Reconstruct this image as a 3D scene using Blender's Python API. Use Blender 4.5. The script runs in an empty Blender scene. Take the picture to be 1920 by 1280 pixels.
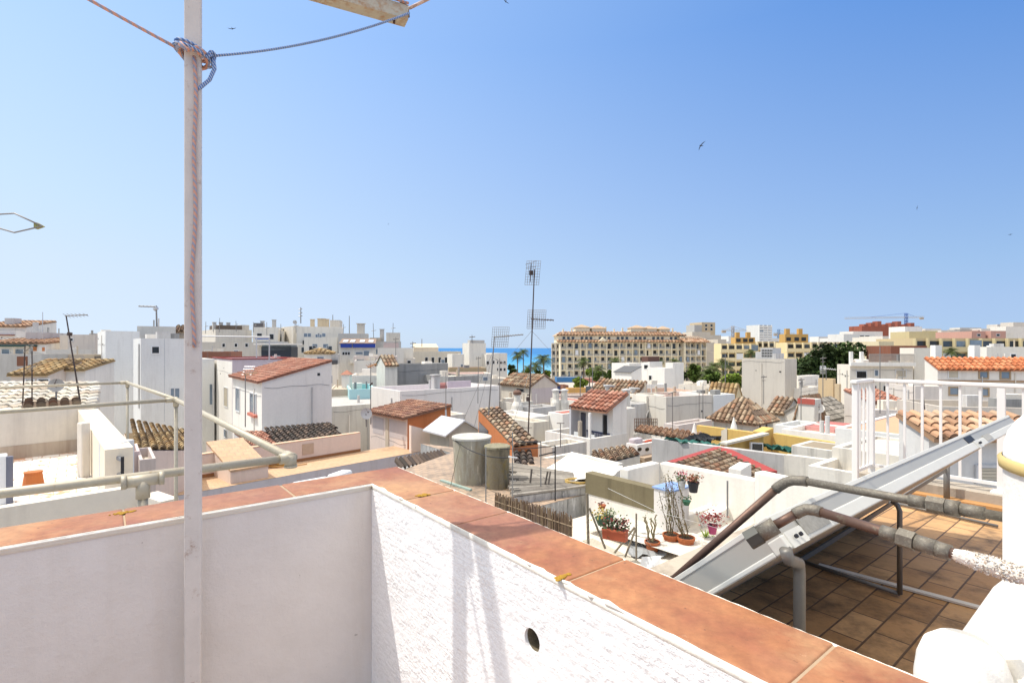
import bpy, math, random
from mathutils import Vector, Matrix
R = math.radians
rnd = random.Random(11)
S = bpy.context.scene
COL = S.collection
# ---------------------------------------------------------------- camera model (eye at the origin, looking along +Y)
F, CX, HY = 970.0, 960.0, 652.0
def P(px, py, Y): return Vector(((px-CX)/F*Y, Y, -(py-HY)/F*Y))
def PZ(px, py, z): return P(px, py, -z*F/(py-HY))
def ground_z(Y):
    if Y < 90: return -11.0
    if Y < 240: return -11.0-(Y-90)/150*3.2
    return -14.2-(Y-240)/90*1.6
TOWN = R(51.7)
def uv(az): return Vector((math.sin(az), math.cos(az), 0)), Vector((-math.cos(az), math.sin(az), 0))
U, V = uv(TOWN)
CORNER = Vector((-.725, 2.673, 0))
def W(a, b, z): return CORNER+U*a+V*b+Vector((0, 0, z))

# ---------------------------------------------------------------- materials
MATS = {}
def nt(name):
    m = bpy.data.materials.new(name); m.use_nodes = True
    t = m.node_tree; b = t.nodes['Principled BSDF']
    return m, t, b
def N(t, kind, **kw):
    n = t.nodes.new(kind)
    for k, v in kw.items():
        if k in n.inputs: n.inputs[k].default_value = v
        else: setattr(n, k, v)
    return n
def noise(t, vec, scale, detail=4, rough=.6):
    n = N(t, 'ShaderNodeTexNoise'); n.inputs['Scale'].default_value = scale; n.inputs['Detail'].default_value = detail
    n.inputs['Roughness'].default_value = rough
    t.links.new(vec, n.inputs['Vector']); return n.outputs['Fac']
def ramp(t, fac, a, b, ca=(0,0,0,1), cb=(1,1,1,1)):
    r = N(t, 'ShaderNodeValToRGB'); e = r.color_ramp.elements
    e[0].position = a; e[1].position = b; e[0].color = ca; e[1].color = cb
    t.links.new(fac, r.inputs[0]); return r.outputs[0]
def mix(t, fac, a, b, mode='MIX'):
    m = N(t, 'ShaderNodeMix', data_type='RGBA', blend_type=mode)
    for s, x in ((0, fac), (6, a), (7, b)):
        if isinstance(x, (int, float)): m.inputs[s].default_value = x
        elif isinstance(x, tuple): m.inputs[s].default_value = x if len(x) == 4 else (*x, 1)
        else: t.links.new(x, m.inputs[s])
    return m.outputs[2]
def mapped(t, scale):
    g = N(t, 'ShaderNodeNewGeometry'); mp = N(t, 'ShaderNodeMapping'); mp.inputs['Scale'].default_value = scale
    t.links.new(g.outputs['Position'], mp.inputs['Vector']); return mp.outputs[0]
def bump(t, b, h, strength, dist):
    n = N(t, 'ShaderNodeBump'); n.inputs['Strength'].default_value = strength; n.inputs['Distance'].default_value = dist
    t.links.new(h, n.inputs['Height']); t.links.new(n.outputs[0], b.inputs['Normal'])
def plaster(col, dirt=.25, tint=(.30,.26,.22), fine=60, key=None):
    if min(col) > .58: f_ = 1.0+.10*(min(col)-.58)/.22; col = (min(.91,col[0]*(f_+.03)), min(.87,col[1]*f_*.985), min(.79,col[2]*f_*.90))
    k = ('pl', col, dirt, tint, fine)
    if k in MATS: return MATS[k]
    m, t, b = nt('plaster'); pos = mapped(t, (1,1,1)); st = mapped(t, (2.2,2.2,.22))
    big = ramp(t, noise(t, pos, .35, 5, .65), .38, .78)
    drip = ramp(t, noise(t, st, 1.0, 5, .7), .50, .80)
    fin = noise(t, pos, 7, 5, .7)
    c = mix(t, .16, col, fin, 'MULTIPLY')
    sp = N(t, 'ShaderNodeMath', operation='MULTIPLY'); sp.inputs[1].default_value = min(1, dirt*1.35+.06)
    t.links.new(drip, sp.inputs[0])
    c = mix(t, sp.outputs[0], c, tint)
    s2 = N(t, 'ShaderNodeMath', operation='MULTIPLY'); s2.inputs[1].default_value = min(1, dirt*.9+.06)
    t.links.new(big, s2.inputs[0])
    c = mix(t, s2.outputs[0], c, tuple(.55*x+.25*y for x, y in zip(col, tint)))
    t.links.new(c, b.inputs['Base Color']); b.inputs['Roughness'].default_value = .9
    b.inputs['Specular IOR Level'].default_value = .2
    bump(t, b, noise(t, pos, fine/4, 6, .7), .25, .03)
    MATS[k] = m; return m
def fibre(col, stain, green):
    k = ('fib', col)
    if k in MATS: return MATS[k]
    m, t, b = nt('fibre_cement'); pos = mapped(t, (1,1,1))
    st = noise(t, mapped(t, (5,5,.7)), 1, 6, .7); bl = noise(t, pos, 3.2, 7, .72); fn = noise(t, pos, 22, 5, .7)
    c = mix(t, .5, col, fn, 'MULTIPLY'); c = mix(t, ramp(t, st, .48, .68), c, stain); c = mix(t, ramp(t, bl, .52, .66), c, green); c = mix(t, ramp(t, noise(t, mapped(t, (8,8,1.2)), 1, 5, .7), .60, .72), c, tuple(min(.8,x*1.5) for x in col))
    t.links.new(c, b.inputs['Base Color']); b.inputs['Roughness'].default_value = .92; bump(t, b, bl, .4, .03)
    MATS[k] = m; return m
def paint(col, rough=.5, metal=0, var=.25, scale=6, rust=0, rustcol=(.22,.09,.03), bumpy=0, spec=.4):
    k = ('pt', col, rough, metal, var, scale, rust, rustcol, bumpy)
    if k in MATS: return MATS[k]
    m, t, b = nt('paint'); pos = mapped(t, (1,1,1))
    f = noise(t, pos, scale, 6, .7)
    c = mix(t, var, col, f, 'MULTIPLY')
    if rust:
        rr = ramp(t, noise(t, pos, scale*1.7, 8, .75), .62-.3*rust, .78-.2*rust)
        c = mix(t, rr, c, rustcol)
    t.links.new(c, b.inputs['Base Color']); b.inputs['Roughness'].default_value = rough; b.inputs['Metallic'].default_value = metal
    b.inputs['Specular IOR Level'].default_value = spec
    if bumpy: bump(t, b, f, .5, bumpy)
    MATS[k] = m; return m
def tilemat(rough=.85, lichen=.35, dark=(.05,.035,.025), key=0):
    k = ('tile', rough, lichen, dark)
    if k in MATS: return MATS[k]
    m, t, b = nt('roof_tile'); pos = mapped(t, (1,1,1))
    a = N(t, 'ShaderNodeAttribute', attribute_name='col')
    s = ramp(t, noise(t, pos, 1.3, 6, .7), .42, .72)
    mm = N(t, 'ShaderNodeMath', operation='MULTIPLY'); mm.inputs[1].default_value = lichen; t.links.new(s, mm.inputs[0])
    c = mix(t, mm.outputs[0], a.outputs['Color'], dark)
    c = mix(t, .3, c, noise(t, pos, 9, 5, .7), 'MULTIPLY')
    t.links.new(c, b.inputs['Base Color']); b.inputs['Roughness'].default_value = rough
    bump(t, b, noise(t, pos, 25, 4, .6), .3, .02)
    MATS[k] = m; return m
def glassmat(col=(.03,.04,.05), rough=.12):
    k = ('gl', col, rough)
    if k in MATS: return MATS[k]
    m, t, b = nt('window_glass'); pos = mapped(t, (1,1,1))
    c = mix(t, noise(t, pos, .9, 2, .5), col, tuple(2.6*x for x in col))
    t.links.new(c, b.inputs['Base Color']); b.inputs['Roughness'].default_value = rough
    MATS[k] = m; return m
def slabs(c1, c2, grout, sx, sz, rough=.7, ang=0, dirt=.5, dirtcol=(.05,.035,.02), mortar=.02, patch=1.2):
    """square floor tiles with grout and grime"""
    k = ('sl', c1, c2, grout, sx, sz, ang, dirt)
    if k in MATS: return MATS[k]
    m, t, b = nt('floor_tile'); g = N(t, 'ShaderNodeNewGeometry'); mp = N(t, 'ShaderNodeMapping')
    mp.inputs['Rotation'].default_value = (0, 0, ang); t.links.new(g.outputs['Position'], mp.inputs['Vector'])
    br = N(t, 'ShaderNodeTexBrick'); br.offset = 0.5; br.inputs['Color1'].default_value = (*c1,1); br.inputs['Color2'].default_value = (*c2,1)
    br.inputs['Mortar'].default_value = (*grout,1); br.inputs['Scale'].default_value = 1; br.inputs['Mortar Size'].default_value = mortar
    br.inputs['Brick Width'].default_value = sx; br.inputs['Row Height'].default_value = sz; br.inputs['Mortar Smooth'].default_value = .3
    t.links.new(mp.outputs[0], br.inputs['Vector'])
    pos = mapped(t, (1,1,1))
    c = mix(t, .45, br.outputs['Color'], noise(t, pos, 5, 6, .7), 'MULTIPLY')
    d = ramp(t, noise(t, pos, patch, 8, .72), .48, .66)
    mm = N(t, 'ShaderNodeMath', operation='MULTIPLY'); mm.inputs[1].default_value = dirt; t.links.new(d, mm.inputs[0])
    c = mix(t, mm.outputs[0], c, dirtcol)
    t.links.new(c, b.inputs['Base Color']); b.inputs['Roughness'].default_value = rough
    inv = N(t, 'ShaderNodeMath', operation='SUBTRACT'); inv.inputs[0].default_value = 1; t.links.new(br.outputs['Fac'], inv.inputs[1])
    ad = N(t, 'ShaderNodeMath', operation='ADD'); t.links.new(inv.outputs[0], ad.inputs[0]); t.links.new(noise(t, pos, 18, 5, .6), ad.inputs[1])
    bump(t, b, ad.outputs[0], .5, .012)
    MATS[k] = m; return m
def leafmat(a, b_, key=None):
    k = ('lf', a, b_)
    if k in MATS: return MATS[k]
    m, t, b = nt('foliage'); pos = mapped(t, (1,1,1))
    at = N(t, 'ShaderNodeAttribute', attribute_name='col')
    c = mix(t, ramp(t, noise(t, pos, .5, 4, .6), .35, .65), a, b_)
    c = mix(t, 1.0, c, at.outputs['Color'], 'MULTIPLY')
    t.links.new(c, b.inputs['Base Color']); b.inputs['Roughness'].default_value = .75
    b.inputs['Specular IOR Level'].default_value = .15
    MATS[k] = m; return m

# ---------------------------------------------------------------- meshes
XF = {}
class MB:
    def __init__(s, xf=None): s.v = []; s.f = []; s.c = []; s.xf = xf; s.cur = None
    def vert(s, p):
        p = Vector(p)
        if s.xf is not None: p = s.xf @ p
        s.v.append(p); return len(s.v)-1
    def face(s, idx, col=None): s.f.append(tuple(idx)); s.c.append(col or s.cur)
    def poly(s, pts, col=None): s.face([s.vert(p) for p in pts], col); return s
    def box(s, x0, x1, y0, y1, z0, z1, col=None):
        i = [s.vert((x, y, z)) for z in (z0, z1) for x, y in ((x0,y0),(x1,y0),(x1,y1),(x0,y1))]
        for q in ((3,2,1,0),(4,5,6,7),(0,1,5,4),(1,2,6,5),(2,3,7,6),(3,0,4,7)): s.face([i[k] for k in q], col)
        return s
    def prism(s, base, top, col=None):
        n = len(base); a = [s.vert(p) for p in base]; b = [s.vert(p) for p in top]
        s.face(a[::-1], col); s.face(b, col)
        for k in range(n): s.face((a[k], a[(k+1)%n], b[(k+1)%n], b[k]), col)
        return s
    def seg(s, A, B, th, z0, z1, za=None, side=1):
        """wall from A to B (plan), thickness th to its left (side=1) or right"""
        A = Vector(A); B = Vector(B); d = (B-A); d.z = 0; n = Vector((-d.y, d.x, 0)).normalized()*th*side
        q = [A, B, B+n, A+n]
        zb = [z0]*4; zt = [z1, z1 if za is None else za]*1; zt = [zt[0], zt[1], zt[1], zt[0]]
        bs = [Vector((p.x, p.y, z)) for p, z in zip(q, zb)]; tp = [Vector((p.x, p.y, z)) for p, z in zip(q, zt)]
        if side < 0: bs.reverse(); tp.reverse()
        return s.prism(bs, tp)
    def tube(s, pts, r, n=8, cap=True, r2=None, col=None):
        pts = [Vector(p) for p in pts]; m = len(pts); rings = []
        rs = r if isinstance(r, (list, tuple)) else [r+(0 if r2 is None else (r2-r)*k/(m-1)) for k in range(m)]
        ref = None
        for k in range(m):
            d = (pts[min(k+1, m-1)]-pts[max(k-1, 0)]).normalized()
            if ref is None:
                ref = Vector((0,0,1)) if abs(d.z) < .9 else Vector((1,0,0))
            e = (ref-d*ref.dot(d)).normalized(); ref = e; g = d.cross(e)
            rings.append([s.vert(pts[k]+(e*math.cos(2*math.pi*j/n)+g*math.sin(2*math.pi*j/n))*rs[k]) for j in range(n)])
        for a, b in zip(rings, rings[1:]):
            for j in range(n): s.face((a[j], a[(j+1)%n], b[(j+1)%n], b[j]), col)
        if cap: s.face(rings[0][::-1], col); s.face(rings[-1], col)
        return s
    def lathe(s, prof, c, n=24, cap=True, col=None):
        c = Vector(c); rings = []
        for r, z in prof:
            rings.append([s.vert(c+Vector((math.cos(2*math.pi*j/n)*r, math.sin(2*math.pi*j/n)*r, z))) for j in range(n)])
        for a, b in zip(rings, rings[1:]):
            for j in range(n): s.face((a[j], a[(j+1)%n], b[(j+1)%n], b[j]), col)
        if cap: s.face(rings[0][::-1], col); s.face(rings[-1], col)
        return s
    def bar(s, A, B, w, h=None, up=(0,0,1)):
        A = Vector(A); B = Vector(B); d = (B-A).normalized(); up = Vector(up)
        if abs(d.dot(up)) > .95: up = Vector(U)
        e = d.cross(up).normalized()*w/2; g = e.cross(d).normalized()*(h or w)/2
        return s.prism([A-e-g, A+e-g, A+e+g, A-e+g][::-1], [B-e-g, B+e-g, B+e+g, B-e+g][::-1])
    def build(s, name, mat, parent=None, smooth=False, bevel=0, seg=2, auto=None):
        me = bpy.data.meshes.new(name); inv = XF[parent.name].inverted() if parent is not None else None
        me.from_pydata([tuple(inv @ p if inv else p) for p in s.v], [], s.f)
        if any(c is not None for c in s.c):
            ca = me.color_attributes.new('col', 'FLOAT_COLOR', 'CORNER'); buf = []
            for f, c in zip(s.f, s.c):
                c = c or (1,1,1)
                for _ in f: buf += [c[0], c[1], c[2], 1]
            ca.data.foreach_set('color', buf)
        if smooth: me.polygons.foreach_set('use_smooth', [True]*len(me.polygons))
        me.materials.append(mat); me.update()
        o = bpy.data.objects.new(name, me); COL.objects.link(o)
        if parent is not None: o.parent = parent; XF[o.name] = XF[parent.name]
        else: XF[o.name] = Matrix.Identity(4)
        if bevel:
            bv = o.modifiers.new('bevel', 'BEVEL'); bv.width = bevel; bv.segments = seg; bv.limit_method = 'ANGLE'; bv.angle_limit = R(40)
        return o
USED = {}
def tag(o, label, cat, group=None, kind=None):
    o['label'] = label; o['category'] = cat
    if group: o['group'] = group
    if kind: o['kind'] = kind
    return o
def thing(name, label, cat, loc, az=None, group=None):
    o = bpy.data.objects.new(name, None); COL.objects.link(o); o.empty_display_size = .2
    M = Matrix.Translation(Vector(loc))
    if az is not None: M = M @ Matrix.Rotation(math.pi/2-az, 4, 'Z')
    o.matrix_world = M; o.location = M.to_translation(); o.rotation_euler = M.to_euler()
    XF[o.name] = M; return tag(o, label, cat, group)
def structure(name, mb, mat, **kw):
    o = mb.build(name, mat, **kw); o['kind'] = 'structure'; return o

# ---------------------------------------------------------------- roofs of barrel tiles
PAL = {
 'old': [(.34,.22,.13),(.28,.17,.10),(.42,.30,.19),(.22,.15,.10),(.46,.36,.24),(.38,.20,.11)],
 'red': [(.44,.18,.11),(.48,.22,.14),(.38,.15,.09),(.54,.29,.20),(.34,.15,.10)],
 'brown': [(.36,.17,.10),(.31,.14,.085),(.41,.21,.13),(.27,.13,.09),(.44,.25,.16)],
 'orange': [(.60,.20,.08),(.55,.17,.06),(.64,.25,.11)],
 'pale': [(.80,.72,.58),(.74,.66,.52),(.82,.77,.66),(.70,.58,.44)],  # white-painted tiles, colour lifted to an overexposed glare
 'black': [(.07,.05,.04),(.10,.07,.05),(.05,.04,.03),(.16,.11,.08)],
 'clay': [(.55,.33,.19),(.48,.27,.15),(.62,.42,.27),(.40,.22,.13)],
 'ochre': [(.50,.33,.14),(.44,.27,.11),(.55,.40,.20),(.30,.20,.10)],
 'grey': [(.34,.31,.26),(.28,.25,.21),(.42,.38,.32),(.20,.18,.15)],
}
def tiles(poly, down, parent, pal='old', sp=.24, row=.36, lichen=.35, name='roof_tiles', lift=.03, amp=1.0, mb=None):
    poly = [Vector(p) for p in poly]; n = (poly[1]-poly[0]).cross(poly[2]-poly[0]).normalized()
    if n.z < 0: n = -n
    d = Vector(down); d = (d-n*d.dot(n)).normalized(); e = d.cross(n)
    o = poly[0]; q = [((p-o).dot(e), (p-o).dot(d)) for p in poly]
    own = mb is None; mb = mb or MB(); cols = PAL[pal]
    mb.poly([p+n*.004 for p in (poly if (poly[1]-poly[0]).cross(poly[2]-poly[0]).dot(n) > 0 else poly[::-1])], tuple(x*.45 for x in cols[0]))
    a = min(x for x, _ in q); a1 = max(x for x, _ in q); k = max(1, round((a1-a)/sp)); sp = (a1-a)/k; rr = sp*.36
    for i in range(k):
        s = a+(i+.5)*sp; hits = []
        for (x0, y0), (x1, y1) in zip(q, q[1:]+q[:1]):
            if (x0-s)*(x1-s) < 0: hits.append(y0+(y1-y0)*(s-x0)/(x1-x0))
        if len(hits) < 2: continue
        b0, b1 = min(hits), max(hits); b = b0
        while b < b1-.03:
            c = rnd.choice(cols); j = .8+.4*rnd.random(); c = tuple(min(.95, x*j) for x in c)
            e1 = min(b+row, b1); w0 = rr*.86; w1 = rr*1.08; sh = (rnd.random()-.5)*sp*.08; rings = []
            for bb, wv, lf in ((b-.03, w0, 0), (e1+.02, w1, lift)):
                ring = []
                for t in range(6):
                    th = math.pi*t/5
                    ring.append(mb.vert(o+e*(s+sh-math.cos(th)*wv)+d*bb+n*(math.sin(th)*wv*1.0*amp+lf+.006)))
                rings.append(ring)
            for t in range(5): mb.face((rings[0][t], rings[1][t], rings[1][t+1], rings[0][t+1]), c)
            mb.face(rings[1][::-1], tuple(x*.6 for x in c))
            b += row
    if own: return mb.build(name, tilemat(lichen=lichen), parent)

# ---------------------------------------------------------------- houses
WHITE = plaster((.88,.85,.81), .18); CREAM = plaster((.74,.68,.58), .25); PINK = plaster((.78,.68,.64), .15)
GREYW = plaster((.60,.59,.57), .55); STAIN = plaster((.62,.60,.57), .85, (.12,.11,.10)); BEIGE = plaster((.62,.53,.42), .25)
YELLOW = plaster((.70,.48,.16), .3, (.30,.18,.06)); PALEY = plaster((.72,.60,.38), .25); ORANGE = plaster((.58,.21,.08), .35, (.25,.08,.03))
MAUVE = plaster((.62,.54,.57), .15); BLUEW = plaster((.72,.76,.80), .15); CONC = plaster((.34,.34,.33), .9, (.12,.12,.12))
SAND = plaster((.55,.47,.36), .35)
TERRA = slabs((.50,.25,.15), (.55,.29,.18), (.42,.27,.2), .3, .3, ang=-.67, dirt=.25, dirtcol=(.3,.16,.1))
PALER = plaster((.70,.66,.60), .5); SALMON = plaster((.62,.36,.27), .3, (.4,.2,.14)); REDR = plaster((.46,.14,.10), .3, (.25,.08,.06))
GLASS = glassmat(); DGLASS = glassmat((.012,.013,.014), .2); BGLASS = glassmat((.10,.13,.16), .1)
WFRAME = paint((.75,.75,.74), .5, var=.1); BIRON = paint((.03,.03,.035), .5, .3); SHUT = paint((.62,.55,.42), .6, var=.2); BROWNF = paint((.42,.30,.18), .6)

class H:
    def __init__(s, label, c, r, top, Y, l=None, lv=6.0, lu=None, base=None, mat=WHITE, roof='flat', rim=.35, rh=1.5, rmat=None, pal=None,
                 az=51.7, name='house', cat='house', group=None, sp=.3, row=.42, over=.25, lichen=.35, thin=.2):
        az = R(az); s.u, s.v = uv(az); C = P(c, HY, Y); C.z = 0
        def solve(d, px):
            k = (px-CX)/F; return (k*C.y-C.x)/(d.x-k*d.y)
        s.lu = lu if lu is not None else solve(s.u, r)
        s.lv = solve(s.v, l) if l is not None else lv
        if not (.05 < s.lu < 400 and .05 < (s.lv or 0) < 400): print('BAD', label, s.lu, s.lv); s.lu = s.lu if .05 < s.lu < 400 else 5; s.lv = s.lv if s.lv and .05 < s.lv < 400 else 6
        s.zt = -(top-HY)/F*Y; s.zb = ground_z(Y)-.4 if base is None else base
        s.C = C; s.C.z = s.zb; s.kind = roof; s.root = thing(name, label, cat, s.C, az, group); s.M = XF[s.root.name]
        s.h = s.zt-s.zb; s.mat = mat; h, a, b = s.h, s.lu, s.lv; m = MB(s.M)
        o = over
        tl = (lambda pts, dn: tiles([s.M @ Vector(p) for p in pts], s.M.to_3x3() @ Vector(dn), s.root, pal, sp, row, lichen)) if pal else None
        rmat = rmat or PALER
        if roof == 'flat':
            t = min(thin, a*.2, b*.2); d = rim
            i = [[m.vert((x, y, z)) for x, y in ((t0,t0),(a-t0,t0),(a-t0,b-t0),(t0,b-t0))] for t0, z in ((0,0),(0,h),(t,h),(t,h-d))]
            for p, q in zip(i, i[1:]):
                for k in range(4): m.face((p[k], p[(k+1)%4], q[(k+1)%4], q[k]))
            m.build('wall', mat, s.root)
            MB(s.M).poly([(t-.01,t-.01,h-d+.01),(a-t+.01,t-.01,h-d+.01),(a-t+.01,b-t+.01,h-d+.01),(t-.01,b-t+.01,h-d+.01)]).build('roof', rmat, s.root)
        else:
            if roof == 'gable_v':    # ridge runs along v, gable on the right face
                m.prism([(0,0,0),(a,0,0),(a,b,0),(0,b,0)], [(0,0,h),(a,0,h),(a,b,h),(0,b,h)])
                m.prism([(0,0,h),(a,0,h),(a/2,0,h+rh)], [(0,b,h),(a,b,h),(a/2,b,h+rh)])
                k = rh/(a/2); qs = [([(-o,-o*.4,h-o*k),(-o,b+o,h-o*k),(a/2,b+o,h+rh),(a/2,-o*.4,h+rh)], (-1,0,-k)), ([(a+o,-o*.4,h-o*k),(a/2,-o*.4,h+rh),(a/2,b+o,h+rh),(a+o,b+o,h-o*k)], (1,0,-k))]
            elif roof == 'gable_u':  # ridge along u
                m.prism([(0,0,0),(a,0,0),(a,b,0),(0,b,0)], [(0,0,h),(a,0,h),(a,b,h),(0,b,h)])
                m.prism([(0,0,h),(0,b,h),(0,b/2,h+rh)], [(a,0,h),(a,b,h),(a,b/2,h+rh)])
                k = rh/(b/2); qs = [([(-o*.4,-o,h-o*k),(a+o*.4,-o,h-o*k),(a+o*.4,b/2,h+rh),(-o*.4,b/2,h+rh)], (0,-1,-k)), ([(-o*.4,b+o,h-o*k),(-o*.4,b/2,h+rh),(a+o*.4,b/2,h+rh),(a+o*.4,b+o,h-o*k)], (0,1,-k))]
            elif roof == 'mono_u':   # eave over the left face, rising along u
                m.prism([(0,0,0),(a,0,0),(a,b,0),(0,b,0)], [(0,0,h),(a,0,h+rh),(a,b,h+rh),(0,b,h)])
                k = rh/a; qs = [([(-o,-o*.3,h-o*k),(a,-o*.3,h+rh),(a,b+o*.3,h+rh),(-o,b+o*.3,h-o*k)], (-1,0,-k))]
            elif roof == 'mono_v':   # eave over the right face, rising along v
                m.prism([(0,0,0),(a,0,0),(a,b,0),(0,b,0)], [(0,0,h),(a,0,h),(a,b,h+rh),(0,b,h+rh)])
                k = rh/b; qs = [([(-o*.3,-o,h-o*k),(a+o*.3,-o,h-o*k),(a+o*.3,b,h+rh),(-o*.3,b,h+rh)], (0,-1,-k))]
            elif roof == 'hip':
                m.prism([(0,0,0),(a,0,0),(a,b,0),(0,b,0)], [(0,0,h),(a,0,h),(a,b,h),(0,b,h)])
                g = min(a, b)/2; k = rh/g; z = h-o*k; q = h+rh
                if b >= a: r0, r1 = (a/2, a/2, q), (a/2, b-a/2, q)
                else: r0, r1 = (b/2, b/2, q), (a-b/2, b/2, q)
                c0, c1, c2, c3 = (-o,-o,z), (a+o,-o,z), (a+o,b+o,z), (-o,b+o,z)
                if b >= a: qs = [([c0,c1,r0],(0,-1,-k)), ([c1,c2,r1,r0],(1,0,-k)), ([c2,c3,r1],(0,1,-k)), ([c3,c0,r0,r1],(-1,0,-k))]
                else: qs = [([c0,c1,r1,r0],(0,-1,-k)), ([c1,c2,r1],(1,0,-k)), ([c2,c3,r0,r1],(0,1,-k)), ([c3,c0,r0],(-1,0,-k))]
            m.build('wall', mat, s.root)
            up = Vector((0,0,.05))
            rm = MB(s.M)
            for pts, dn in qs:
                pts = [Vector(p) for p in pts]
                nn = (pts[1]-pts[0]).cross(pts[2]-pts[0])
                if nn.z < 0: pts.reverse()
                rm.prism([p+Vector((0,0,.012)) for p in pts], [p+Vector((0,0,.10)) for p in pts])
            rm.build('roof', (paint(tuple(x*.7 for x in PAL[pal][0]), .9) if pal else rmat), s.root)
            if pal:
                mb = MB()
                for pts, dn in qs:
                    tiles([s.M @ (Vector(p)+Vector((0,0,.104))) for p in pts], s.M.to_3x3() @ Vector(dn), s.root, pal, sp, row, mb=mb)
                mb.build('roof_tiles', tilemat(lichen=lichen), s.root)
        s.details(Y)
    def details(s, Y):
        a, b, h = s.lu, s.lv, s.h
        q = random.Random(int(Y*977+a*131+b*71))
        if 80 < Y < 135 and a > 4 and h > 8:
            n = int(a/2.6); z0 = h-q.uniform(2.6,3.2)
            for r_ in range(2):
                for k in range(n):
                    if q.random() < .45: continue
                    x = (k+.5)*a/n; w_ = q.uniform(.4,.7); z = z0-3*r_
                    f = MB(s.M); s.fb('u', x-w_-.08, x+w_+.08, z-.08, z+1.28, .002, .05, f); f = f.build('window', WFRAME, s.root)
                    s.fb('u', x-w_, x+w_, z, z+1.2, .051, .06, MB(s.M)).build('pane', q.choice((GLASS, DGLASS, BGLASS, SHUT)), f)
                if q.random() < .5: x = q.uniform(.1,.5)*a; s.fb('u', x, x+a*.4, z0-3*r_-1.1, z0-3*r_-.2, .002, .7, MB(s.M)).build('balcony', q.choice((s.mat, GREYW, BIRON)), s.root)
            return
        if Y > 80 or min(a, b) < 1.2: return
        for face, L in (('u', a), ('v', b)):
            if L < 3.5: continue
            for k in range(q.choice((0,1,1,2))):
                x = q.uniform(.08,.92)*L; m = s.fb(face, x-.045, x+.045, max(0,h-6), h-.25-q.random()*.6, .004, .09, MB(s.M)); m.build('downpipe', q.choice((GREYW, WHITE, CREAM)), s.root)
            for k in range(q.choice((0,0,1,2))):
                x = q.uniform(.1,.9)*L; z = h-q.uniform(.7,2.2); r_ = q.uniform(.06,.13); s.fb(face, x-r_, x+r_, z-r_*.7, z+r_*.7, .003, .03, MB(s.M)).build('vent', DGLASS, s.root)
            if q.random() < .6:
                z = h-q.uniform(.3,1.6); n = 10; m = MB(s.M); pts = []
                for k in range(n+1):
                    x = .15+(L-.3)*k/n; zz = z-.05*math.sin(k*1.3)-.05*math.sin(k*.7); pts.append((x,-.02,zz) if face == 'u' else (-.02,x,zz))
                m.tube(pts, .009, 4); m.build('cable', BIRON, s.root)
        if s.kind == 'flat' and a > 2 and b > 2 and Y > 21:
            for k in range(q.choice((1,1,2,3))):
                x, y = q.uniform(.15,.85)*a, q.uniform(.15,.85)*b; t = q.choice(('pipe','box','cowl'))
                if t == 'box': w_ = q.uniform(.3,.55); MB(s.M).box(x-w_,x+w_,y-w_*.7,y+w_*.7,h-.6,h+q.uniform(.15,.6)).build('roof_box', q.choice((GREYW, CREAM, WHITE, CONC)), s.root)
                else:
                    c = MB(s.M).tube([(x,y,h-.6),(x,y,h+q.uniform(.4,1.0))], .07 if t == 'pipe' else .13, 8).build('vent_pipe', q.choice((GREYW, SAND, CONC)), s.root)
    def hit(s, face, px, py):
        d = Vector(((px-CX)/F, 1, -(py-HY)/F)); n = -s.v if face == 'u' else -s.u
        t = s.C.dot(n)/d.dot(n); p = d*t; q = s.M.inverted() @ p
        return (q.x if face == 'u' else q.y), q.z
    def rect(s, face, x0, y0, x1, y1):
        a, z1 = s.hit(face, x0, (y0)); b, _ = s.hit(face, x1, y0); xm = (x0+x1)/2
        _, za = s.hit(face, xm, y0); _, zb = s.hit(face, xm, y1)
        return min(a,b), max(a,b), min(za,zb), max(za,zb)
    def fb(s, face, a0, a1, z0, z1, o0, o1, m):
        if face == 'u': m.box(a0, a1, -o1, -o0, z0, z1)
        else: m.box(-o1, -o0, a0, a1, z0, z1)
        return m
    def win(s, face, x0, y0, x1, y1, kind='glass', fr=None, t=.07):
        a0, a1, z0, z1 = s.rect(face, x0, y0, x1, y1); t = min(t, (a1-a0)*.2); fr = fr or WFRAME
        nm = 'door' if kind == 'door' else 'window'
        m = MB(s.M)
        for q in ((a0-t,a0,z0-t,z1+t),(a1,a1+t,z0-t,z1+t),(a0,a1,z0-t,z0),(a0,a1,z1,z1+t)): s.fb(face, *q, .002, .07, m)
        if kind == 'glass': s.fb(face, (a0+a1)/2-.03, (a0+a1)/2+.03, z0, z1, .002, .05, m)
        f = m.build(nm, fr, s.root)
        pm = {'glass': GLASS, 'dark': DGLASS, 'door': DGLASS, 'bars': DGLASS, 'shutter': SHUT, 'light': BGLASS}[kind]
        s.fb(face, a0, a1, z0, z1, .002, .02, MB(s.M)).build('pane', pm, f)
        if kind == 'shutter':
            m = MB(s.M); k = max(4, int((z1-z0)/.12))
            for i in range(k): s.fb(face, a0, a1, z0+(z1-z0)*(i+.15)/k, z0+(z1-z0)*(i+.8)/k, .021, .04, m)
            m.build('slats', SHUT, f)
        if kind == 'bars':
            m = MB(s.M); k = max(3, int((a1-a0)/.16))
            for i in range(k): x = a0+(a1-a0)*(i+.5)/k; s.fb(face, x-.012, x+.012, z0, z1, .09, .11, m)
            s.fb(face, a0, a1, (z0+z1)/2-.015, (z0+z1)/2+.015, .1, .12, m)
            m.build('bars', BIRON, f)
        return f
    def lbox(s, name, x0, x1, y0, y1, z0, z1, mat):
        return MB(s.M).box(x0, x1, y0, y1, s.h+z0, s.h+z1).build(name, mat, s.root)
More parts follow.
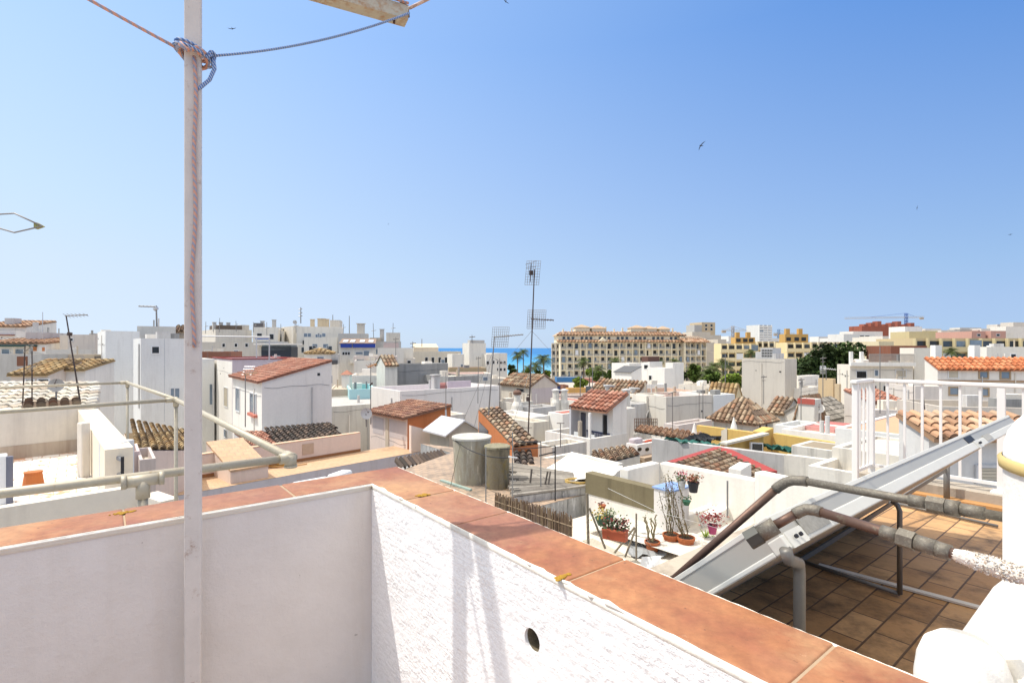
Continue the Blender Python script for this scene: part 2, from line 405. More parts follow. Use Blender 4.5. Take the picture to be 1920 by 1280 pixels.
    def chimney(s, fx, fy, w=.5, hh=1.0, mat=None):
        x, y = s.lu*fx, s.lv*fy; c = s.lbox('chimney', x-w/2, x+w/2, y-w/2, y+w/2, -.45, hh, mat or s.mat)
        MB(s.M).box(x-w*.65, x+w*.65, y-w*.65, y+w*.65, s.h+hh, s.h+hh+.08).build('cap', mat or s.mat, c)
    def pan(s, name, face, x0, y0, x1, y1, mat, o=.03):
        return s.fb(face, *s.rect(face, x0, y0, x1, y1), .003, o, MB(s.M)).build(name, mat, s.root)
# ---------------------------------------------------------------- world, sun, camera
SUN = Vector((-.575, .051, 1)).normalized()
w = bpy.data.worlds.new('World'); S.world = w; w.use_nodes = True
t = w.node_tree; sky = t.nodes.new('ShaderNodeTexSky'); sky.sky_type = 'NISHITA'; sky.sun_disc = False
sky.sun_elevation = math.asin(SUN.z); sky.sun_rotation = math.atan2(SUN.x, SUN.y)
sky.air_density = 1.0; sky.dust_density = 1.0; sky.ozone_density = 2.4; sky.altitude = 0
tc = N(t, 'ShaderNodeTexCoord'); sz = N(t, 'ShaderNodeSeparateXYZ'); t.links.new(tc.outputs['Generated'], sz.inputs[0])
def mrange(x, a, b):
    q = N(t, 'ShaderNodeMapRange', interpolation_type='SMOOTHSTEP' if b > 0 and a == 0 else 'LINEAR'); q.inputs['From Min'].default_value = a; q.inputs['From Max'].default_value = b; t.links.new(x, q.inputs['Value']); return q.outputs[0]
fx = mrange(sz.outputs['X'], -.68, .68); fz = mrange(sz.outputs['Z'], -.06, .50)
haze = mix(t, fx, (.77,.89,1.01), (.45,.64,.89)); high = mix(t, fx, (.49,.74,1.14), (.075,.265,.73))
grad = mix(t, fz, haze, high)                                  # pale haze by the sea, deeper blue away from the sun
nsk = mix(t, 1.0, sky.outputs[0], (.19, .19, .22), 'MULTIPLY')
nsk = mix(t, 1.0, nsk, (.75, .82, 1.0), 'DARKEN')
ml = mix(t, .88, nsk, grad)
ml = mix(t, ramp(t, sz.outputs['Z'], .58, .80), ml, (2.15, 2.0, 1.8))   # fill brightness added to the unseen sky overhead
ml = mix(t, 1.0, ml, (1/.15, 1/.15, 1/.15), 'MULTIPLY')
t.links.new(ml, t.nodes['Background'].inputs[0]); t.nodes['Background'].inputs[1].default_value = .15
sl = bpy.data.lights.new('sun', 'SUN'); sl.energy = 4.1; sl.angle = R(.5); sl.color = (1, .965, .91)
so = bpy.data.objects.new('sun', sl); COL.objects.link(so); so.rotation_euler = SUN.to_track_quat('Z', 'Y').to_euler(); so.location = (-20, 5, 40)
cd = bpy.data.cameras.new('camera'); cam = bpy.data.objects.new('camera', cd); COL.objects.link(cam); S.camera = cam
cam.rotation_euler = (math.pi/2, 0, 0); cd.sensor_width = 36; cd.lens = F/1920*36; cd.shift_y = (HY-640)/1920; cd.clip_end = 40000; cd.clip_start = .05
S.view_settings.view_transform = 'Standard'; S.view_settings.look = 'None'; S.view_settings.exposure = 0
try:
    S.cycles.use_denoising = True; S.cycles.denoiser = 'OPENIMAGEDENOISE'; S.cycles.max_bounces = 6; S.cycles.use_adaptive_sampling = True
except Exception: pass

# ---------------------------------------------------------------- ground and sea
xs = [-1500,-700,-400,-250,-160,-100,-60,-30,0,30,60,100,160,220,300,420,600,900,1500,3000,6000]
ys = [-60,-20,0,15,30,45,60,75,90,120,150,180,210,240,270,300,330,360,420,520,700,1000,1500,2500,4500]
def land(x, y):
    z = ground_z(y)
    shore = 330+max(0, x-40)*6.0
    if y > 300: z = (-15.4 if y < shore-1 else -18.5)
    if y > 300 and x < -40: z = -15.0 if y < 360 else -18.5
    return z
m = MB(); g = [[m.vert((x, y, land(x, y))) for x in xs] for y in ys]
for j in range(len(ys)-1):
    for i in range(len(xs)-1): m.face((g[j][i], g[j][i+1], g[j+1][i+1], g[j+1][i]))
structure('ground', m, plaster((.52,.47,.40), .5, (.22,.18,.14)))
sm, t, b = nt('sea_water'); pos = mapped(t, (1,1,1))
sx = N(t, 'ShaderNodeSeparateXYZ'); t.links.new(pos, sx.inputs[0])
dv = N(t, 'ShaderNodeMapRange'); dv.inputs['From Min'].default_value = 330; dv.inputs['From Max'].default_value = 1500
t.links.new(sx.outputs['Y'], dv.inputs['Value'])
rr = N(t, 'ShaderNodeValToRGB'); e = rr.color_ramp.elements
e[0].position = 0; e[0].color = (.16,.38,.50,1); e[1].position = 1; e[1].color = (.03,.17,.40,1)
k = e.new(.25); k.color = (.06,.29,.52,1)
t.links.new(dv.outputs[0], rr.inputs[0])
c = mix(t, .25, rr.outputs[0], noise(t, mapped(t, (.004,.03,1)), 1, 5, .6), 'MULTIPLY')
t.links.new(c, b.inputs['Base Color']); b.inputs['Roughness'].default_value = .55; b.inputs['Specular IOR Level'].default_value = .15
bump(t, b, noise(t, mapped(t, (.15,.4,1)), 1, 4, .6), .4, .3)
structure('sea', MB().poly([(-30000,200,-16.6),(30000,200,-16.6),(30000,35000,-16.6),(-30000,35000,-16.6)]), sm)

# ---------------------------------------------------------------- own terrace: parapet with terracotta coping
stucco, t, b = nt('stucco'); pos = mapped(t, (1,1,1))
n1 = noise(t, pos, 55, 3, .55); n2 = noise(t, pos, 17, 4, .65); n3 = noise(t, mapped(t, (9,9,70)), 1, 4, .6)
ad = N(t, 'ShaderNodeMath', operation='MULTIPLY_ADD'); t.links.new(n2, ad.inputs[0]); ad.inputs[1].default_value = 1.6; t.links.new(n1, ad.inputs[2])
a2 = N(t, 'ShaderNodeMath', operation='MULTIPLY_ADD'); t.links.new(n3, a2.inputs[0]); a2.inputs[1].default_value = .8; t.links.new(ad.outputs[0], a2.inputs[2])
cc = mix(t, ramp(t, n1, .25, .45), (.82,.80,.77), (.93,.91,.88))
t.links.new(cc, b.inputs['Base Color']); b.inputs['Roughness'].default_value = .9
hm_ = N(t, 'ShaderNodeMath', operation='MULTIPLY'); t.links.new(a2.outputs[0], hm_.inputs[0]); t.links.new(ramp(t, noise(t, pos, 2.2, 4, .6), .35, .68, (.25,.25,.25,1), (1,1,1,1)), hm_.inputs[1]); bump(t, b, hm_.outputs[0], .55, .014)
smooth_w, t, b = nt('smooth_plaster'); pos = mapped(t, (1,1,1))
c = mix(t, ramp(t, noise(t, pos, 1.1, 6, .7), .4, .75), (.73,.675,.625), (.63,.575,.52))
c = mix(t, ramp(t, noise(t, mapped(t, (5,5,.45)), 1, 5, .65), .52, .75, (0,0,0,1), (.55,.55,.55,1)), c, (.62,.55,.48)); c = mix(t, ramp(t, noise(t, pos, 21, 3, .6), .73, .76), c, (.45,.40,.36)); c = mix(t, ramp(t, noise(t, pos, 2.6, 8, .8), .60, .72, (0,0,0,1), (.5,.5,.5,1)), c, (.64,.58,.50))
t.links.new(c, b.inputs['Base Color']); b.inputs['Roughness'].default_value = .85
bump(t, b, noise(t, mapped(t, (8,8,8)), 1, 8, .72), .4, .02)
cop, t, b = nt('coping_tile'); pos = mapped(t, (1,1,1))
f1 = noise(t, pos, 3.2, 5, .65); f2 = noise(t, pos, 26, 5, .7); f3 = noise(t, pos, 2.1, 3, .6); f4 = noise(t, pos, .9, 4, .6)
c = mix(t, ramp(t, f1, .35, .68), (.36,.12,.05), (.60,.27,.11))
c = mix(t, ramp(t, f3, .50, .66), c, (.36,.115,.06)); c = mix(t, ramp(t, noise(t, pos, 1.4, 6, .7), .50, .62), c, (.60,.32,.15))
c = mix(t, ramp(t, f4, .42, .60, (0,0,0,1), (.65,.65,.65,1)), c, (.40,.19,.13)); c = mix(t, ramp(t, noise(t, pos, 40, 3, .6), .66, .74), c, (.16,.07,.04)); c = mix(t, .62, c, f2, 'MULTIPLY')
c = mix(t, ramp(t, noise(t, pos, 9, 6, .75), .68, .8), c, (.60,.38,.24))
c = mix(t, ramp(t, noise(t, pos, 7, 6, .75), .70, .78), c, (.22,.06,.03))
t.links.new(c, b.inputs['Base Color']); b.inputs['Roughness'].default_value = .62; bump(t, b, f2, .25, .006)
TOP = -.70
par = thing('parapet_wall', 'white terrace parapet in the foreground, rough stucco on its right arm, terracotta coping on top', 'parapet', W(.1375,.1375,-1.8))
def wbox(m, a0, a1, b0, b1, z0, z1):
    q = [W(a0,b0,0), W(a1,b0,0), W(a1,b1,0), W(a0,b1,0)]
    up = lambda z: [Vector((p.x,p.y,z)) for p in q]
    return m.prism(up(z0), up(z1))
wbox(MB(), -7, .272, .004, .272, -3.0, TOP-.024).build('plaster_wall', smooth_w, par)
rw = wbox(MB(), .0, .272, -7, .002, -3.0, TOP-.024).build('stucco_wall', stucco, par)
hole_c = W(0, -1.274, -.945)
cut = MB().tube([hole_c-U*.05, hole_c+U*.16], .038, 20).build('cut', stucco)
bo = rw.modifiers.new('hole', 'BOOLEAN'); bo.object = cut; bo.solver = 'EXACT'; bo.operation = 'DIFFERENCE'
bpy.context.view_layer.update(); dg = bpy.context.evaluated_depsgraph_get()
cut_world = cut.matrix_world
me = bpy.data.meshes.new_from_object(rw.evaluated_get(dg)); rw.modifiers.clear(); rw.data = me
bpy.data.objects.remove(cut)
MB().tube([hole_c+U*.012, hole_c+U*.155], .0375, 20, cap=False).tube([hole_c+U*.150, hole_c+U*.152], .037, 20).build('drain_hole', paint((.30,.24,.15), .9, var=.8, scale=60, bumpy=.01), par)
def coping(poly):
    q = [W(a, b, 0) for a, b in poly]; up = lambda z: [Vector((p.x,p.y,z+rnd.uniform(-.0015,.0015)*0)) for p in q]
    return MB().prism(up(TOP-.022), up(TOP)).build('coping_tile', cop, par, bevel=.006, seg=3)
i0, o0 = .007, .274; gp = .003
coping([(-.37,i0), (i0,i0), (i0,-.365), (o0,-.365), (o0,o0), (-.37,o0)])
ja = [-.378, -1.02, -1.67, -2.32, -2.97, -3.62, -4.3, -5.0, -5.7]
for x, y in zip(ja[1:], ja): coping([(x+gp,i0), (y-gp,i0), (y-gp,o0), (x+gp,o0)])
jb = [-.373, -.80, -1.43, -2.06, -2.70, -3.35, -4.0, -4.7, -5.4]
for x, y in zip(jb[1:], jb): coping([(i0,x+gp), (o0,x+gp), (o0,y-gp), (i0,y-gp)])
gm = MB(); wbox(gm, -5.7, -.37, .002, .268, TOP-.020, TOP-.004); wbox(gm, .002, .268, -5.4, -.365, TOP-.020, TOP-.004)
gm.build('grout', plaster((.44,.32,.21), .6), par)
bd = MB()
wbox(bd, 0, .0065, -5.7, .0065, TOP-.03, TOP-.002); wbox(bd, -5.7, 0, 0, .0065, TOP-.03, TOP-.002)
pts = [W(.004+rnd.uniform(-.003,.004), -.0-.03*k, TOP-.004+rnd.uniform(-.002,.001)) for k in range(110)]
bd.tube(pts, [.002+rnd.random()**5*.007 for _ in pts], 6)
pts = [W(.275, .26-.02*k, TOP-.010) for k in range(180)]
bd.tube(pts, [.007+rnd.random()*.003 for _ in pts], 5)
pts = [W(-.0-.02*k, -.0+rnd.uniform(-.001,.001), TOP-.010) for k in range(180)]
bd.tube(pts, [.005+rnd.random()*.002 for _ in pts], 5)
bd.build('mortar_bead', plaster((.82,.80,.77), .1), par, smooth=True)
LICH = paint((.50,.28,.03), .95, var=.6, scale=60, bumpy=.01)
def lichen(px, py, w_, h_):
    c = PZ(px, py, TOP+.001); m = MB()
    for k in range(26):
        p = c+U*rnd.gauss(0, w_*.38)+V*rnd.gauss(0, h_*.38); r = rnd.uniform(.004, .011)
        m.lathe([(r, 0), (r*.8, .002), (r*.2, .0035)], p, 7)
    return m
for px, py, ww, hh, lb in ((231,961,.05,.02,'ochre lichen patch on the left coping beside the bottom of the pipe post'), (793,928,.045,.02,'ochre lichen patch on the coping just right of the parapet corner'),
                        (1052,1083,.03,.015,'small ochre lichen patch at the coping joint above the drain hole')):
    o = lichen(px, py, ww, hh).build('lichen', LICH); tag(o, lb, 'lichen')
floor_own = W(-2, -2, 0)
o = wbox(MB(), -6.98, .27, -6.98, .27, -10.9, -3.02).build('own_building', plaster((.78,.77,.75), .2)); tag(o, 'white building under the foreground terrace', 'building')
structure('terrace_floor', wbox(MB(), -6.9, -.005, -6.9, -.001, -2.98, -1.80), slabs((.46,.30,.20),(.42,.27,.18),(.4,.33,.26), .3,.3, ang=-.67, dirt=.15))

# ---------------------------------------------------------------- clothesline post, its arm and ropes
PX, PY = -1.30, 2.11
ARMD = Vector((.891, .454, 0)).normalized(); ARME = ARMD.cross(Vector((0,0,1)))
ROOT = Vector((PX, PY, -1.8)); ZA = 1.60
postm = paint((.74,.68,.62), .5, var=.3, scale=9, rust=.12, rustcol=(.26,.12,.05), bumpy=.004)
armm = paint((.62,.58,.46), .6, var=.4, scale=14, rust=.45, rustcol=(.36,.16,.04), bumpy=.004)
th = thing('clothesline_post', 'tall square white metal clothesline post with rusty cross arm, standing against the parapet', 'post', ROOT)
MB().bar(ROOT, ROOT+Vector((0,0,ZA+1.8-.034)), .059, .059, up=ARMD).build('post', postm, th, bevel=.006)
A0 = Vector((PX,PY,ZA))-ARMD*.92; A1 = P(762,34,2.50); A1.z = ZA
arm = MB()
for dy, dz, a_, b_ in ((-.033,0,.004,.066), (.033,0,.004,.066), (0,-.031,.062,.004), (0,.031,.062,.004)):
    arm.bar(A0+ARME*dy+Vector((0,0,dz)), A1+ARME*dy+Vector((0,0,dz)), a_, b_)
arm.build('cross_arm', armm, th)
hk = MB().tube([A1+Vector((0,0,.035))-ARMD*.02, A1+Vector((0,0,.06))-ARMD*.03, A1+Vector((0,0,.05))+ARMD*.005, A1+ARMD*.01], .007, 8)
hk.tube([A1-ARMD*.06-Vector((0,0,.03)), A1-ARMD*.06-Vector((0,0,.05))], .006, 8)
hk.build('hook', paint((.12,.06,.04), .7, .4), th)
def rope_mat(c1, c2, name, fq):
    m, t, b = nt(name); wv = N(t, 'ShaderNodeTexWave'); wv.inputs['Scale'].default_value = fq; wv.bands_direction = 'DIAGONAL'
    t.links.new(mapped(t, (1,1,1)), wv.inputs['Vector'])
    c = mix(t, ramp(t, wv.outputs['Fac'], .55, .68), c1, c2); t.links.new(c, b.inputs['Base Color']); b.inputs['Roughness'].default_value = .85
    bump(t, b, wv.outputs['Fac'], .5, .003); return m
ORO = rope_mat((.62,.33,.24), (.30,.32,.42), 'orange_rope', 22); BLR = rope_mat((.10,.22,.48), (.45,.50,.62), 'blue_rope', 40); WHR = rope_mat((.66,.52,.46), (.5,.36,.3), 'pale_rope', 30)
K = Vector((PX, PY, -(104-HY)/F*PY))
m = MB()
def sag(a, b, s, n=14): return [a.lerp(b, k/n)-Vector((0,0,s*4*(k/n)*(1-k/n))) for k in range(n+1)]
m.tube(sag(A0-Vector((0,0,.03)), K+Vector((-.045,-.03,.012)), .01), .0065, 7)
for q in range(3):   # turns around the post, slightly tilted
    pts = []
    for k in range(21):
        a = 2*math.pi*k/20; r = .052+.004*math.sin(3*a+q)
        pts.append(K+ARMD*math.cos(a)*r+ARME*math.sin(a)*r+Vector((0,0,-.008+q*.014+.010*math.sin(a+q*2)-.018*math.cos(a))))
    m.tube(pts, .0085, 7, cap=False)
m.tube([K-ARME*-.055-ARMD*.04+Vector((0,0,.01)), K+ARME*.062-ARMD*.015-Vector((0,0,.012)), K+ARME*.060+ARMD*.02+Vector((0,0,.006)), K+ARME*.05+ARMD*.045-Vector((0,0,.01))], .010, 8)
f0 = Vector((PX,PY,0))+ARME*.036+ARMD*.006
pts = [Vector((f0.x,f0.y,K.z-.02-k*.045))+ARMD*(.004*math.sin(k*.55)+.004*math.sin(k*.21)) for k in range(27)]
m.tube(pts, .0068, 7)
m.tube([A0+ARME*.04+Vector((0,0,.045)), A1+ARME*.04+Vector((0,0,.04))], .006, 7)
o = m.build('rope', ORO, smooth=True); tag(o, 'orange and grey braided rope knotted round the clothesline post and hanging down it', 'rope')
KB = K+ARMD*.068+ARME*.03
m = MB(); m.tube(sag(KB, A1+ARME*.05-Vector((0,0,.012)), .035), .0052, 7)
for q in range(2):
    pts = [K+ARMD*math.cos(2*math.pi*k/20)*(.062+q*.006)+ARME*math.sin(2*math.pi*k/20)*(.062+q*.006)+Vector((0,0,.018-q*.018-.022*math.cos(2*math.pi*k/20))) for k in range(21)]
    m.tube(pts, .0052, 6, cap=False)
for q in range(3):
    pts = [KB+ARMD*(.012*math.cos(2*math.pi*k/10)-.004*q)+ARME*(.014*math.sin(2*math.pi*k/10))+Vector((0,0,.012*math.sin(2*math.pi*k/10+q*1.3))) for k in range(11)]
    m.tube(pts, .005, 6)
for dx in (0, .006): m.tube([KB+ARMD*dx, KB+ARMD*(dx+.006)-Vector((0,0,.05)), KB-ARMD*(.012-dx)-Vector((0,0,.10)), KB-ARMD*(.045-dx)-Vector((0,0,.14)), KB-ARMD*(.062-dx)-Vector((0,0,.152))], .0052, 6)
o = m.build('rope', BLR, smooth=True); tag(o, 'thin blue rope tied to the clothesline post and running to the rusty arm end', 'rope')
m = MB(); e = A1+Vector((0,0,.03)); m.tube([e-ARMD*.03, e+Vector((.02,-.01,.005)), e+Vector((2.2,-1.43,.0))], .0075, 7)
o = m.build('rope', WHR, smooth=True); tag(o, 'pale orange rope leading up and away from the right end of the rusty arm', 'rope')
for tt, lb in ((-.38,'thin line from the post arm back across the terrace, near its left end'), (.30,'thin line from the middle of the post arm back across the terrace')):
    q = Vector((PX,PY,ZA+.04))+ARMD*tt; o = MB().tube(sag(q, q+Vector((.447,-.686,0)).normalized()*4.5, .03), .004, 6).build('clothesline', WHR); tag(o, lb, 'clothesline')

# ---------------------------------------------------------------- galvanised pipe frame beyond the left parapet
GALV = paint((.56,.50,.38), .55, .25, var=.4, scale=14, rust=.2, rustcol=(.30,.20,.10), bumpy=.003)
zf = -.75
E0 = PZ(545,858,zf); E1 = PZ(330,749,zf); E2 = PZ(239,717,zf)
L0 = PZ(0,925,zf); L0 = L0+(L0-E0)*.5; L1 = PZ(0,772,zf); L1 += (L1-E1)*.6; L2 = PZ(0,726.6,zf); L2 += (L2-E2)*.6
T0 = PZ(268,900,zf)
fr = thing('pipe_rack', 'weathered galvanised pipe frame over the neighbouring roofs, left of the clothesline post', 'pipe frame', E0+Vector((0,0,-3)))
r = .026
for a, b_, rr_ in ((L0,E0,r), (E0,E1,r*1.15), (E1,E2,r*1.15), (L1,E1,r), (L2,E2,r)): MB().tube([a,b_], rr_, 14).build('pipe', GALV, fr, smooth=True)
for p, zb in ((T0,-2.2), (E1,-4.0), (E2,-4.6)): MB().tube([p-Vector((0,0,.02)), Vector((p.x,p.y,zb))], r*.95, 12).build('post', GALV, fr, smooth=True)
d = (E0-L0).normalized()
MB().tube([T0-d*.10, T0+d*.10], r*1.3, 14).tube([T0-d*.10, T0-d*.075], r*1.5, 14).tube([T0+d*.075, T0+d*.10], r*1.5, 14).tube([T0, T0-Vector((0,0,.10))], r*1.35, 14).build('fitting', GALV, fr, smooth=True)
d2 = (E1-E0).normalized()
MB().tube([E0-d*.07, E0+d*.01, E0+d*.01+d2*.001], r*1.4, 14).tube([E0-d2*.02, E0+d2*.09], r*1.45, 14).tube([E0+Vector((0,0,.02)), E0-Vector((0,0,.055))], r*1.45, 14).tube([E0-Vector((0,0,.05)), E0-Vector((0,0,.065))], r*1.6, 14).build('fitting', GALV, fr, smooth=True)
for p, da, db in ((E1,(L1-E1).normalized(),-d2), (E2,(L2-E2).normalized(),(E1-E2).normalized())):
    MB().tube([p, p+da*.13], r*1.4, 12).tube([p-db*.05, p+db*.13], r*1.5, 12).tube([p, p-Vector((0,0,.10))], r*1.4, 12).build('fitting', GALV, fr, smooth=True)

# ---------------------------------------------------------------- solar roof on the right
ZS = -1.50
o = wbox(MB(), .29, 6.1, -8, -.62, -10.9, ZS-.06).build('neighbour_building', plaster((.76,.75,.73), .3)); tag(o, 'white building under the solar panel roof', 'building')
structure('roof_floor', wbox(MB(), .29, 6.1, -8, -.62, ZS-.058, ZS), slabs((.74,.44,.20),(.52,.28,.11),(.16,.09,.045), .32,.16, rough=.62, ang=-R(38.3), dirt=.9, dirtcol=(.11,.065,.03), mortar=.006, patch=2.2))
curb = thing('roof_curb', 'low stained plaster curb with orange tile strip at the edge of the solar roof', 'curb', W(5.6,-3,ZS))
wbox(MB(), 5.42, 5.75, -8, -.45, ZS, ZS+.13).build('curb_wall', plaster((.50,.43,.34), 1.0, (.10,.08,.06)), curb)
wbox(MB(), 5.30, 5.42, -8, -.45, ZS+.002, ZS+.045).build('tile_strip', paint((.58,.30,.11), .6, var=.4, scale=8), curb)
wbox(MB(), .4, 5.40, -.60, -.45, ZS-.05, ZS+.06).build('curb_end', plaster((.50,.43,.34), 1.0, (.10,.08,.06)), curb)
SHEET = plaster((.58,.56,.52), 1.0, (.16,.12,.09))
GALV2 = paint((.24,.225,.20), .5, .45, var=.35, scale=18, bumpy=.002)
# collector
K0 = Vector((.736, 1.5, -.49)); DN = (V-Vector((0,0,.92))).normalized(); NM = U.cross(DN); NM = NM if NM.z > 0 else -NM
Lc, Ls, T = 3.69, 1.42, .10
col = thing('solar_collector', 'long flat plate solar collector seen from its back edge, tilted over the brown tiled roof', 'solar panel', K0+Vector((0,0,ZS-K0.z)))
def cb(m, u0, u1, s0, s1, n0, n1):
    f = lambda u_, s_, n_: K0+U*u_+DN*s_-NM*n_
    q = [f(u0,s0,n1), f(u1,s0,n1), f(u1,s1,n1), f(u0,s1,n1)]; p = [f(u0,s0,n0), f(u1,s0,n0), f(u1,s1,n0), f(u0,s1,n0)]
    return m.prism(q, p)
PANEL = paint((.41,.40,.36), .45, .05, var=.18, scale=5, spec=.5); LIP = paint((.66,.65,.59), .55, .0, var=.2, scale=10)
cb(MB(), .003, Lc-.003, .004, Ls-.003, .008, T-.004).build('casing', PANEL, col)
mb = MB(); cb(mb, 0, Lc, 0, .03, 0, .016); cb(mb, 0, Lc, Ls-.03, Ls, 0, .016); cb(mb, 0, .03, .03, Ls-.03, 0, .016); cb(mb, Lc-.03, Lc, .03, Ls-.03, 0, .016)
mb.build('frame', LIP, col, bevel=.002)
mb = MB(); cb(mb, 0, Lc, -.001, .05, T-.042, T); cb(mb, 0, .02, .051, Ls, T-.016, T); mb.build('bottom_flange', LIP, col, bevel=.004)
cb(MB(), .03, Lc-.03, .03, Ls-.03, .002, .007).build('glass_cover', glassmat((.01,.012,.02), .06), col)
cb(MB(), .13, .30, -.004, -.0015, T-.078, T-.012).build('data_plate', paint((.42,.40,.35), .6, var=.7, scale=60), col)
cb(MB(), 2.62, 2.78, -.004, -.0015, T-.05, T-.012).build('data_plate', paint((.52,.50,.44), .6, var=.5, scale=50), col)
for u_ in (.02, 2.36):
    c = cb(MB(), u_, u_+.10, -.005, -.0015, T-.045, T+.002).build('clamp', LIP, col)
    mb = MB()
    for q in (.03, .06): mb.tube([K0+U*(u_+q)-DN*.010-NM*(T-.022), K0+U*(u_+q)-DN*.018-NM*(T-.022)], .006, 6)
    mb.build('bolt', BIRON, c)
cb(MB(), 2.28, 2.44, .001, .0035, .02, .056).build('joint_clip', BIRON, col)
# stand
st = thing('panel_stand', 'grey steel tube stand with legs and braces under the solar collector', 'stand', Vector((1.6,2.6,ZS)))
kb = K0-NM*T
leg0 = P(1476,1036,1.447); b0 = Vector((P(1499,1150,1.52).x, 1.52, ZS))
MB().tube([leg0+Vector((-.005,0,.01)), leg0+Vector((.006,.004,-.02)), Vector((b0.x-.008,b0.y-.01,leg0.z-.055)), Vector((b0.x,b0.y,leg0.z-.09)), b0], .017, 12).build('leg', GALV2, st, smooth=True)
g1 = PZ(1687,1113,ZS+.02); g0 = PZ(1497,1049,ZS+.02)
tp = g1+Vector((0,0,.50)); tb = tp+(g0-g1).normalized()*.04+Vector((0,0,.05))
MB().tube([g1, tp, tp+(g0-g1).normalized()*.012+Vector((0,0,.03)), tb], .014, 10).build('leg', GALV2, st, smooth=True)
MB().tube([g1, g0], .013, 10).build('floor_bar', GALV2, st, smooth=True)
g3 = PZ(1871,986,ZS+.02); g2 = PZ(1640,934,ZS+.02); MB().tube([g3, g2], .013, 10).build('floor_bar', GALV2, st, smooth=True)
lb = PZ(1775,942,ZS); lt = Vector((lb.x,lb.y,-(868-HY)/F*lb.y))
MB().tube([lb, lt], .025, 10).build('leg', GALV2, st, smooth=True)
MB().bar(g0+Vector((.02,0,0)), lt-Vector((0,0,.06)), .035, .012, up=V).build('brace', GALV2, st)
w0 = PZ(1535,1060,ZS+.004); w1 = PZ(1862,1147,ZS+.004); q = (w1-w0).normalized(); e = Vector((-q.y,q.x,0))*.022
o = MB().prism([w0-e,w1-e,w1+e,w0+e], [p+Vector((0,0,.012)) for p in (w0-e,w1-e,w1+e,w0+e)]).build('cable_duct', paint((.80,.74,.64), .6)); tag(o, 'narrow white strip lying across the brown roof tiles behind the panel legs', 'strip')
# copper pipes
COP = paint((.19,.115,.085), .5, .5, var=.5, scale=16, rust=.2, rustcol=(.26,.25,.17), bumpy=.003); VERD = paint((.25,.22,.175), .6, .35, var=.6, scale=90, rust=.3, rustcol=(.36,.35,.28), bumpy=.003)
INS = paint((.62,.50,.38), .95, var=.6, scale=45, rust=.3, rustcol=(.75,.70,.62), bumpy=.03)
def pipe(lab, pts, r, union_t, enc=None):
    o = thing('pipe', lab, 'pipe', pts[0]); pts = [Vector(p) for p in pts]
    MB().tube(pts, r, 14).build('copper_tube', COP, o, smooth=True); return o
hx = lambda a, b_, r: MB().tube([a,b_], r, 6)
# upper pipe: rises beside the panel, bends, runs to the tank
ue = Vector(P(1478,896,1.72)); ul = P(1235,1110,2.0); ut = P(1900,972,1.28)
d = (ut-ue).normalized(); du = (ul-ue).normalized()
up_ = thing('pipe', 'upper copper pipe rising past the collector, bending and running right to the white tank', 'pipe', ul)
MB().tube([ul, ue+du*.05], .0135, 14).build('riser', COP, up_, smooth=True)
MB().tube([ue+du*.06, ue+du*.045, ue+du*.02+d*.005, ue+du*.006+d*.018, ue+d*.045, ue+d*.06], .0165, 14).build('elbow', VERD, up_, smooth=True)
MB().tube([ue+d*.05, ut], .0125, 14).build('copper_tube', VERD, up_, smooth=True)
uu = ue.lerp(ut, .72); 
hx(uu-d*.020, uu+d*.020, .0215).build('nut', VERD, up_); MB().tube([uu-d*.06, uu-d*.022], .017, 14).tube([uu+d*.022, uu+d*.05], .021, 14).tube([uu+d*.05, uu+d*.10], .017, 14).tube([uu+d*.2, ut], .018, 14).build('coupling', VERD, up_, smooth=True)
# lower pipe
c0 = P(1405,1012,1.40); c1 = P(1512,951,1.36); ct = P(1893,1071,1.02)
d = (ct-c1).normalized(); du = (c0-c1).normalized()
lo_ = thing('pipe', 'lower copper pipe from the collector side to the tank, crusted with torn insulation', 'pipe', c0)
hx(c0+du*.005, c0-du*.032, .026).build('union_nut', paint((.09,.09,.08), .5, .5, var=.4, scale=20), lo_)
MB().tube([c0-du*.032, c0-du*.08], .022, 14).build('union_collar', VERD, lo_, smooth=True)
MB().tube([c0-du*.07, c1+du*.03], .012, 14).build('riser', COP, lo_, smooth=True)
MB().tube([c1+du*.035, c1+du*.02, c1+du*.006+d*.004, c1+d*.02, c1+d*.038], .0145, 14).build('elbow', VERD, lo_, smooth=True)
MB().tube([c1+d*.03, ct], .012, 14).build('copper_tube', COP, lo_, smooth=True)
uu = c1.lerp(ct, .565)
hx(uu-d*.016, uu+d*.016, .0215).build('nut', VERD, lo_); MB().tube([uu-d*.05, uu-d*.018], .0155, 14).tube([uu+d*.018, uu+d*.055], .0175, 14).tube([uu+d*.055, uu+d*.08], .017, 12).build('coupling', VERD, lo_, smooth=True)
im = MB(); q0 = uu+d*.075
im.tube([q0, q0+d*.03, q0+d*.08, q0+d*.13, q0+d*.165], [.010,.0155,.0175,.0155,.010], 12, col=(.80,.74,.66))
for k in range(1500):
    a = rnd.uniform(0,6.283); l_ = rnd.betavariate(2,2)*.165; rr_ = .008+.0085*math.sin(math.pi*l_/.165); e1 = d.cross(Vector((0,0,1))).normalized(); e2 = e1.cross(d)
    o_ = e1*math.cos(a)+e2*math.sin(a); p = q0+d*l_+o_*rr_*rnd.uniform(1.0,1.12); s_ = rnd.uniform(.0018,.0052)
    t1 = (o_*.5+Vector((rnd.gauss(0,1),rnd.gauss(0,1),rnd.gauss(0,1)))).normalized()*s_; t2 = t1.cross(Vector((rnd.gauss(0,1),rnd.gauss(0,1),rnd.gauss(0,1)))).normalized()*s_*.6
    im.poly([p-t1*.5, p+t2, p+t1, p-t2], rnd.choice([(.82,.76,.68),(.78,.68,.56),(.70,.56,.42),(.88,.85,.80),(.84,.76,.66),(.88,.84,.78)]))
im.build('insulation', tilemat(lichen=.1), lo_)
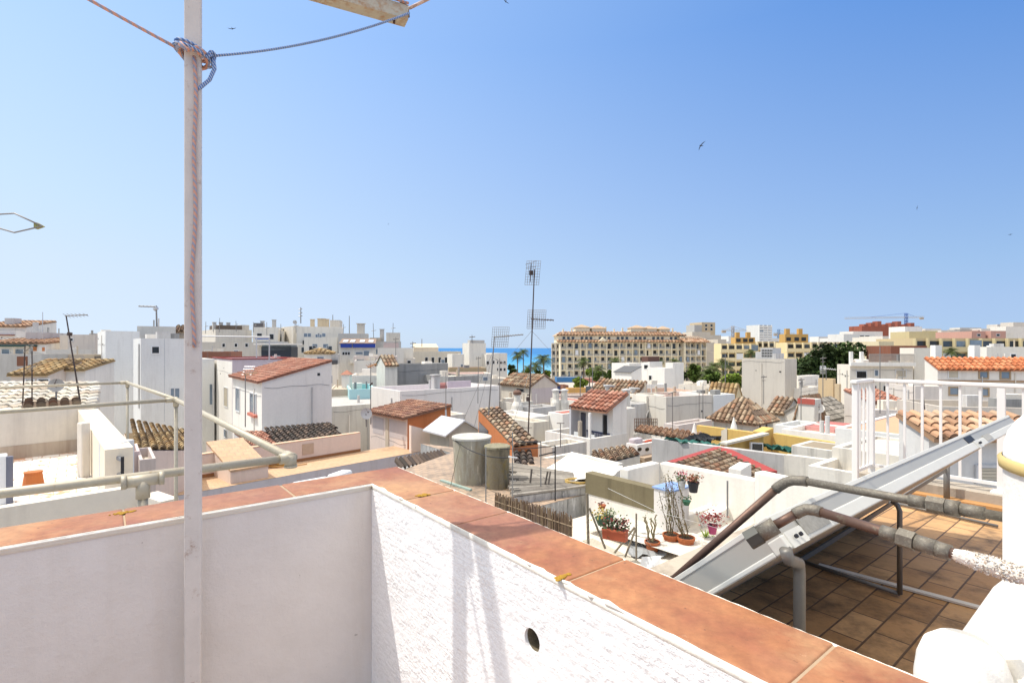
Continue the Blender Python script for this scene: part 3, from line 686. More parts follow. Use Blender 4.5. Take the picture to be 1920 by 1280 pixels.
# tank / flared base / stub
WH = plaster((.84,.83,.80), .06); tc = Vector((1.373,1.085,0))
tk = thing('water_tank', 'bright white rounded tank with a yellow band on a flared base at the right edge', 'tank', tc+Vector((0,0,ZS)))
MB().lathe([(.40,ZS), (.38,-1.0), (.338,-.753), (.27,-.60), (.25,-.573), (.25,-.285)], tc, 48, cap=False).build('tank_body', WH, tk, smooth=True)
MB().lathe([(.25,-.285), (.258,-.282), (.260,-.262), (.252,-.256)], tc, 48, cap=False).build('band', paint((.66,.50,.20), .6, var=.3), tk, smooth=True)
MB().lathe([(.250,-.257), (.249,-.23), (.241,-.20), (.227,-.175), (.18,-.12), (.10,-.085), (.0,-.072)], tc, 48, cap=False).build('dome', WH, tk, smooth=True)
o = MB().lathe([(.085,ZS), (.085,-.73), (.080,-.69), (.068,-.655), (.045,-.635), (.0,-.627)], W(.385,-2.27,0), 32, cap=False).build('vent_stub', WH, smooth=True); tag(o, 'short white rounded vent stub at the foot of the white tank', 'vent')
# white railing
RW = paint((.84,.82,.78), .4, var=.06); zt = -.335; zb_ = -1.285; zc = ZS+.13
rl = thing('railing', 'white painted metal railing at the far edge of the solar roof', 'railing', W(5.55,-.5,zc))
ra, rb = W(5.08,-.53,0), W(5.55,-.53,0); rc = W(5.55,-6,0)
at = lambda p, z: Vector((p.x,p.y,z))
mb = MB().bar(at(ra-U*.06,zt-.02), at(rb+U*.02,zt-.018), .062, .036); mb.bar(at(rb+V*.0,zt-.019), at(rc,zt-.019), .062, .036); mb.build('top_rail', RW, rl, bevel=.008)
MB().bar(at(ra,zb_), at(rb,zb_), .03, .03).bar(at(rb,zb_-.001), at(rc,zb_-.001), .03, .03).build('bottom_rail', RW, rl)
for p, w_ in ((ra,.055), (rb,.055)): MB().bar(at(p,zc-.04), at(p,zt-.04), w_, w_, up=U).build('post', RW, rl, bevel=.006)
for k in range(3): p = ra.lerp(rb, (k+1)/4); MB().bar(at(p,zb_), at(p,zt-.04), .021, .021, up=U).build('baluster', RW, rl)
for k in range(1, 32):
    p = rb-V*(.15*k); big = k == 7
    MB().bar(at(p,zc-.04 if big else zb_), at(p,zt-.04), .055 if big else .021, .055 if big else .021, up=U).build('post' if big else 'baluster', RW, rl)
    if big: MB().bar(at(p,zc-.035), at(p,zc+.02), .14, .14, up=U).build('foot', RW, rl)
# ---------------------------------------------------------------- cream roof terrace on the left
def flat(p, z): return Vector((p.x, p.y, z))
zt_ = -2.5
ft = thing('roof_terrace', 'cream walled roof terrace with white patchy tiled floor, far left', 'roof terrace', PZ(120,900,zt_))
a0, a1 = PZ(-80,873,zt_), PZ(146,846,zt_); n1 = PZ(190,925,zt_)
c0_, c1_ = PZ(-60,962,-2.12), PZ(262,911,-2.12)
PATCH, t, b = nt('patchy_floor'); pos = mapped(t, (1,1,1))
br = N(t, 'ShaderNodeTexBrick'); mp = N(t, 'ShaderNodeMapping'); mp.inputs['Rotation'].default_value = (0,0,-.7); g = N(t, 'ShaderNodeNewGeometry'); t.links.new(g.outputs['Position'], mp.inputs[0]); t.links.new(mp.outputs[0], br.inputs[0])
br.inputs['Scale'].default_value = 1; br.inputs['Brick Width'].default_value = .3; br.inputs['Row Height'].default_value = .3; br.inputs['Mortar Size'].default_value = .012
br.inputs['Color1'].default_value = (.80,.77,.72,1); br.inputs['Color2'].default_value = (.76,.73,.67,1); br.inputs['Mortar'].default_value = (.55,.40,.30,1)
f = ramp(t, noise(t, pos, 2.3, 7, .75), .56, .60)
t.links.new(mix(t, f, br.outputs['Color'], (.62,.30,.16)), b.inputs['Base Color']); b.inputs['Roughness'].default_value = .85
fl = [flat(a0,zt_), flat(c0_,zt_), flat(c1_,zt_), flat(n1,zt_)+U*.6, flat(a1,zt_)+U*.2]
MB().poly(fl).build('terrace_floor', PATCH, ft)
mb = MB().seg(a0, a1+(a1-a0).normalized()*.3, .25, -11.3, -1.46); mb.build('wall', CREAM, ft)
MB().seg(a0, a1, .02, zt_, zt_+.30, side=-1).build('skirting', plaster((.55,.46,.36), .9, (.3,.22,.16)), ft)
MB().seg(a1, n1+(n1-a1).normalized()*.5, .38, -11.3, -1.50, -1.68, side=1).build('wall', plaster((.80,.74,.64), .12), ft)
e1, e2 = PZ(184,921,zt_), PZ(229,921,zt_)
MB().seg(e1, e2, .3, -11.3, -1.64).build('pillar', plaster((.72,.76,.82), .1), ft, bevel=.02)
b1 = PZ(153,896,zt_); MB().seg(b1, PZ(170,893,zt_), .22, zt_, -1.45).build('buttress', CREAM, ft, bevel=.02)
MB().seg(c0_, c1_, .18, -11.3, -2.12).build('wall', CREAM, ft)
MB().seg(c1_, PZ(300,947,-2.3), .25, -11.3, -2.25).build('wall', CREAM, ft)
p1, p2 = PZ(-6,948,zt_), PZ(14,945,zt_); MB().seg(p1, p2, .3, zt_, -1.72).build('pillar', plaster((.72,.76,.82), .1), ft, bevel=.02)
dp = PZ(18,944,zt_); o = MB().tube([flat(dp,zt_), flat(dp,-1.74)], .045, 10).build('drainpipe', paint((.16,.17,.22), .5)); tag(o, 'dark drainpipe on the edge of the blue-white pillar at far left', 'pipe')
gt = thing('gate', 'low black iron gate hinged on the blue-white pillar of the cream terrace', 'gate', PZ(203,921,zt_))
g0_, g1_ = PZ(201,921,zt_)-Vector((0,.08,0)), PZ(238,932,zt_)-Vector((0,.1,0))
MB().bar(flat(g0_,-1.78), flat(g1_,-1.85), .05, .05).bar(flat(g0_,-2.1), flat(g1_,-2.12), .04, .04).bar(flat(g0_,-2.45), flat(g1_,-2.45), .04, .04).build('rail', paint((.28,.29,.32), .5, .3), gt)
for k in range(3): p = g0_.lerp(g1_, k/2); MB().bar(flat(p,zt_), flat(p,-1.8), .045, .045, up=U).build('bar', BIRON, gt)
bk = PZ(62.5,909,zt_); o = MB().lathe([(.155,0), (.125,.22), (.135,.225), (.135,.25), (.12,.252), (0,.252)], bk, 20, cap=False).build('flower_pot', paint((.52,.16,.04), .7, var=.2), smooth=False); tag(o, 'orange flower pot upturned on the white patchy terrace floor', 'flower pot')

# ---------------------------------------------------------------- pink terrace below the left parapet
k6 = 1.2; ze = -6.0
pt = thing('roof_terrace', 'pale pink walled roof terrace with warm tiled floor behind the parapet corner', 'roof terrace', PZ(560,870,ze))
q0, q1 = PZ(236,946,ze), PZ(838,837,ze); w0_, w1_ = PZ(300,909,ze), PZ(676,846,ze)
TF = slabs((.66,.42,.24),(.70,.47,.28),(.55,.38,.25), .35,.35, ang=-.67, dirt=.1, dirtcol=(.3,.2,.1))
MB().poly([q0, q1, q1+V*2.6, w1_+(w1_-w0_).normalized()*1.0, w1_, w0_, w0_-(w1_-w0_).normalized()*3]).build('terrace_floor', TF, pt)
MB().seg(q0, q1, .15, -12, ze-.012).build('wall', plaster((.58,.58,.62), .35), pt)  # grey-blue plaster paints the shade of this side
wd = (w1_-w0_).normalized()
MB().seg(w0_-wd*3, w1_, .25, -12, ze+1.06).build('wall', PINK, pt)
MB().seg(w0_-wd*3-V*.01, w1_-V*.01, .012, ze+.01, ze+.16, side=-1).build('skirting', paint((.36,.17,.07), .7), pt)
MB().seg(w0_-wd*3-V*.03, w1_, .31, ze+1.062, ze+1.11).build('coping', paint((.72,.50,.34), .8, var=.15), pt)
pn = PZ(567,852,ze+.32); pl = MB(); 
def onwall(px, z, off=-.04):   # point on the pink far wall
    k = (px-CX)/F; d = wd; A = w0_; tt = (k*A.y-A.x)/(d.x-k*d.y); p = A+d*tt-V*(-off); return Vector((p.x,p.y,z))
a_, b__ = onwall(567,0), onwall(588,0); MB().seg(a_, b__, .03, ze+.34, ze+.90).build('vent_panel', paint((.60,.46,.34), .6, var=.3), pt)
# wedge bulkhead
bh = H('pale pink stair bulkhead with sloping warm tiled top on the pink terrace', 432, 503, 885, 22.8, l=387, az=43, base=ze-.02, mat=PINK, roof='mono_v', rh=.85, rmat=TF, over=.04, name='stair_bulkhead', cat='bulkhead')
# terrace house with tiled mono roof
fh = H('pink stair house with brown tiled lean-to roof and orange end wall', 764, 845, 785, 30.6, l=694, az=47, base=ze-6, mat=ORANGE, roof='mono_u', rh=.45, pal='brown', sp=.30, over=.4, lichen=.5)
fh.fb('v', 0, fh.lv, 0, fh.h-.02, .003, .02, MB(fh.M)).build('pink_render', PINK, fh.root)
fh.pan('recess', 'v', 700, 782, 720, 813, plaster((.64,.56,.52), .1), .035); fh.pan('recess', 'v', 731, 788, 762, 822, plaster((.64,.56,.52), .1), .035)
fh.pan('door_frame', 'v', 724, 784, 730, 848, plaster((.66,.54,.40), .1), .06)
r1 = PZ(764,846,ze); MB().seg(r1-V*.2, q1+V*.05, .25, -12, ze+1.55, ze+.72, side=-1).build('wall', plaster((.80,.70,.65), .1), pt)
MB().seg(q1, q1+U*.35, .25, -12, ze+.72).build('wall', plaster((.52,.52,.55), .3), pt)  # end face coloured grey for its shade, unlike the pink lit wall
hs = PZ(520,874,ze+.02); mb = MB()
for k in range(3): mb.tube([hs+Vector((math.cos(a*.5)*(.35+k*.07), math.sin(a*.5)*(.25+.04*k), .02+.02*k)) for a in range(13)], .022, 6)
mb.tube([hs+Vector((.4,0,.02)), hs+Vector((.9,.1,.02)), hs+Vector((1.3,.5,.02))], .022, 6)
o = mb.build('hose', paint((.50,.26,.05), .6), smooth=True); tag(o, 'small orange hose coil lying on the pink terrace floor', 'hose')
# air conditioner tops just beyond the corner coping
for (x0,y0,x1,y1,Y,lb) in ((558,907,624,895,6.2,'white plastic box top just behind the left coping, the longer one'), (634,890,662,880,6.6,'small white box top just behind the left coping beside the longer one')):
    A = P(x0,y0,Y); B = P(x1,y1,Y*1.06); o = MB().seg(A, B, .16, A.z-.5, A.z, B.z).build('outdoor_unit', paint((.80,.80,.78), .5, var=.1), bevel=.03); tag(o, lb, 'air conditioner')

# white block C with red lean-to roof and its tiled annex
hc = H('white house with sloping red roof and three shuttered windows on its sunny side', 491, 622, 717, 36, l=436, mat=plaster((.86,.84,.82), .12), roof='mono_u', rh=1.35, pal='red', sp=.3, over=.3)
hc.win('v', 470, 738, 481, 778, 'light'); hc.win('v', 443, 728, 450, 770, 'light'); hc.pan('vent_grille', 'u', 595, 699, 600, 704, DGLASS, .02)
hc.pan('window_box', 'v', 470, 775, 483, 780, paint((.6,.2,.14), .7), .25)
hb = H('white house with mauve gable band under a dark red roof rim behind the red lean-to', 436, 560, 674, 46.5, l=398, mat=MAUVE, rim=.25, rmat=SALMON, lv=9)
hb.pan('sunny_render', 'v', 399, 676, 435.5, 850, plaster((.82,.82,.82), .12), .02)
hb.win('v', 421, 727, 428, 762, 'shutter'); hb.win('v', 421, 806, 427, 820, 'light')
mb = MB(hb.M); 
for q in ((-.05,hb.lu+.05,-.06,.14), (-.05,hb.lu+.05,hb.lv-.14,hb.lv+.06)): mb.box(q[0],q[1],q[2],q[3],hb.h+.002,hb.h+.10)
mb.box(-.06,.12,.14,hb.lv-.14,hb.h+.002,hb.h+.10); mb.box(hb.lu-.12,hb.lu+.06,.14,hb.lv-.14,hb.h+.002,hb.h+.10); mb.build('red_rim', paint((.30,.05,.04), .7), hb.root)
h0 = H('tall blue-white block left of the mauve house, half hidden by the post', 376, 402, 673, 52, lv=8, mat=plaster((.74,.77,.80), .15))
h0.win('u', 393, 720, 398, 758, 'light')
# annex roof: shade painted as black tiles, its sunlit patch as red ones
an = thing('annex_roof', 'shade-dark barrel tile roof leaning on the big white wall', 'roof', P(560,830,32))
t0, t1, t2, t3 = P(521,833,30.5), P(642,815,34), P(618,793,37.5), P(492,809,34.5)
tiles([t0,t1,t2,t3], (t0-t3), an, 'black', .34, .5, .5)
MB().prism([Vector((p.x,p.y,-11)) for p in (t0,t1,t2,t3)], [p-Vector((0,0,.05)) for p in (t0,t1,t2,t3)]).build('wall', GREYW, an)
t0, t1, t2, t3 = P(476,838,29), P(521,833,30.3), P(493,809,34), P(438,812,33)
an2 = thing('annex_roof', 'small sunlit red tile roof beside the shade-dark tiles', 'roof', P(480,825,31)); tiles([t0,t1,t2,t3], t0-t3, an2, 'red', .3, .45, .15)
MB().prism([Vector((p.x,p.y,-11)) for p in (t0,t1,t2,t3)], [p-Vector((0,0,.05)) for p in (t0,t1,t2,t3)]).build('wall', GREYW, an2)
# corrugated grey building between C and the stair house
hg = H('pale grey building with corrugated sheet top between the white gable and the stair house', 622, 742, 762, 45, lv=9, mat=plaster((.66,.67,.66), .45), rim=.1, rmat=plaster((.52,.50,.47), .6))
# tall blue white blocks at left
A2 = H('tall blank blue-white block with small square window, nearer of the two slabs', 264, 352, 634, 44, l=250, az=47, mat=plaster((.72,.75,.79), .2), lv=6)
A2.win('u', 285, 650, 298, 662, 'dark'); A2.win('u', 320, 728, 326, 745, 'light'); A2.win('u', 328, 728, 336, 745, 'light'); A2.win('u', 320, 806, 334, 834, 'bars')
A2.pan('crack', 'u', 308, 634, 308.6, 790, paint((.45,.47,.5), .8), .012)
A1 = H('tall blue-white block with narrow sunlit edge, farther of the two slabs', 198, 262, 620, 51, l=183, az=46, mat=plaster((.74,.77,.81), .2))
A0_ = H('beige roof room standing on top of the tall blue-white slabs', 257, 327, 611, 56, lv=5, az=60, mat=plaster((.66,.64,.58), .3), base=-6)
H('low brown roofed attic at the right of the slab roof room', 327, 352, 622, 60, lv=5, az=60, mat=SAND, roof='mono_v', rh=.8, pal='old', base=-6, sp=.5, row=.6)
# mossy tile roof + pink walls under the slabs
t0, t1, t2, t3 = P(250,842,19), P(352,842,22), P(345,806,29), P(232,812,28)
mo = thing('annex_roof', 'ochre mossy tile roof under the blue-white slabs', 'roof', P(300,835,23)); tiles([t0,t1,t2,t3], t0-t3, mo, 'ochre', .3, .5, .6)
MB().prism([Vector((p.x,p.y,-11)) for p in (t0,t1,t2,t3)], [p-Vector((0,0,.05)) for p in (t0,t1,t2,t3)]).build('wall', PINK, mo)
H('low mauve-pink parapet block beside the blue-white pillar', 234, 262, 848, 15.5, lv=1.6, az=51.7, mat=plaster((.66,.55,.54), .2), rim=.3)
H('small pale pink lean-to wall behind the front pipe post', 262, 292, 862, 15.0, lv=2.2, mat=plaster((.66,.58,.55), .3), rim=.3, l=None)

# ---------------------------------------------------------------- roof with the two water tanks
zq = -4.13
tkroof = thing('tank_roof', 'weathered low roof with cracked tile paving, carrying the two old water tanks', 'roof', PZ(880,915,zq))
c_ = PZ(1100,914,-3.95); W_ = lambda a, b: flat(c_-U*a+V*b, 0)
MOULD = fibre((.62,.61,.58), (.13,.13,.125), (.34,.34,.33))
RFL = slabs((.56,.40,.27),(.50,.36,.25),(.35,.28,.22), .28,.28, ang=-.67, dirt=.85, dirtcol=(.16,.13,.10), patch=1.4)
s0 = P(757,882,17.6); s1 = P(846,862,20.4)
pp = [W_(5.6,0), W_(0,0), flat(PZ(1090,866,-4.13),0), flat(s1,0)+V*2.5, flat(s1,0), flat(s0,0), flat(s0,0)-V*5.0]
MB().prism([flat(p,-11.3) for p in pp], [flat(p,zq-.01) for p in pp]).build('wall', MOULD, tkroof)
we = P(1147,912,13.9); MB().seg(c_-U*.02, we, .25, -11.3, -3.92, we.z).build('wall', plaster((.78,.77,.74), .45), tkroof)
MB().poly([flat(p,zq) for p in pp]).build('roof_paving', RFL, tkroof)
# corrugated area
cr = MB(); n = 30; zs = -3.9
LA, LB, RA, RB = PZ(962,930,zs), PZ(954,868,zs), PZ(1119,908,zs), PZ(1106,893,zs)
for k in range(n):
    f = (k+.5)/n; cr.cur = rnd.choice(PAL['grey']); a_ = LA.lerp(LB, f); b_ = RA.lerp(RB, f); d_ = (b_-a_).normalized()
    cr.tube([a_-d_*rnd.uniform(-.25,.12)+Vector((0,0,rnd.uniform(0,.03))), a_.lerp(b_,.5)+Vector((0,0,rnd.uniform(-.01,.02))), b_+d_*rnd.uniform(-.08,.1)], .05, 6)
cr.build('corrugated_sheet', tilemat(lichen=.6), tkroof)
MB().prism([flat(p,zq-.4) for p in (LA,RA,RB,LB)], [flat(p,-3.94) for p in (LA,RA,RB,LB)]).build('sheet_base', MOULD, tkroof)
# cap row of blackened tiles
cap = MB(); s0 = P(757,882,17.6); s1 = P(846,862,20.4); L = (s1-s0); nn = 13
for k in range(nn):
    p = s0+L*(k/nn); cap.cur = rnd.choice(PAL['black']); d_ = -V
    for ring in range(1):
        rr_ = L.length/nn*.52; e_ = L.normalized()
        A_ = [cap.vert(p+e_*(-math.cos(math.pi*t/5)*rr_)+Vector((0,0,math.sin(math.pi*t/5)*rr_*1.3))) for t in range(6)]
        B_ = [cap.vert(p+V*.55+e_*(-math.cos(math.pi*t/5)*rr_)+Vector((0,0,math.sin(math.pi*t/5)*rr_*1.3+.22))) for t in range(6)]
        for t in range(5): cap.face((A_[t],A_[t+1],B_[t+1],B_[t]))
o = cap.build('roof_edge', tilemat(lichen=.4)); tag(o, 'row of blackened corrugated tile ends along the grey terrace wall', 'roof edge')
MB().seg(s0-V*.05, s1-V*.05, .6, -11, s0.z-.02, s1.z-.02).build('wall', STAIN, o)
FIB = fibre((.52,.48,.38), (.30,.25,.17), (.40,.37,.26)); FIB2 = fibre((.27,.23,.15), (.06,.055,.04), (.22,.16,.05))
def tank(px0, px1, yt, yb, lab, mat, lidmat, thin=False):
    c = PZ((px0+px1)/2, yb-6, zq); r_ = (px1-px0)/2/F*c.y; zt2 = -(yt+8-HY)/F*c.y
    o = thing('water_tank', lab, 'tank', c); h_ = zt2-zq
    MB().lathe([(r_*.90,.0), (r_*.93,h_*.25), (r_*.96,h_*.7), (r_,h_*.93), (r_*1.0,h_)], c, 40, cap=False).build('body', mat, o, smooth=True)
    MB().lathe([(r_*1.0,h_), (r_*1.05,h_+.005), (r_*1.05,h_+.06), (r_*.98,h_+.075), (0,h_+.095)], c, 40, cap=False).build('lid', lidmat, o)
    return o, c, r_, h_
tk1, tc1, tr1, th1 = tank(849, 920, 813, 908, 'large grey fibre cement water tank with white lid, left one of the pair', FIB, fibre((.62,.60,.54), (.40,.37,.30), (.5,.48,.40)))
tk2, tc2, tr2, th2 = tank(909, 956, 831, 919, 'smaller mossy dark water tank, right one of the pair', FIB2, fibre((.34,.31,.21), (.13,.11,.06), (.22,.2,.1)))
pl0, pl1 = PZ(827,900,zq+.03), PZ(883,918,zq+.03); o = MB().bar(pl0, pl1, .10, .05).build('plank', paint((.36,.46,.40), .7, var=.3)); tag(o, 'pale green plank lying on the paving in front of the large tank', 'plank')
def wire(lab, pts, r_, mat, name='cable', s_=0):
    o = MB().tube([Vector(p) for p in pts], r_, 6).build(name, mat, smooth=True); tag(o, lab, 'cable'); return o
BLK = paint((.02,.02,.022), .5); GRYP = paint((.30,.30,.29), .5, .4, var=.3)
a_ = tc1+Vector((-tr1*.8,-tr1*.6,th1-.02)); b_ = Vector(P(958,857,13.2))
wire('black hose drooping from the large tank across to the small tank', sag(a_, b_, .17), .014, BLK, 'hose')
wire('thin tie wire hanging in front of the large tank down to the paving', [tc1+Vector((-tr1*.5,-tr1*.95,th1-.05)), PZ(845,911,zq)], .008, paint((.2,.18,.12), .8))
# black iron pipe frame
fi = thing('pipe_rack', 'thin black iron pipe frame over the corrugated roof right of the tanks', 'pipe frame', PZ(1014,950,zq))
pa, pb, pc = P(1041,836,14.0), P(1014,828,14.4), P(911,842,15.2)
MB().tube([P(1041,835,14.0), P(1000,840,14.5), pc], .013, 8).build('rail', BLK, fi); MB().tube([pb, P(965,828,16.0)], .018, 8).build('rail', BLK, fi)
MB().tube([pa, flat(pa,-4.3)], .018, 8).build('upright', BLK, fi); MB().tube([pb, flat(pb,-4.3)], .016, 8).build('upright', GRYP, fi)
MB().tube([P(1040,847,14.0), P(1011,854,14.2)], .018, 8).build('rail', BLK, fi)
pp_ = thing('standpipe', 'white standpipe with a tee in front of the small mossy tank', 'pipe', PZ(960,925,zq))
p = P(961,935,13.0); MB().tube([flat(p,-4.3), flat(p,-(810-HY)/F*13)], .014, 8).build('pipe', GRYP, pp_); MB().tube([P(953,856,13.0), P(970,858,13.0)], .022, 8).build('tee', paint((.7,.7,.68), .5), pp_)
p2 = P(911,915,13.6); o = MB().tube([flat(p2,zq), flat(p2,-(838-HY)/F*13.6)], .016, 8).build('standpipe', GRYP); tag(o, 'thin grey pipe standing against the left of the small mossy tank', 'pipe')
# sticks & hose coil
for x, y, dx, h_, lb in ((994,905,3,26,'first of three short sticks on the corrugated roof, the left one'), (1021,912,6,29,'dark short stick on the corrugated roof beside the black frame'), (1028,908,4,25,'short stick on the corrugated roof nearest the hose coil')):
    p = P(x,y,14.6); q = P(x+dx,y-h_,14.7); o = MB().bar(p,q,.03,.05).build('stick', paint((.14,.12,.10), .8)); tag(o, lb, 'stick')
hz = P(1084,905,14.9); mb = MB()
for k in range(6): 
    ph = rnd.random()*6; mb.tube([hz+Vector((math.cos(a*.4+ph)*(.36+rnd.uniform(-.06,.06)), math.sin(a*.4+ph)*(.26+rnd.uniform(-.04,.04)), .02*k-.02)) for a in range(17)], .013, 6)
o = mb.build('hose', paint((.62,.42,.12), .5), smooth=True); tag(o, 'coil of yellow hose lying on the edge of the corrugated roof', 'hose')
# reed fence
ra_, rb_ = P(929,923,11.0), P(1073,968,9.45)
rf = thing('reed_fence', 'brown reed screen fence just beyond the right coping', 'fence', flat(ra_, -4.6))
mb = MB(); L = (rb_-ra_); n = 330
for k in range(n):
    p = ra_+L*(k/n)+V*0+Vector((rnd.uniform(-.015,.015),rnd.uniform(-.015,.015),0)); c = rnd.choice([(.30,.20,.12),(.24,.16,.10),(.38,.28,.17),(.18,.12,.08),(.33,.24,.18)]); z = p.z+rnd.uniform(-.09,.04)
    mb.tube([flat(p,-4.9), Vector((p.x+rnd.uniform(-.02,.02),p.y,z))], .0080, 5, col=c)
mb.build('reeds', tilemat(lichen=.2), rf); MB().seg(ra_+V*.03-Vector((0,0,.1)), rb_+V*.03, .015, -4.9, ra_.z-.10, rb_.z-.10).build('backing', paint((.17,.12,.075), .95, var=.6, scale=30), rf)
for z in (-.18,-.75): MB().tube([ra_+Vector((0,-.02,z)), rb_+Vector((0,-.02,z))], .012, 6).build('rail', paint((.30,.22,.14), .8), rf)

# ---------------------------------------------------------------- patio with pots
zp = -4.5
pat = thing('patio', 'small white painted patio with potted plants below the right coping', 'patio', PZ(1250,1040,zp))
wA, wB = PZ(1109,890,-3.45), PZ(1257,926,-3.45); wd2 = (wB-wA).normalized()
PFLOOR = plaster((.76,.72,.66), .5, (.35,.30,.25))
fl = [flat(wA,zp), flat(wA,zp)-U*4.5, flat(wB,zp)-U*4.0-V*1.5, flat(wB,zp)-V*2.2, flat(wB,zp)-V*2.0+U*2.8, flat(wB,zp)+U*2.8]
MB().poly(fl).build('patio_floor', PFLOOR, pat)
MB().seg(wA-wd2*.2, wB+wd2*.1, .25, -11, -3.98).build('wall', plaster((.78,.77,.75), .4, (.5,.45,.4)), pat)
MB().seg(wA-wd2*.2-U*.02, wB+wd2*.1-U*.02, .30, -3.978, -3.42).build('mortar_cap', plaster((.22,.185,.11), .9, (.08,.065,.04)), pat)
pr = P(1257,1010,11.9); pr.z = 0; pq = flat(P(1313,1010,11.9),0)
MB().seg(flat(wB,0)-V*.1-U*.1, flat(wB,0)-V*.1+U*.62, .5, -11, -3.37).build('pillar', plaster((.74,.74,.76), .3), pat, bevel=.015)
bt = MB().seg(flat(wB,0)-V*.13-U*.13, flat(wB,0)-V*.13+U*.65, .56, -3.368, -3.33).build('pillar_top', plaster((.22,.34,.62), .5, (.6,.65,.7)), pat)
MB().seg(flat(wB,0)+U*.55-V*.1, flat(wB,0)+U*2.8-V*.1, .2, -11, -4.05).build('wall', plaster((.78,.77,.76), .2), pat)
lw0, lw1 = PZ(1092,1014,-4.42), PZ(1240,1092,-4.42)
MB().seg(lw0, lw1, .3, -11, -4.40).build('wall', plaster((.55,.49,.38), .9, (.2,.17,.12)), pat)
POT = paint((.46,.135,.045), .75, var=.3, scale=12); LEAFG = leafmat((.06,.12,.03), (.10,.17,.05)); LEAFR = leafmat((.22,.07,.05), (.33,.16,.10)); STEM = paint((.20,.15,.08), .85)
def leaves(m, c, n, sp, s_, cols):
    for _ in range(n):
        p = Vector(c)+Vector((rnd.gauss(0,sp[0]), rnd.gauss(0,sp[1]), rnd.gauss(0,sp[2]))); a = Vector((rnd.gauss(0,1),rnd.gauss(0,1),rnd.gauss(0,.6))).normalized()*s_*rnd.uniform(.6,1.3)
        b_ = a.cross(Vector((rnd.random()-.5,rnd.random()-.5,rnd.random()))).normalized()*s_*.45; m.poly([p-a*.6, p+b_, p+a*.6, p-b_], rnd.choice(cols))
def potted(lab, px, py, r_, h_, kind, z=zp, mat=POT, name='potted_plant'):
    c = PZ(px, py, z); o = thing(name, lab, 'potted plant', c)
    MB().lathe([(r_*.68,0), (r_*.93,h_*.82), (r_*1.02,h_*.82), (r_*1.04,h_), (r_*.90,h_), (r_*.86,h_*.9), (0,h_*.9)], c, 22, cap=False).build('pot', mat, o)
    MB().lathe([(r_*.87,h_*.9), (0,h_*.93)], c, 16, cap=False).build('soil', paint((.07,.045,.03), .95), o)
    return o, c+Vector((0,0,h_*.9))
o, c = potted('terracotta pot with knobbly bare branches, leftmost on the patio floor', 1223, 1036, .165, .26, 0)
mb = MB()
for k in range(5):
    p = c.copy(); pts = [p.copy()]
    for q in range(5): p = p+Vector((rnd.uniform(-.09,.09), rnd.uniform(-.09,.09), .11)); pts.append(p.copy())
    mb.tube(pts, .022, 6, r2=.013)
mb.build('stem', paint((.24,.20,.11), .85), o); m2 = MB(); leaves(m2, c+Vector((0,0,.5)), 26, (.12,.12,.12), .03, [(1,1,1),(.7,.9,.5)]); m2.build('foliage', LEAFG, o)
def climber(o, c, h_, lean, nl):
    mb = MB(); m2 = MB()
    for k in range(6):
        p = c+Vector((rnd.uniform(-.06,.06),rnd.uniform(-.06,.06),0)); pts = [p.copy()]; n = 9; hh = h_*rnd.uniform(.7,1.05)
        for q in range(n): p = p+Vector((rnd.uniform(-.035,.035)+lean/n, rnd.uniform(-.03,.03), hh/n)); pts.append(p.copy()); leaves(m2, p, nl, (.05,.04,.06), .035, [(1,1,1),(1.4,1.1,.8),(.6,.7,.5)])
        mb.tube(pts, .012, 5, r2=.006)
    mb.build('stem', STEM, o); m2.build('foliage', leafmat((.07,.09,.03), (.16,.10,.05)), o)
o, c = potted('terracotta pot with tall thin climbing stems, middle one of three on the patio', 1258, 1028, .18, .33, 0); climber(o, c, 1.35, -.12, 4)
o, c = potted('terracotta pot with tall leaning climbing stems, right one of three on the patio', 1286, 1034, .19, .33, 0); climber(o, c, 1.5, -.32, 4)
zb2 = -3.33
o, c = potted('white pot of red flowers standing on the blue topped pillar', 1278, 917, .10, .22, 0, zb2, paint((.72,.72,.68), .6))
m2 = MB(); leaves(m2, c+Vector((0,0,.08)), 60, (.06,.06,.05), .05, [(.06,.12,.04),(.10,.15,.06)]); leaves(m2, c+Vector((0,0,.16)), 80, (.07,.07,.05), .032, [(.5,.03,.08),(.6,.06,.14),(.4,.02,.05)]); m2.build('flowers', tilemat(lichen=0), o)
o, c = potted('black pot of reddish succulents on the blue topped pillar', 1300, 922, .13, .24, 0, zb2, paint((.03,.03,.035), .6))
m2 = MB(); leaves(m2, c+Vector((0,0,.09)), 170, (.08,.08,.05), .055, [(.40,.15,.10),(.50,.24,.14),(.30,.16,.08),(.2,.18,.07)]); m2.build('foliage', tilemat(lichen=0), o)
o, c = potted('pink pot with red leaved succulent on the right of the patio', 1336, 1000, .11, .2, 0, -4.2, paint((.42,.06,.16), .6))
m2 = MB(); leaves(m2, c+Vector((0,0,.17)), 200, (.13,.11,.09), .06, [(.35,.07,.08),(.5,.14,.13),(.25,.05,.05),(.4,.2,.15)]); m2.build('foliage', tilemat(lichen=0), o)
ag = PZ(1323,1013,-4.4); ap = thing('plant', 'bright green rosette plant beside the pink pot', 'plant', ag); m2 = MB()
for k in range(22):
    a = k*2.4; e_ = rnd.uniform(.3,1.1); d_ = Vector((math.cos(a)*math.cos(e_), math.sin(a)*math.cos(e_), math.sin(e_)))*.24; s_ = d_.cross(Vector((0,0,1))).normalized()*.03; m2.poly([ag+Vector((0,0,.05))-s_, ag+Vector((0,0,.05))+s_, ag+Vector((0,0,.05))+d_], rnd.choice([(.30,.42,.06),(.22,.36,.05),(.38,.46,.10)]))
m2.build('foliage', tilemat(lichen=0), ap)
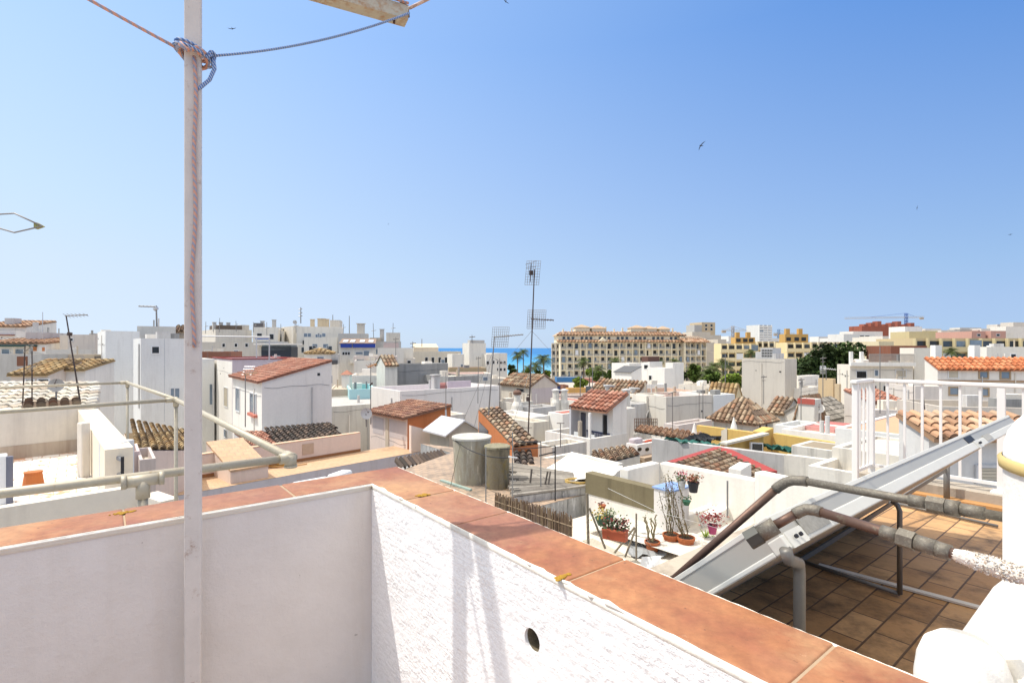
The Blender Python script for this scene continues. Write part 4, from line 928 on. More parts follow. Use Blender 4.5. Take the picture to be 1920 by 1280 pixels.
# tarpaulin and dark hoses
mb = MB()
for k in range(9):
    p = PZ(1185+k*10+rnd.uniform(-4,4), 1010+rnd.uniform(-8,8), zp+.16); mb.tube([p+Vector((-.3,rnd.uniform(-.2,.2),0)), p+Vector((0,rnd.uniform(-.1,.1),.04)), p+Vector((.3,rnd.uniform(-.2,.2),0))], .018, 5)
o = mb.build('hose', BLK); tag(o, 'tangle of dark irrigation hose on the patio floor behind the pots', 'hose')
tp_ = MB(); gx = [[tp_.vert(PZ(1178+i*9, 1000+j*9, zp+.03)+Vector((0,0,rnd.uniform(0,.09)))) for i in range(9)] for j in range(6)]
for j in range(5):
    for i in range(8): tp_.face((gx[j][i],gx[j][i+1],gx[j+1][i+1],gx[j+1][i]))
o = tp_.build('tarpaulin', paint((.42,.43,.42), .6, var=.6, scale=10)); tag(o, 'crumpled grey tarpaulin spread on the patio floor', 'tarpaulin')
ch = thing('plastic_chair', 'white plastic chair back peeping over the coping in the patio', 'chair', PZ(1225,1075,zp)); p = PZ(1212,1060,zp+.35)
MB().prism([p+Vector((-.15,0,-.3)),p+Vector((.12,-.12,-.35)),p+Vector((.10,-.1,-.30)),p+Vector((-.17,.02,-.28))],[p+Vector((-.05,.05,.12)),p+Vector((.26,-.10,.22)),p+Vector((.24,-.08,.22)),p+Vector((-.07,.07,.14))]).build('backrest', paint((.78,.78,.76), .4, var=.08), ch)
MB().prism([p+Vector((-.3,-.1,-.35)),p+Vector((.1,-.3,-.35)),p+Vector((.2,0,-.35)),p+Vector((-.15,.1,-.35))],[p+Vector((-.3,-.1,-.32)),p+Vector((.1,-.3,-.32)),p+Vector((.2,0,-.32)),p+Vector((-.15,.1,-.32))]).build('seat', paint((.74,.74,.72), .4, var=.08), ch)
# wire fence with struts carrying the window boxes
wf = thing('wire_fence', 'wire mesh fence with leaning wooden struts left of the patio pots', 'fence', PZ(1193,1050,zp))
f0_, f1_ = P(1103,1000,10.8), P(1193,1045,10.4)
for (x0,y0,x1,y1,Y,r_) in ((1105,952,1135,1028,10.6,.022), (1190,988,1152,1036,10.3,.022), (1192,990,1172,1044,10.2,.02), (1193,962,1193,1050,10.3,.018), (1101,925,1103,1020,10.9,.03)):
    MB().tube([P(x0,y0,Y+.15), P(x1,y1,Y)], r_, 6).build('post', paint((.24,.20,.14), .85, var=.4), wf)
mb = MB()
for k in range(15):
    for s_ in (1,-1):
        x = 1104+k*6; mb.tube([P(x,960+ (k*.9),10.7), P(x+s_*34,1012+k*.9,10.5)], .0022, 4)
mb.build('mesh', paint((.45,.45,.43), .5, .5), wf)
wb = thing('planter', 'long terracotta window box with red flowers hung on the wire fence', 'planter', P(1153,1000,10.2))
p, q = P(1132,996,10.2), P(1175,1003,9.95); d_ = (q-p).normalized(); e_ = Vector((-d_.y,d_.x,0))*.09
MB().prism([p-e_*.75-Vector((0,0,.12)), q-e_*.75-Vector((0,0,.12)), q+e_*.75-Vector((0,0,.12)), p+e_*.75-Vector((0,0,.12))], [p-e_+Vector((0,0,.07)), q-e_+Vector((0,0,.07)), q+e_+Vector((0,0,.07)), p+e_+Vector((0,0,.07))]).build('box', paint((.45,.10,.045), .7, var=.25), wb)
MB().prism([p-e_*1.1-d_*.01+Vector((0,0,.05)), q-e_*1.1+d_*.01+Vector((0,0,.05)), q+e_*1.1+d_*.01+Vector((0,0,.05)), p+e_*1.1-d_*.01+Vector((0,0,.05))], [p-e_*1.1-d_*.01+Vector((0,0,.085)), q-e_*1.1+d_*.01+Vector((0,0,.085)), q+e_*1.1+d_*.01+Vector((0,0,.085)), p+e_*1.1-d_*.01+Vector((0,0,.085))]).build('rim', paint((.48,.12,.055), .7, var=.25), wb)
m2 = MB()
for k in range(9): leaves(m2, p.lerp(q, (k+.5)/9)+Vector((0,0,.15+.06*rnd.random())), 36, (.05,.06,.07), .05, [(.06,.11,.04),(.09,.14,.05),(.25,.06,.05),(.05,.07,.03)])
for k in range(7): leaves(m2, p.lerp(q, rnd.random())+Vector((0,0,.25)), 9, (.03,.03,.02), .03, [(.55,.03,.06),(.6,.08,.12)])
m2.build('flowers', tilemat(lichen=0), wb)
def hanging(lab, px, py, r_, Y, mat, cols, n=70):
    c = P(px,py,Y); o = thing('hanging_pot', lab, 'hanging pot', c); MB().lathe([(r_*.6,-r_), (r_*.95,-.1*r_), (r_*1.05,0), (r_*.9,0), (0,-.1*r_)], c, 16, cap=False).build('pot', mat, o)
    m2 = MB(); leaves(m2, c+Vector((0,0,r_*.5)), n, (r_*.7,r_*.6,r_*.4), .045, cols); m2.build('foliage', tilemat(lichen=0), o)
hanging('small terracotta pot hung on the white wall above the window box', 1129, 946, .085, 11.0, POT, [(.20,.13,.10),(.3,.12,.10)], 25)
hanging('green hanging bowl of yellow flowers left of the window box', 1129, 970, .15, 10.6, paint((.03,.10,.06), .5), [(.50,.33,.05),(.40,.26,.05),(.12,.16,.05),(.5,.40,.1)], 130)
hanging('dark green hanging pot with pale rosette beside the yellow flowers', 1143, 966, .09, 10.7, paint((.03,.09,.06), .5), [(.30,.38,.20),(.2,.28,.12)], 60)
hanging('green pot hung on the side of the blue topped pillar', 1287, 938, .10, 11.7, paint((.03,.14,.07), .5), [(.04,.10,.05)], 30)
o = MB().tube([P(1364,970,12.2), P(1364,901,12.2)], .022, 8).build('post', GRYP); tag(o, 'thin grey metal post between the white terraces right of the pillar', 'post')
p = P(1305,962,12.0); o = MB().bar(PZ(1322,1002,zp), P(1306,958,12.2), .05, .03).build('plank', paint((.76,.74,.70), .6)); tag(o, 'white plank leaning against the right of the pillar', 'plank')
wire('pale washing line crossing the patio from the corrugated roof', [P(1140,915,12.3), P(1230,958,11.4), P(1420,1010,10.6)], .004, paint((.7,.7,.68), .6), 'washing_line')
# ---------------------------------------------------------------- middle town
DIRTW = plaster((.74,.73,.70), .45); OLDW = plaster((.70,.69,.66), .75, (.20,.19,.17))
# white terrace walls right of the patio
def wallthing(lab, A, B, th, ztop, z0=-11, mat=None, za=None, name='terrace_wall', cat='wall', bev=.03):
    o = thing(name, lab, cat, Vector(((A.x+B.x)/2,(A.y+B.y)/2,z0)))
    MB().seg(A, B, th, z0, ztop, za).build('wall', mat or WHITE, o, bevel=bev); return o
A_, B_ = PZ(1237,867,-3.2), PZ(1416,900,-3.2)
qf = thing('roof_terrace', 'white walled roof terrace behind the flower pots and pillar', 'roof terrace', flat(A_, -4.3))
QW = plaster((.80,.79,.77), .18)
MB().seg(A_, B_, .28, -11, -3.2).build('wall', QW, qf, bevel=.03); MB().seg(A_-U*1.35, A_, .3, -11, -3.2).build('wall', QW, qf, bevel=.03)
MB().poly([flat(A_,-4.3), flat(A_,-4.3)-U*3.0, flat(B_,-4.3)-U*3.0, flat(B_,-4.3)]).build('terrace_floor', plaster((.72,.70,.66), .4), qf)
C_, D_ = P(1414,884,11.6), P(1560,914,10.2)
wallthing('long white terrace wall behind the bent copper pipe', C_, D_, .3, C_.z, mat=QW)
wallthing('low white wall running back from the leaning plank', PZ(1335,968,-4.0), PZ(1392,938,-4.0), .3, -4.0, mat=QW)
o = thing('chimney', 'square white chimney block against the red edged tile roof', 'chimney', P(1400,890,15)); p = P(1390,884,14.6); q = P(1409,880,15.4); MB().seg(p, q, .35, -9, -(874-HY)/F*15).build('stack', QW, o, bevel=.02)
# roof with red flashing
apx, lf, rt = P(1349,842,22), P(1258,871,18.6), P(1446,889,18.9); bt = lf+rt-apx
rr_ = thing('tiled_roof', 'brown barrel tile roof edged with red flashing in front of the grey wall', 'roof', P(1350,880,20))
tiles([apx, lf, bt, rt], lf-apx, rr_, 'old', .30, .42, .45)
RED = paint((.40,.06,.05), .7, var=.3)
MB().prism([Vector((p.x,p.y,-11)) for p in (apx,lf,bt,rt)], [p-Vector((0,0,.06)) for p in (apx,lf,bt,rt)]).build('wall', OLDW, rr_)
MB().bar(apx+Vector((0,0,.05)), lf+Vector((0,0,.05)), .28, .12).build('flashing', RED, rr_); MB().bar(apx+Vector((0,0,.06)), rt+Vector((0,0,.06)), .5, .12).build('flashing', RED, rr_)
A_, B_ = P(1222,822,24), P(1470,853,20.2)
wallthing('long grey weather stained wall behind the red edged roof', A_, B_, .3, A_.z, za=B_.z, mat=STAIN, bev=0)
A_, B_ = P(1470,852,20.0), P(1600,868,18)
wallthing('whitewashed stained wall at the end of the long grey wall', A_, B_, .3, A_.z, za=B_.z, mat=OLDW, bev=0)
H('low stony rubble topped roof block right of the white window frame', 1566, 1600, 846, 19.5, l=1484, mat=OLDW, rim=.02, rmat=plaster((.34,.28,.20), .9, (.14,.11,.08)))
H('white terrace block under the rubble topped roof', 1640, 1720, 893, 14.5, l=1515, mat=DIRTW, rim=.4)
# yellow house
yw = thing('yellow_house', 'mustard yellow house with walled yard and white framed window', 'house', P(1400,850,26))
A_, B_ = P(1306,797,31), P(1432,813,27.5); MB().seg(A_, B_, .3, -11, A_.z, B_.z).build('wall', YELLOW, yw)
p, q = A_.lerp(B_,.40)-U*.02, A_.lerp(B_,.49)-U*.02; MB().seg(p, q, .02, -6, A_.z-.10, B_.z+.06, side=-1).build('patch', plaster((.72,.66,.55), .4), yw)
A_, B_ = P(1450,812,26.6), P(1566,830,24); MB().seg(A_, B_, .3, -11, A_.z, B_.z).build('wall', YELLOW, yw)
A_, B_ = P(1433,806,26.2), P(1451,803,26.9); MB().seg(A_, B_, .6, -11, A_.z-.10, B_.z+.05).build('pillar', YELLOW, yw, bevel=.05)
A_, B_ = P(1352,833,23), P(1432,815,25.4)
MB().seg(A_, B_, .3, -11, A_.z, B_.z).build('wall', YELLOW, yw)
MB().bar(A_-V*.1+Vector((0,0,.05)), B_-V*.1+Vector((0,0,.08)), .34, .10).build('coping', plaster((.74,.68,.55), .3), yw)
a_, b__ = P(1404,849,24.2), P(1427,850,24.5); fz = [(a_,b__)]
wfm = MB().prism([a_-V*.10, b__-V*.10, b__-V*.03, a_-V*.03], [Vector((p.x,p.y,p.z+.52)) for p in (a_-V*.10, b__-V*.10, b__-V*.03, a_-V*.03)]).build('window', WFRAME, yw)
e_ = (b__-a_)*.12; MB().prism([a_+e_-V*.13+Vector((0,0,.06)), b__-e_-V*.13+Vector((0,0,.06)), b__-e_-V*.09+Vector((0,0,.06)), a_+e_-V*.09+Vector((0,0,.06))], [p+Vector((0,0,.46)) for p in (a_+e_-V*.13, b__-e_-V*.13, b__-e_-V*.09, a_+e_-V*.09)]).build('pane', DGLASS, wfm)
NETM = paint((.03,.16,.13), .8, var=.6, scale=8)
def cloth(lab, x0, x1, y, Y, dz, mat, name='netting', amp=.25):
    mb = MB(); n = 14
    g = [[mb.vert(P(x0+(x1-x0)*i/n, y, Y)+V*(j*.22)+Vector((0,0,-(dz*(i/n))+rnd.uniform(-amp,amp)*.7))) for i in range(n+1)] for j in range(6)]
    for j in range(5):
        for i in range(n): mb.face((g[j][i],g[j][i+1],g[j+1][i+1],g[j+1][i]))
    o = mb.build(name, mat); tag(o, lab, name)
cloth('crumpled green netting in the yellow yard right of the yellow pillar', 1459, 1512, 839, 24.6, .2, NETM)
cloth('crumpled green netting on top of the grey wall left of the yellow wall', 1284, 1352, 828, 22.8, .15, NETM, amp=.15)
cloth('black cloth draped over the yellow wall', 1322, 1353, 829, 23.3, -.2, BLK, 'cloth', .2)
# hip roof house
hh = H('old hip roofed house with brown barrel tiles and red eaves', 1415, 1449, 788, 37, l=1338, mat=OLDW, roof='hip', rh=1.35, pal='old', sp=.36, row=.5, over=.35)
hh.win('u', 1421, 792, 1426, 806, 'dark'); hh.win('u', 1433, 787, 1438, 803, 'dark')
mb = MB(hh.M).box(-.30,-.22,-.2,hh.lv+.2,hh.h-.36,hh.h-.16); mb.build('red_eave', RED, hh.root)
wp = thing('awning_cone', 'small white pointed finial on the wall below the hip roof', 'finial', P(1376,800,33)); MB().lathe([(.22,-.35),(.20,-.1),(.03,.55),(0,.6)], P(1376,799,33), 12, cap=False).build('cone', WHITE, wp)
wp = thing('awning_cone', 'white pointed finial beside the left end of the yellow wall', 'finial', P(1302,818,29)); MB().lathe([(.24,-.5),(.22,-.1),(.04,.7),(0,.75)], P(1302,818,29), 12, cap=False).build('cone', WHITE, wp)
H('low brown gable roof peeping out right of the hip roof', 1470, 1505, 776, 50, l=1440, mat=OLDW, roof='gable_v', rh=1.3, pal='old', sp=.45, row=.6)
H('pale blue-white terrace parapet with white pipe frame right of the hip roof', 1490, 1532, 800, 36, l=1452, mat=BLUEW, rim=.7)
gb = H('brown gabled roof with cream gable end near the dish', 1512, 1545, 781, 44, l=1492, lv=None, mat=plaster((.66,.63,.55), .5), roof='gable_u', rh=1.6, pal='old', sp=.4, row=.55)
H('brown gabled roof with pale ridge, right of the dish', 1552, 1600, 786, 47, lv=4, mat=OLDW, roof='gable_u', rh=1.4, pal='grey', sp=.4, row=.55)
H('white terrace house under the pink-red flat roof', 1568, 1620, 816, 28.5, l=1466, mat=WHITE, rim=.3)
H('flat pink-red painted roof with white rim beside the railing', 1564, 1604, 804, 31, l=1504, mat=plaster((.62,.30,.27), .1), rim=.06, rmat=plaster((.50,.17,.15), .25), thin=.1)
# blank white block BW
bw = H('tall blank cream white building with lattice roof turret', 1472, 1494, 673, 65, l=1391, mat=plaster((.63,.58,.50), .25))
def sub(h, x0, x1, y0, y1, z0, z1, name, mat): return h.lbox(name, x0*h.lu, x1*h.lu, y0*h.lv, y1*h.lv, z0, z1, mat)
sub(bw, .1,.8,.30,.58,-.3,1.4,'roof_turret',GREYW); sub(bw,.05,.75,.22,.30,-.3,.7,'roof_box',GREYW); sub(bw,.1,.9,.58,.70,-.3,.9,'roof_box',GREYW)
lt = MB(bw.M)
for i in range(7):
    for j in range(3): lt.box(.1*bw.lu-.05,.1*bw.lu-.01,(.31+.037*i)*bw.lv,(.31+.037*i+.018)*bw.lv,bw.h+.25+.36*j,bw.h+.47+.36*j)
lt.build('lattice_hole', DGLASS, bw.root)
h_ = H('white house with three small windows right of the blank block', 1497, 1536, 706, 70, l=1478, lv=None, mat=WHITE)
h_.win('u', 1501, 738, 1510, 745, 'dark'); h_.win('u', 1516, 739, 1524, 746, 'dark'); h_.win('u', 1499, 717, 1504, 720, 'dark')
H('lower white house front with roof terrace beside the sandy yellow blocks', 1500, 1536, 728, 66, lv=4, mat=WHITE, rim=.3).win('u', 1528, 740, 1534, 748, 'dark')
H('sandy yellow rendered block, left and taller of the two', 1562, 1567, 710, 60, l=1534, lv=None, mat=plaster((.66,.50,.30), .2), rim=.1)
H('sandy yellow rendered block, right and lower of the two', 1573, 1577, 720, 59, l=1565, mat=plaster((.64,.50,.32), .2), rim=.1)
rdh = H('small red flat roof above a white wall left of the sandy blocks', 1527, 1540, 749, 42.5, l=1497, mat=DIRTW, rim=.1, rmat=REDR); rdh.fb('v', -.05, rdh.lv+.05, rdh.h-.42, rdh.h+.03, .004, .08, MB(rdh.M)).build('fascia', plaster((.50,.12,.09), .15), rdh.root)
# building with arches
ya = H('large cream rendered building with bare side wall and roof terrace', 1249, 1338, 744, 43, lv=4, az=66, mat=plaster((.72,.67,.58), .5, (.40,.34,.28)), rim=.5, rmat=SALMON)
yb = H('white house front with two dark arches left of the bare cream wall', 1212, 1249, 742, 45, lv=7, az=66, mat=plaster((.76,.74,.70), .3), rim=.3, rmat=PALER)
def arch(h, px0, px1, ytop, ybot):
    a0, z0 = h.hit('u', px0, ybot); a1, z1 = h.hit('u', px1, ytop); r_ = (a1-a0)/2; c = (a0+a1)/2; mb = MB(h.M)
    zs = z1-r_; pts = [(a0,z0),(a1,z0)]+[(c+r_*math.cos(math.pi*k/12), zs+r_*math.sin(math.pi*k/12)) for k in range(13)]
    mb.prism([(x,-.012,z) for x, z in pts], [(x,-.002,z) for x, z in pts]).build('arch', DGLASS, h.root)
    m2 = MB(h.M); o2 = [(c+(r_+.12)*math.cos(math.pi*k/12), -.05, zs+(r_+.12)*math.sin(math.pi*k/12)) for k in range(13)]; m2.tube(o2, .07, 6).build('arch_rim', WHITE, h.root)
arch(yb, 1213.5, 1233, 767, 800); arch(yb, 1239, 1248, 772, 800)
H('pale salmon rimmed roof terrace strip above the two arches', 1212, 1310, 737, 52, lv=5, az=66, mat=plaster((.60,.42,.32), .2), rim=.5)
H('white wall block tinted blue as shade, right of the bare cream wall', 1338, 1378, 741, 45, l=None, lv=4, az=60, mat=BLUEW, rim=.3)  # blue tint puts the wall's shade into its colour
H('low white wall with pink tint in front of the bare cream wall', 1272, 1335, 797, 36, l=1245, mat=plaster((.68,.60,.55), .3), rim=.2)
H('orange-yellow tiled gable roof right of the roof poles', 1378, 1391, 745, 58, l=1330, mat=PALEY, roof='gable_v', rh=1.4, pal='ochre', sp=.5, row=.6)
H('cream white roofs behind the bare cream wall', 1330, 1362, 724, 66, l=1272, mat=CREAM, rim=.3)
# olive roof with chimneys, red terraces
ol = H('house with faded olive-brown tile roof and white chimneys', 1190, 1213, 746, 47, l=1103, mat=OLDW, roof='mono_u', rh=1.3, pal='old', sp=.45, row=.5, lichen=.6)
for (x0,x1,y0,y1,Y,lb) in ((1136,1153,722,741,50,'square white chimney on the olive-brown roof'), (1184,1198,727,744,47.5,'small white chimney at the right of the round one')):
    o = thing('chimney', lb, 'chimney', P((x0+x1)/2,y1,Y)); w_ = (x1-x0)/F*Y; p = P(x0,y1,Y); MB().seg(p, p+Vector((w_,0,0)), w_, p.z-.6, -(y0+3-HY)/F*Y).build('stack', DIRTW, o); MB().seg(p-Vector((.08,.08,0)), p+Vector((w_+.08,-.08,0)), w_+.16, -(y0+3-HY)/F*Y, -(y0-HY)/F*Y).build('cap', GREYW, o)
o = thing('chimney', 'round white chimney with flat cap at the edge of the salmon roof', 'chimney', P(1174,752,44)); c = P(1174,752,44); MB().lathe([(.34,-.5),(.32,.9)], c, 16).build('stack', DIRTW, o, smooth=False); MB().lathe([(.40,.9),(.40,1.0),(.1,1.08)], c, 16).build('cap', GREYW, o)
H('broad salmon painted flat roof left of the round chimney', 1140, 1192, 770, 38, l=1068, mat=DIRTW, rim=.08, rmat=SALMON)
H('white house with dark red flat roof left of the striped tile roof', 1055, 1095, 776, 36, l=1028, mat=WHITE, rim=.06, rmat=REDR)
H('red roof terrace with iron balustrade beyond the salmon roof', 1085, 1110, 752, 52, l=1032, mat=DIRTW, rim=.1, rmat=REDR)
H('pale house wall left of the round chimney', 1190, 1213, 758, 44, lv=3, mat=GREYW)
# white house with striped porch roof
hz_ = H('white house with walled porch terrace below the red striped tile roof', 1106, 1177, 823, 28, l=1022, mat=plaster((.76,.75,.74), .28), rim=.95, rmat=plaster((.55,.50,.45), .4), thin=.18)
lu, lv, hb_ = hz_.lu, hz_.lv, hz_.h
def Zl(x, y, z): return hz_.M @ Vector((x*lu, y*lv, hb_+z))
Lx = lambda *q: MB(hz_.M).box(q[0]*lu,q[1]*lu,q[2]*lv,q[3]*lv,hb_+q[4],hb_+q[5])
Lx(.62,.998,.02,.80,-1,1.55).build('upper_room', WHITE, hz_.root)
pm = MB(hz_.M).prism([(.62*lu,.02*lv,hb_+1.55),(lu,.02*lv,hb_+1.55),(lu,.02*lv,hb_+2.25)],[(.62*lu,.8*lv,hb_+1.55),(lu,.8*lv,hb_+1.55),(lu,.8*lv,hb_+2.25)]); pm.build('gable', WHITE, hz_.root)
tp4 = [Zl(.40,-.02,1.38), Zl(1.0,-.02,2.30), Zl(1.0,.80,2.30), Zl(.40,.80,1.38)]
tiles(tp4, tp4[0]-tp4[1], hz_.root, 'red', .34, .42, .1, lift=.04)
MB().prism([p-Vector((0,0,.10)) for p in tp4], [p-Vector((0,0,.01)) for p in tp4]).build('roof_slab', paint((.4,.2,.12), .8), hz_.root)
xw = .62*lu
Lx(.4,.62,.75,.79,-.95,1.5).build('side_wall', plaster((.60,.62,.68), .15), hz_.root)
dr = MB(hz_.M).box(xw-.05,xw-.004,.60*lv,.70*lv,hb_-.95,hb_+1.05).build('door', paint((.10,.10,.12), .6), hz_.root)
MB(hz_.M).box(xw-.03,xw-.003,.08*lv,.58*lv,hb_-.9,hb_-.02).build('tile_dado', slabs((.30,.30,.36),(.65,.65,.68),(.1,.1,.15), .16,.16, dirt=.1), hz_.root)
MB(hz_.M).box(xw-.045,xw-.0035,.08*lv,.58*lv,hb_-.02,hb_+.06).build('dado_border', paint((.04,.05,.12), .5), hz_.root)
wn = MB(hz_.M).box(xw-.04,xw-.004,.12*lv,.22*lv,hb_-.1,hb_+1.15).build('window', WFRAME, hz_.root); MB(hz_.M).box(xw-.055,xw-.041,.13*lv,.21*lv,hb_-.05,hb_+1.1).build('pane', DGLASS, wn)
mb = MB(hz_.M)
for k in range(6): mb.box(xw-.09,xw-.075,(.13+.016*k)*lv,(.133+.016*k)*lv,hb_-.05,hb_+1.1)
mb.build('bars', BIRON, wn)
Lx(.02,.06,.02,.05,-.3,1.4).build('porch_pillar', WHITE, hz_.root)
clut = thing('garden_furniture', 'jumble of grey chairs and table on the walled porch terrace', 'furniture', Zl(.3,.4,-.94))
MB(hz_.M).box(.25*lu,.42*lu,.30*lv,.45*lv,hb_-.35,hb_-.30).build('table_top', GREYW, clut)
for x_, y_ in ((.27,.32),(.40,.32),(.27,.43),(.40,.43)): MB(hz_.M).box(x_*lu-.03,x_*lu+.03,y_*lv-.03,y_*lv+.03,hb_-.94,hb_-.352).build('leg', GREYW, clut)
for y_ in (.2,.52): MB(hz_.M).box(.3*lu,.36*lu,y_*lv,y_*lv+.45,hb_-.55,hb_-.50).box(.355*lu,.37*lu,y_*lv,y_*lv+.45,hb_-.499,hb_-.0).build('chair_seat', BLUEW, clut)
# roofs below it
lr = thing('annex_roof', 'brown barrel tile lean-to roof below the white porch house', 'roof', P(1150,855,24)); q4 = [P(1118,872,22), P(1200,852,24), P(1180,835,26.8), P(1108,850,25.5)]
tiles(q4, q4[0]-q4[3], lr, 'old', .30, .45, .55); MB().prism([Vector((p.x,p.y,-11)) for p in q4], [p-Vector((0,0,.05)) for p in q4]).build('wall', DIRTW, lr)
tm = H('small white roof terrace with oval vents and a red cushion', 1195, 1245, 834, 25.5, l=1174, mat=WHITE, rim=.7, rmat=PALER)
for x in (1196, 1210, 1226):
    a0, z0 = tm.hit('u', x+3, 842); mb = MB(tm.M); mb.prism([(a0+.16*math.cos(k*.524),-.02,z0+.09*math.sin(k*.524)) for k in range(12)], [(a0+.16*math.cos(k*.524),-.004,z0+.09*math.sin(k*.524)) for k in range(12)]).build('vent', DGLASS, tm.root)
tm.win('u', 1211, 864, 1222, 873, 'dark')
tm.pan('canopy', 'u', 1193, 850, 1246, 858, paint((.45,.34,.24), .8), .5)
o = MB(tm.M).box(.45*tm.lu,.85*tm.lu,.25*tm.lv,.5*tm.lv,tm.h-.45,tm.h+.10).build('cushion', paint((.62,.12,.06), .8, var=.3), bevel=.08); tag(o, 'red-orange cushion lying on the small white roof terrace', 'cushion')
o = MB(tm.M).box(.03*tm.lu,.35*tm.lu,.3*tm.lv,.9*tm.lv,tm.h-.5,tm.h+.25).build('laundry_cover', plaster((.58,.50,.52), .3), bevel=.1); tag(o, 'mauve covered bundle beside the red cushion', 'bundle')
sr = thing('tiled_roof', 'long narrow strip of brown roof tiles behind the small white terrace', 'roof', P(1250,812,30)); q4 = [P(1188,808,31), P(1300,826,27), P(1318,812,29.5), P(1200,796,33.5)]
tiles(q4, q4[0]-q4[3], sr, 'clay', .32, .45, .45); MB().prism([Vector((p.x,p.y,-11)) for p in q4], [p-Vector((0,0,.05)) for p in q4]).build('wall', DIRTW, sr)
lf_ = thing('lattice_screen', 'brown metal lattice screen in front of the arches', 'screen', P(1210,797,34)); mb = MB(); a_, b__ = P(1190,808,34), P(1232,808,34)
for k in range(13): p = a_.lerp(b__, k/12); mb.bar(p, p+Vector((0,0,.85)), .04, .04)
for k in range(4): mb.bar(a_+Vector((0,0,.1+.24*k)), b__+Vector((0,0,.1+.24*k)), .035, .035)
mb.build('bars', paint((.25,.17,.12), .7), lf_)
# tent canopy
cv = thing('canopy', 'white cloth sun canopy stretched to a peak over a roof terrace', 'canopy', P(1080,880,17)); mb = MB()
pk, l_, n_, r_, bk_ = P(1072,846,18.0), P(1003,886,16.2), P(1108,892,14.6), P(1168,874,17.8), P(1098,866,20.5)
ring = [l_, n_, r_, bk_]
def cl(a, b, s): p = a.lerp(b, s); p.z -= .30*s*(1-s); return p
for a, b in zip(ring, ring[1:]+ring[:1]):
    nn = 10; rows = []
    for j in range(9):
        s = j/8; row = []
        for i in range(nn+1):
            e_ = a.lerp(b, i/nn); e_.z -= .22*math.sin(math.pi*i/nn); p = cl(pk, e_, s); p.z += .02*math.sin(i*2.9+s*4)*s; row.append(mb.vert(p))
        rows.append(row)
    for j in range(8):
        for i in range(nn): mb.face((rows[j][i],rows[j+1][i],rows[j+1][i+1],rows[j][i+1]))
mb.build('cloth', plaster((.82,.82,.80), .05), cv, smooth=True)
for p in (l_, n_, r_, bk_, pk): MB().tube([p+Vector((0,0,.02)), flat(p,-8)], .03, 6).build('pole', GRYP, cv)
H('white wall of the terrace under the sun canopy', 1092, 1168, 884, 17.5, l=1000, lv=None, mat=DIRTW, rim=.6)
H('grey-white stained terrace wall left of the porch house', 1036, 1100, 838, 24, l=1000, mat=OLDW, rim=.3)
# orange stair tile roof
js = thing('stair_roof', 'narrow orange stair roof with descending brown barrel tiles', 'roof', P(930,820,22))
hi, lo = P(897,768,25.0), P(962,838,19.5); q4 = [lo, lo+U*1.25, hi+U*1.15, hi]
tiles(q4, lo-hi, js, 'old', .26, .45, .5, lift=.05); MB().prism([flat(hi,-11), flat(lo,-11), flat(lo,-11)+U*1.2, flat(hi,-11)+U*1.1], [hi-Vector((0,0,.03)), lo-Vector((0,0,.03)), q4[1]-Vector((0,0,.03)), q4[2]-Vector((0,0,.03))]).build('wall', ORANGE, js)
p = hi.lerp(lo,.04); q = hi.lerp(lo,.34); MB().prism([p-U*.01+Vector((0,0,-1.2)), q-U*.01+Vector((0,0,-.75)), q-U*.03+Vector((0,0,-.75)), p-U*.03+Vector((0,0,-1.2))], [p-U*.01-Vector((0,0,.5)), q-U*.01-Vector((0,0,.45)), q-U*.03-Vector((0,0,.45)), p-U*.03-Vector((0,0,.5))]).build('opening', DGLASS, js)
q4 = [P(965,880,17.5), P(1000,872,18.5), P(996,842,20.5), P(962,845,19.5)]; o = thing('annex_roof', 'dark brown tile roof at the foot of the orange stair roof', 'roof', P(980,860,18)); tiles(q4, q4[0]-q4[3], o, 'black', .28, .45, .4); MB().prism([Vector((p.x,p.y,-11)) for p in q4], [p-Vector((0,0,.05)) for p in q4]).build('wall', OLDW, o)
sh = H('small shed with white gabled sheet metal roof behind the pink stair house', 842, 896, 812, 28, l=806, mat=plaster((.52,.48,.38), .4), roof='gable_v', rh=.55, rmat=paint((.70,.71,.72), .4, .3), over=.3)
wv_ = H('small white house with square window behind the orange end wall', 845, 873, 778, 34, lv=4, mat=DIRTW); wv_.win('u', 854, 788, 868, 797, 'dark')
# white long building H with mauve terrace
hw = H('long low white building with mauve roof terrace in the middle of the town', 750, 936, 733, 41, l=696, mat=plaster((.77,.76,.77), .15), rim=.9, rmat=MAUVE)
hw.lbox('parapet_step', .55*hw.lu, .80*hw.lu, .30*hw.lv, .30*hw.lv+.2, -.8, .45, MAUVE)
hw.chimney(.36, .1, .55, 1.1, GREYW)
o = thing('roof_tank', 'reddish cistern lying on the mauve roof terrace', 'tank', hw.M @ Vector((.52*hw.lu,.4*hw.lv,hw.h-.9))); c = hw.M @ Vector((.52*hw.lu,.4*hw.lv,hw.h-.1)); MB().tube([c-U*.8, c+U*.8], .45, 12).build('body', paint((.34,.14,.12), .6), o)
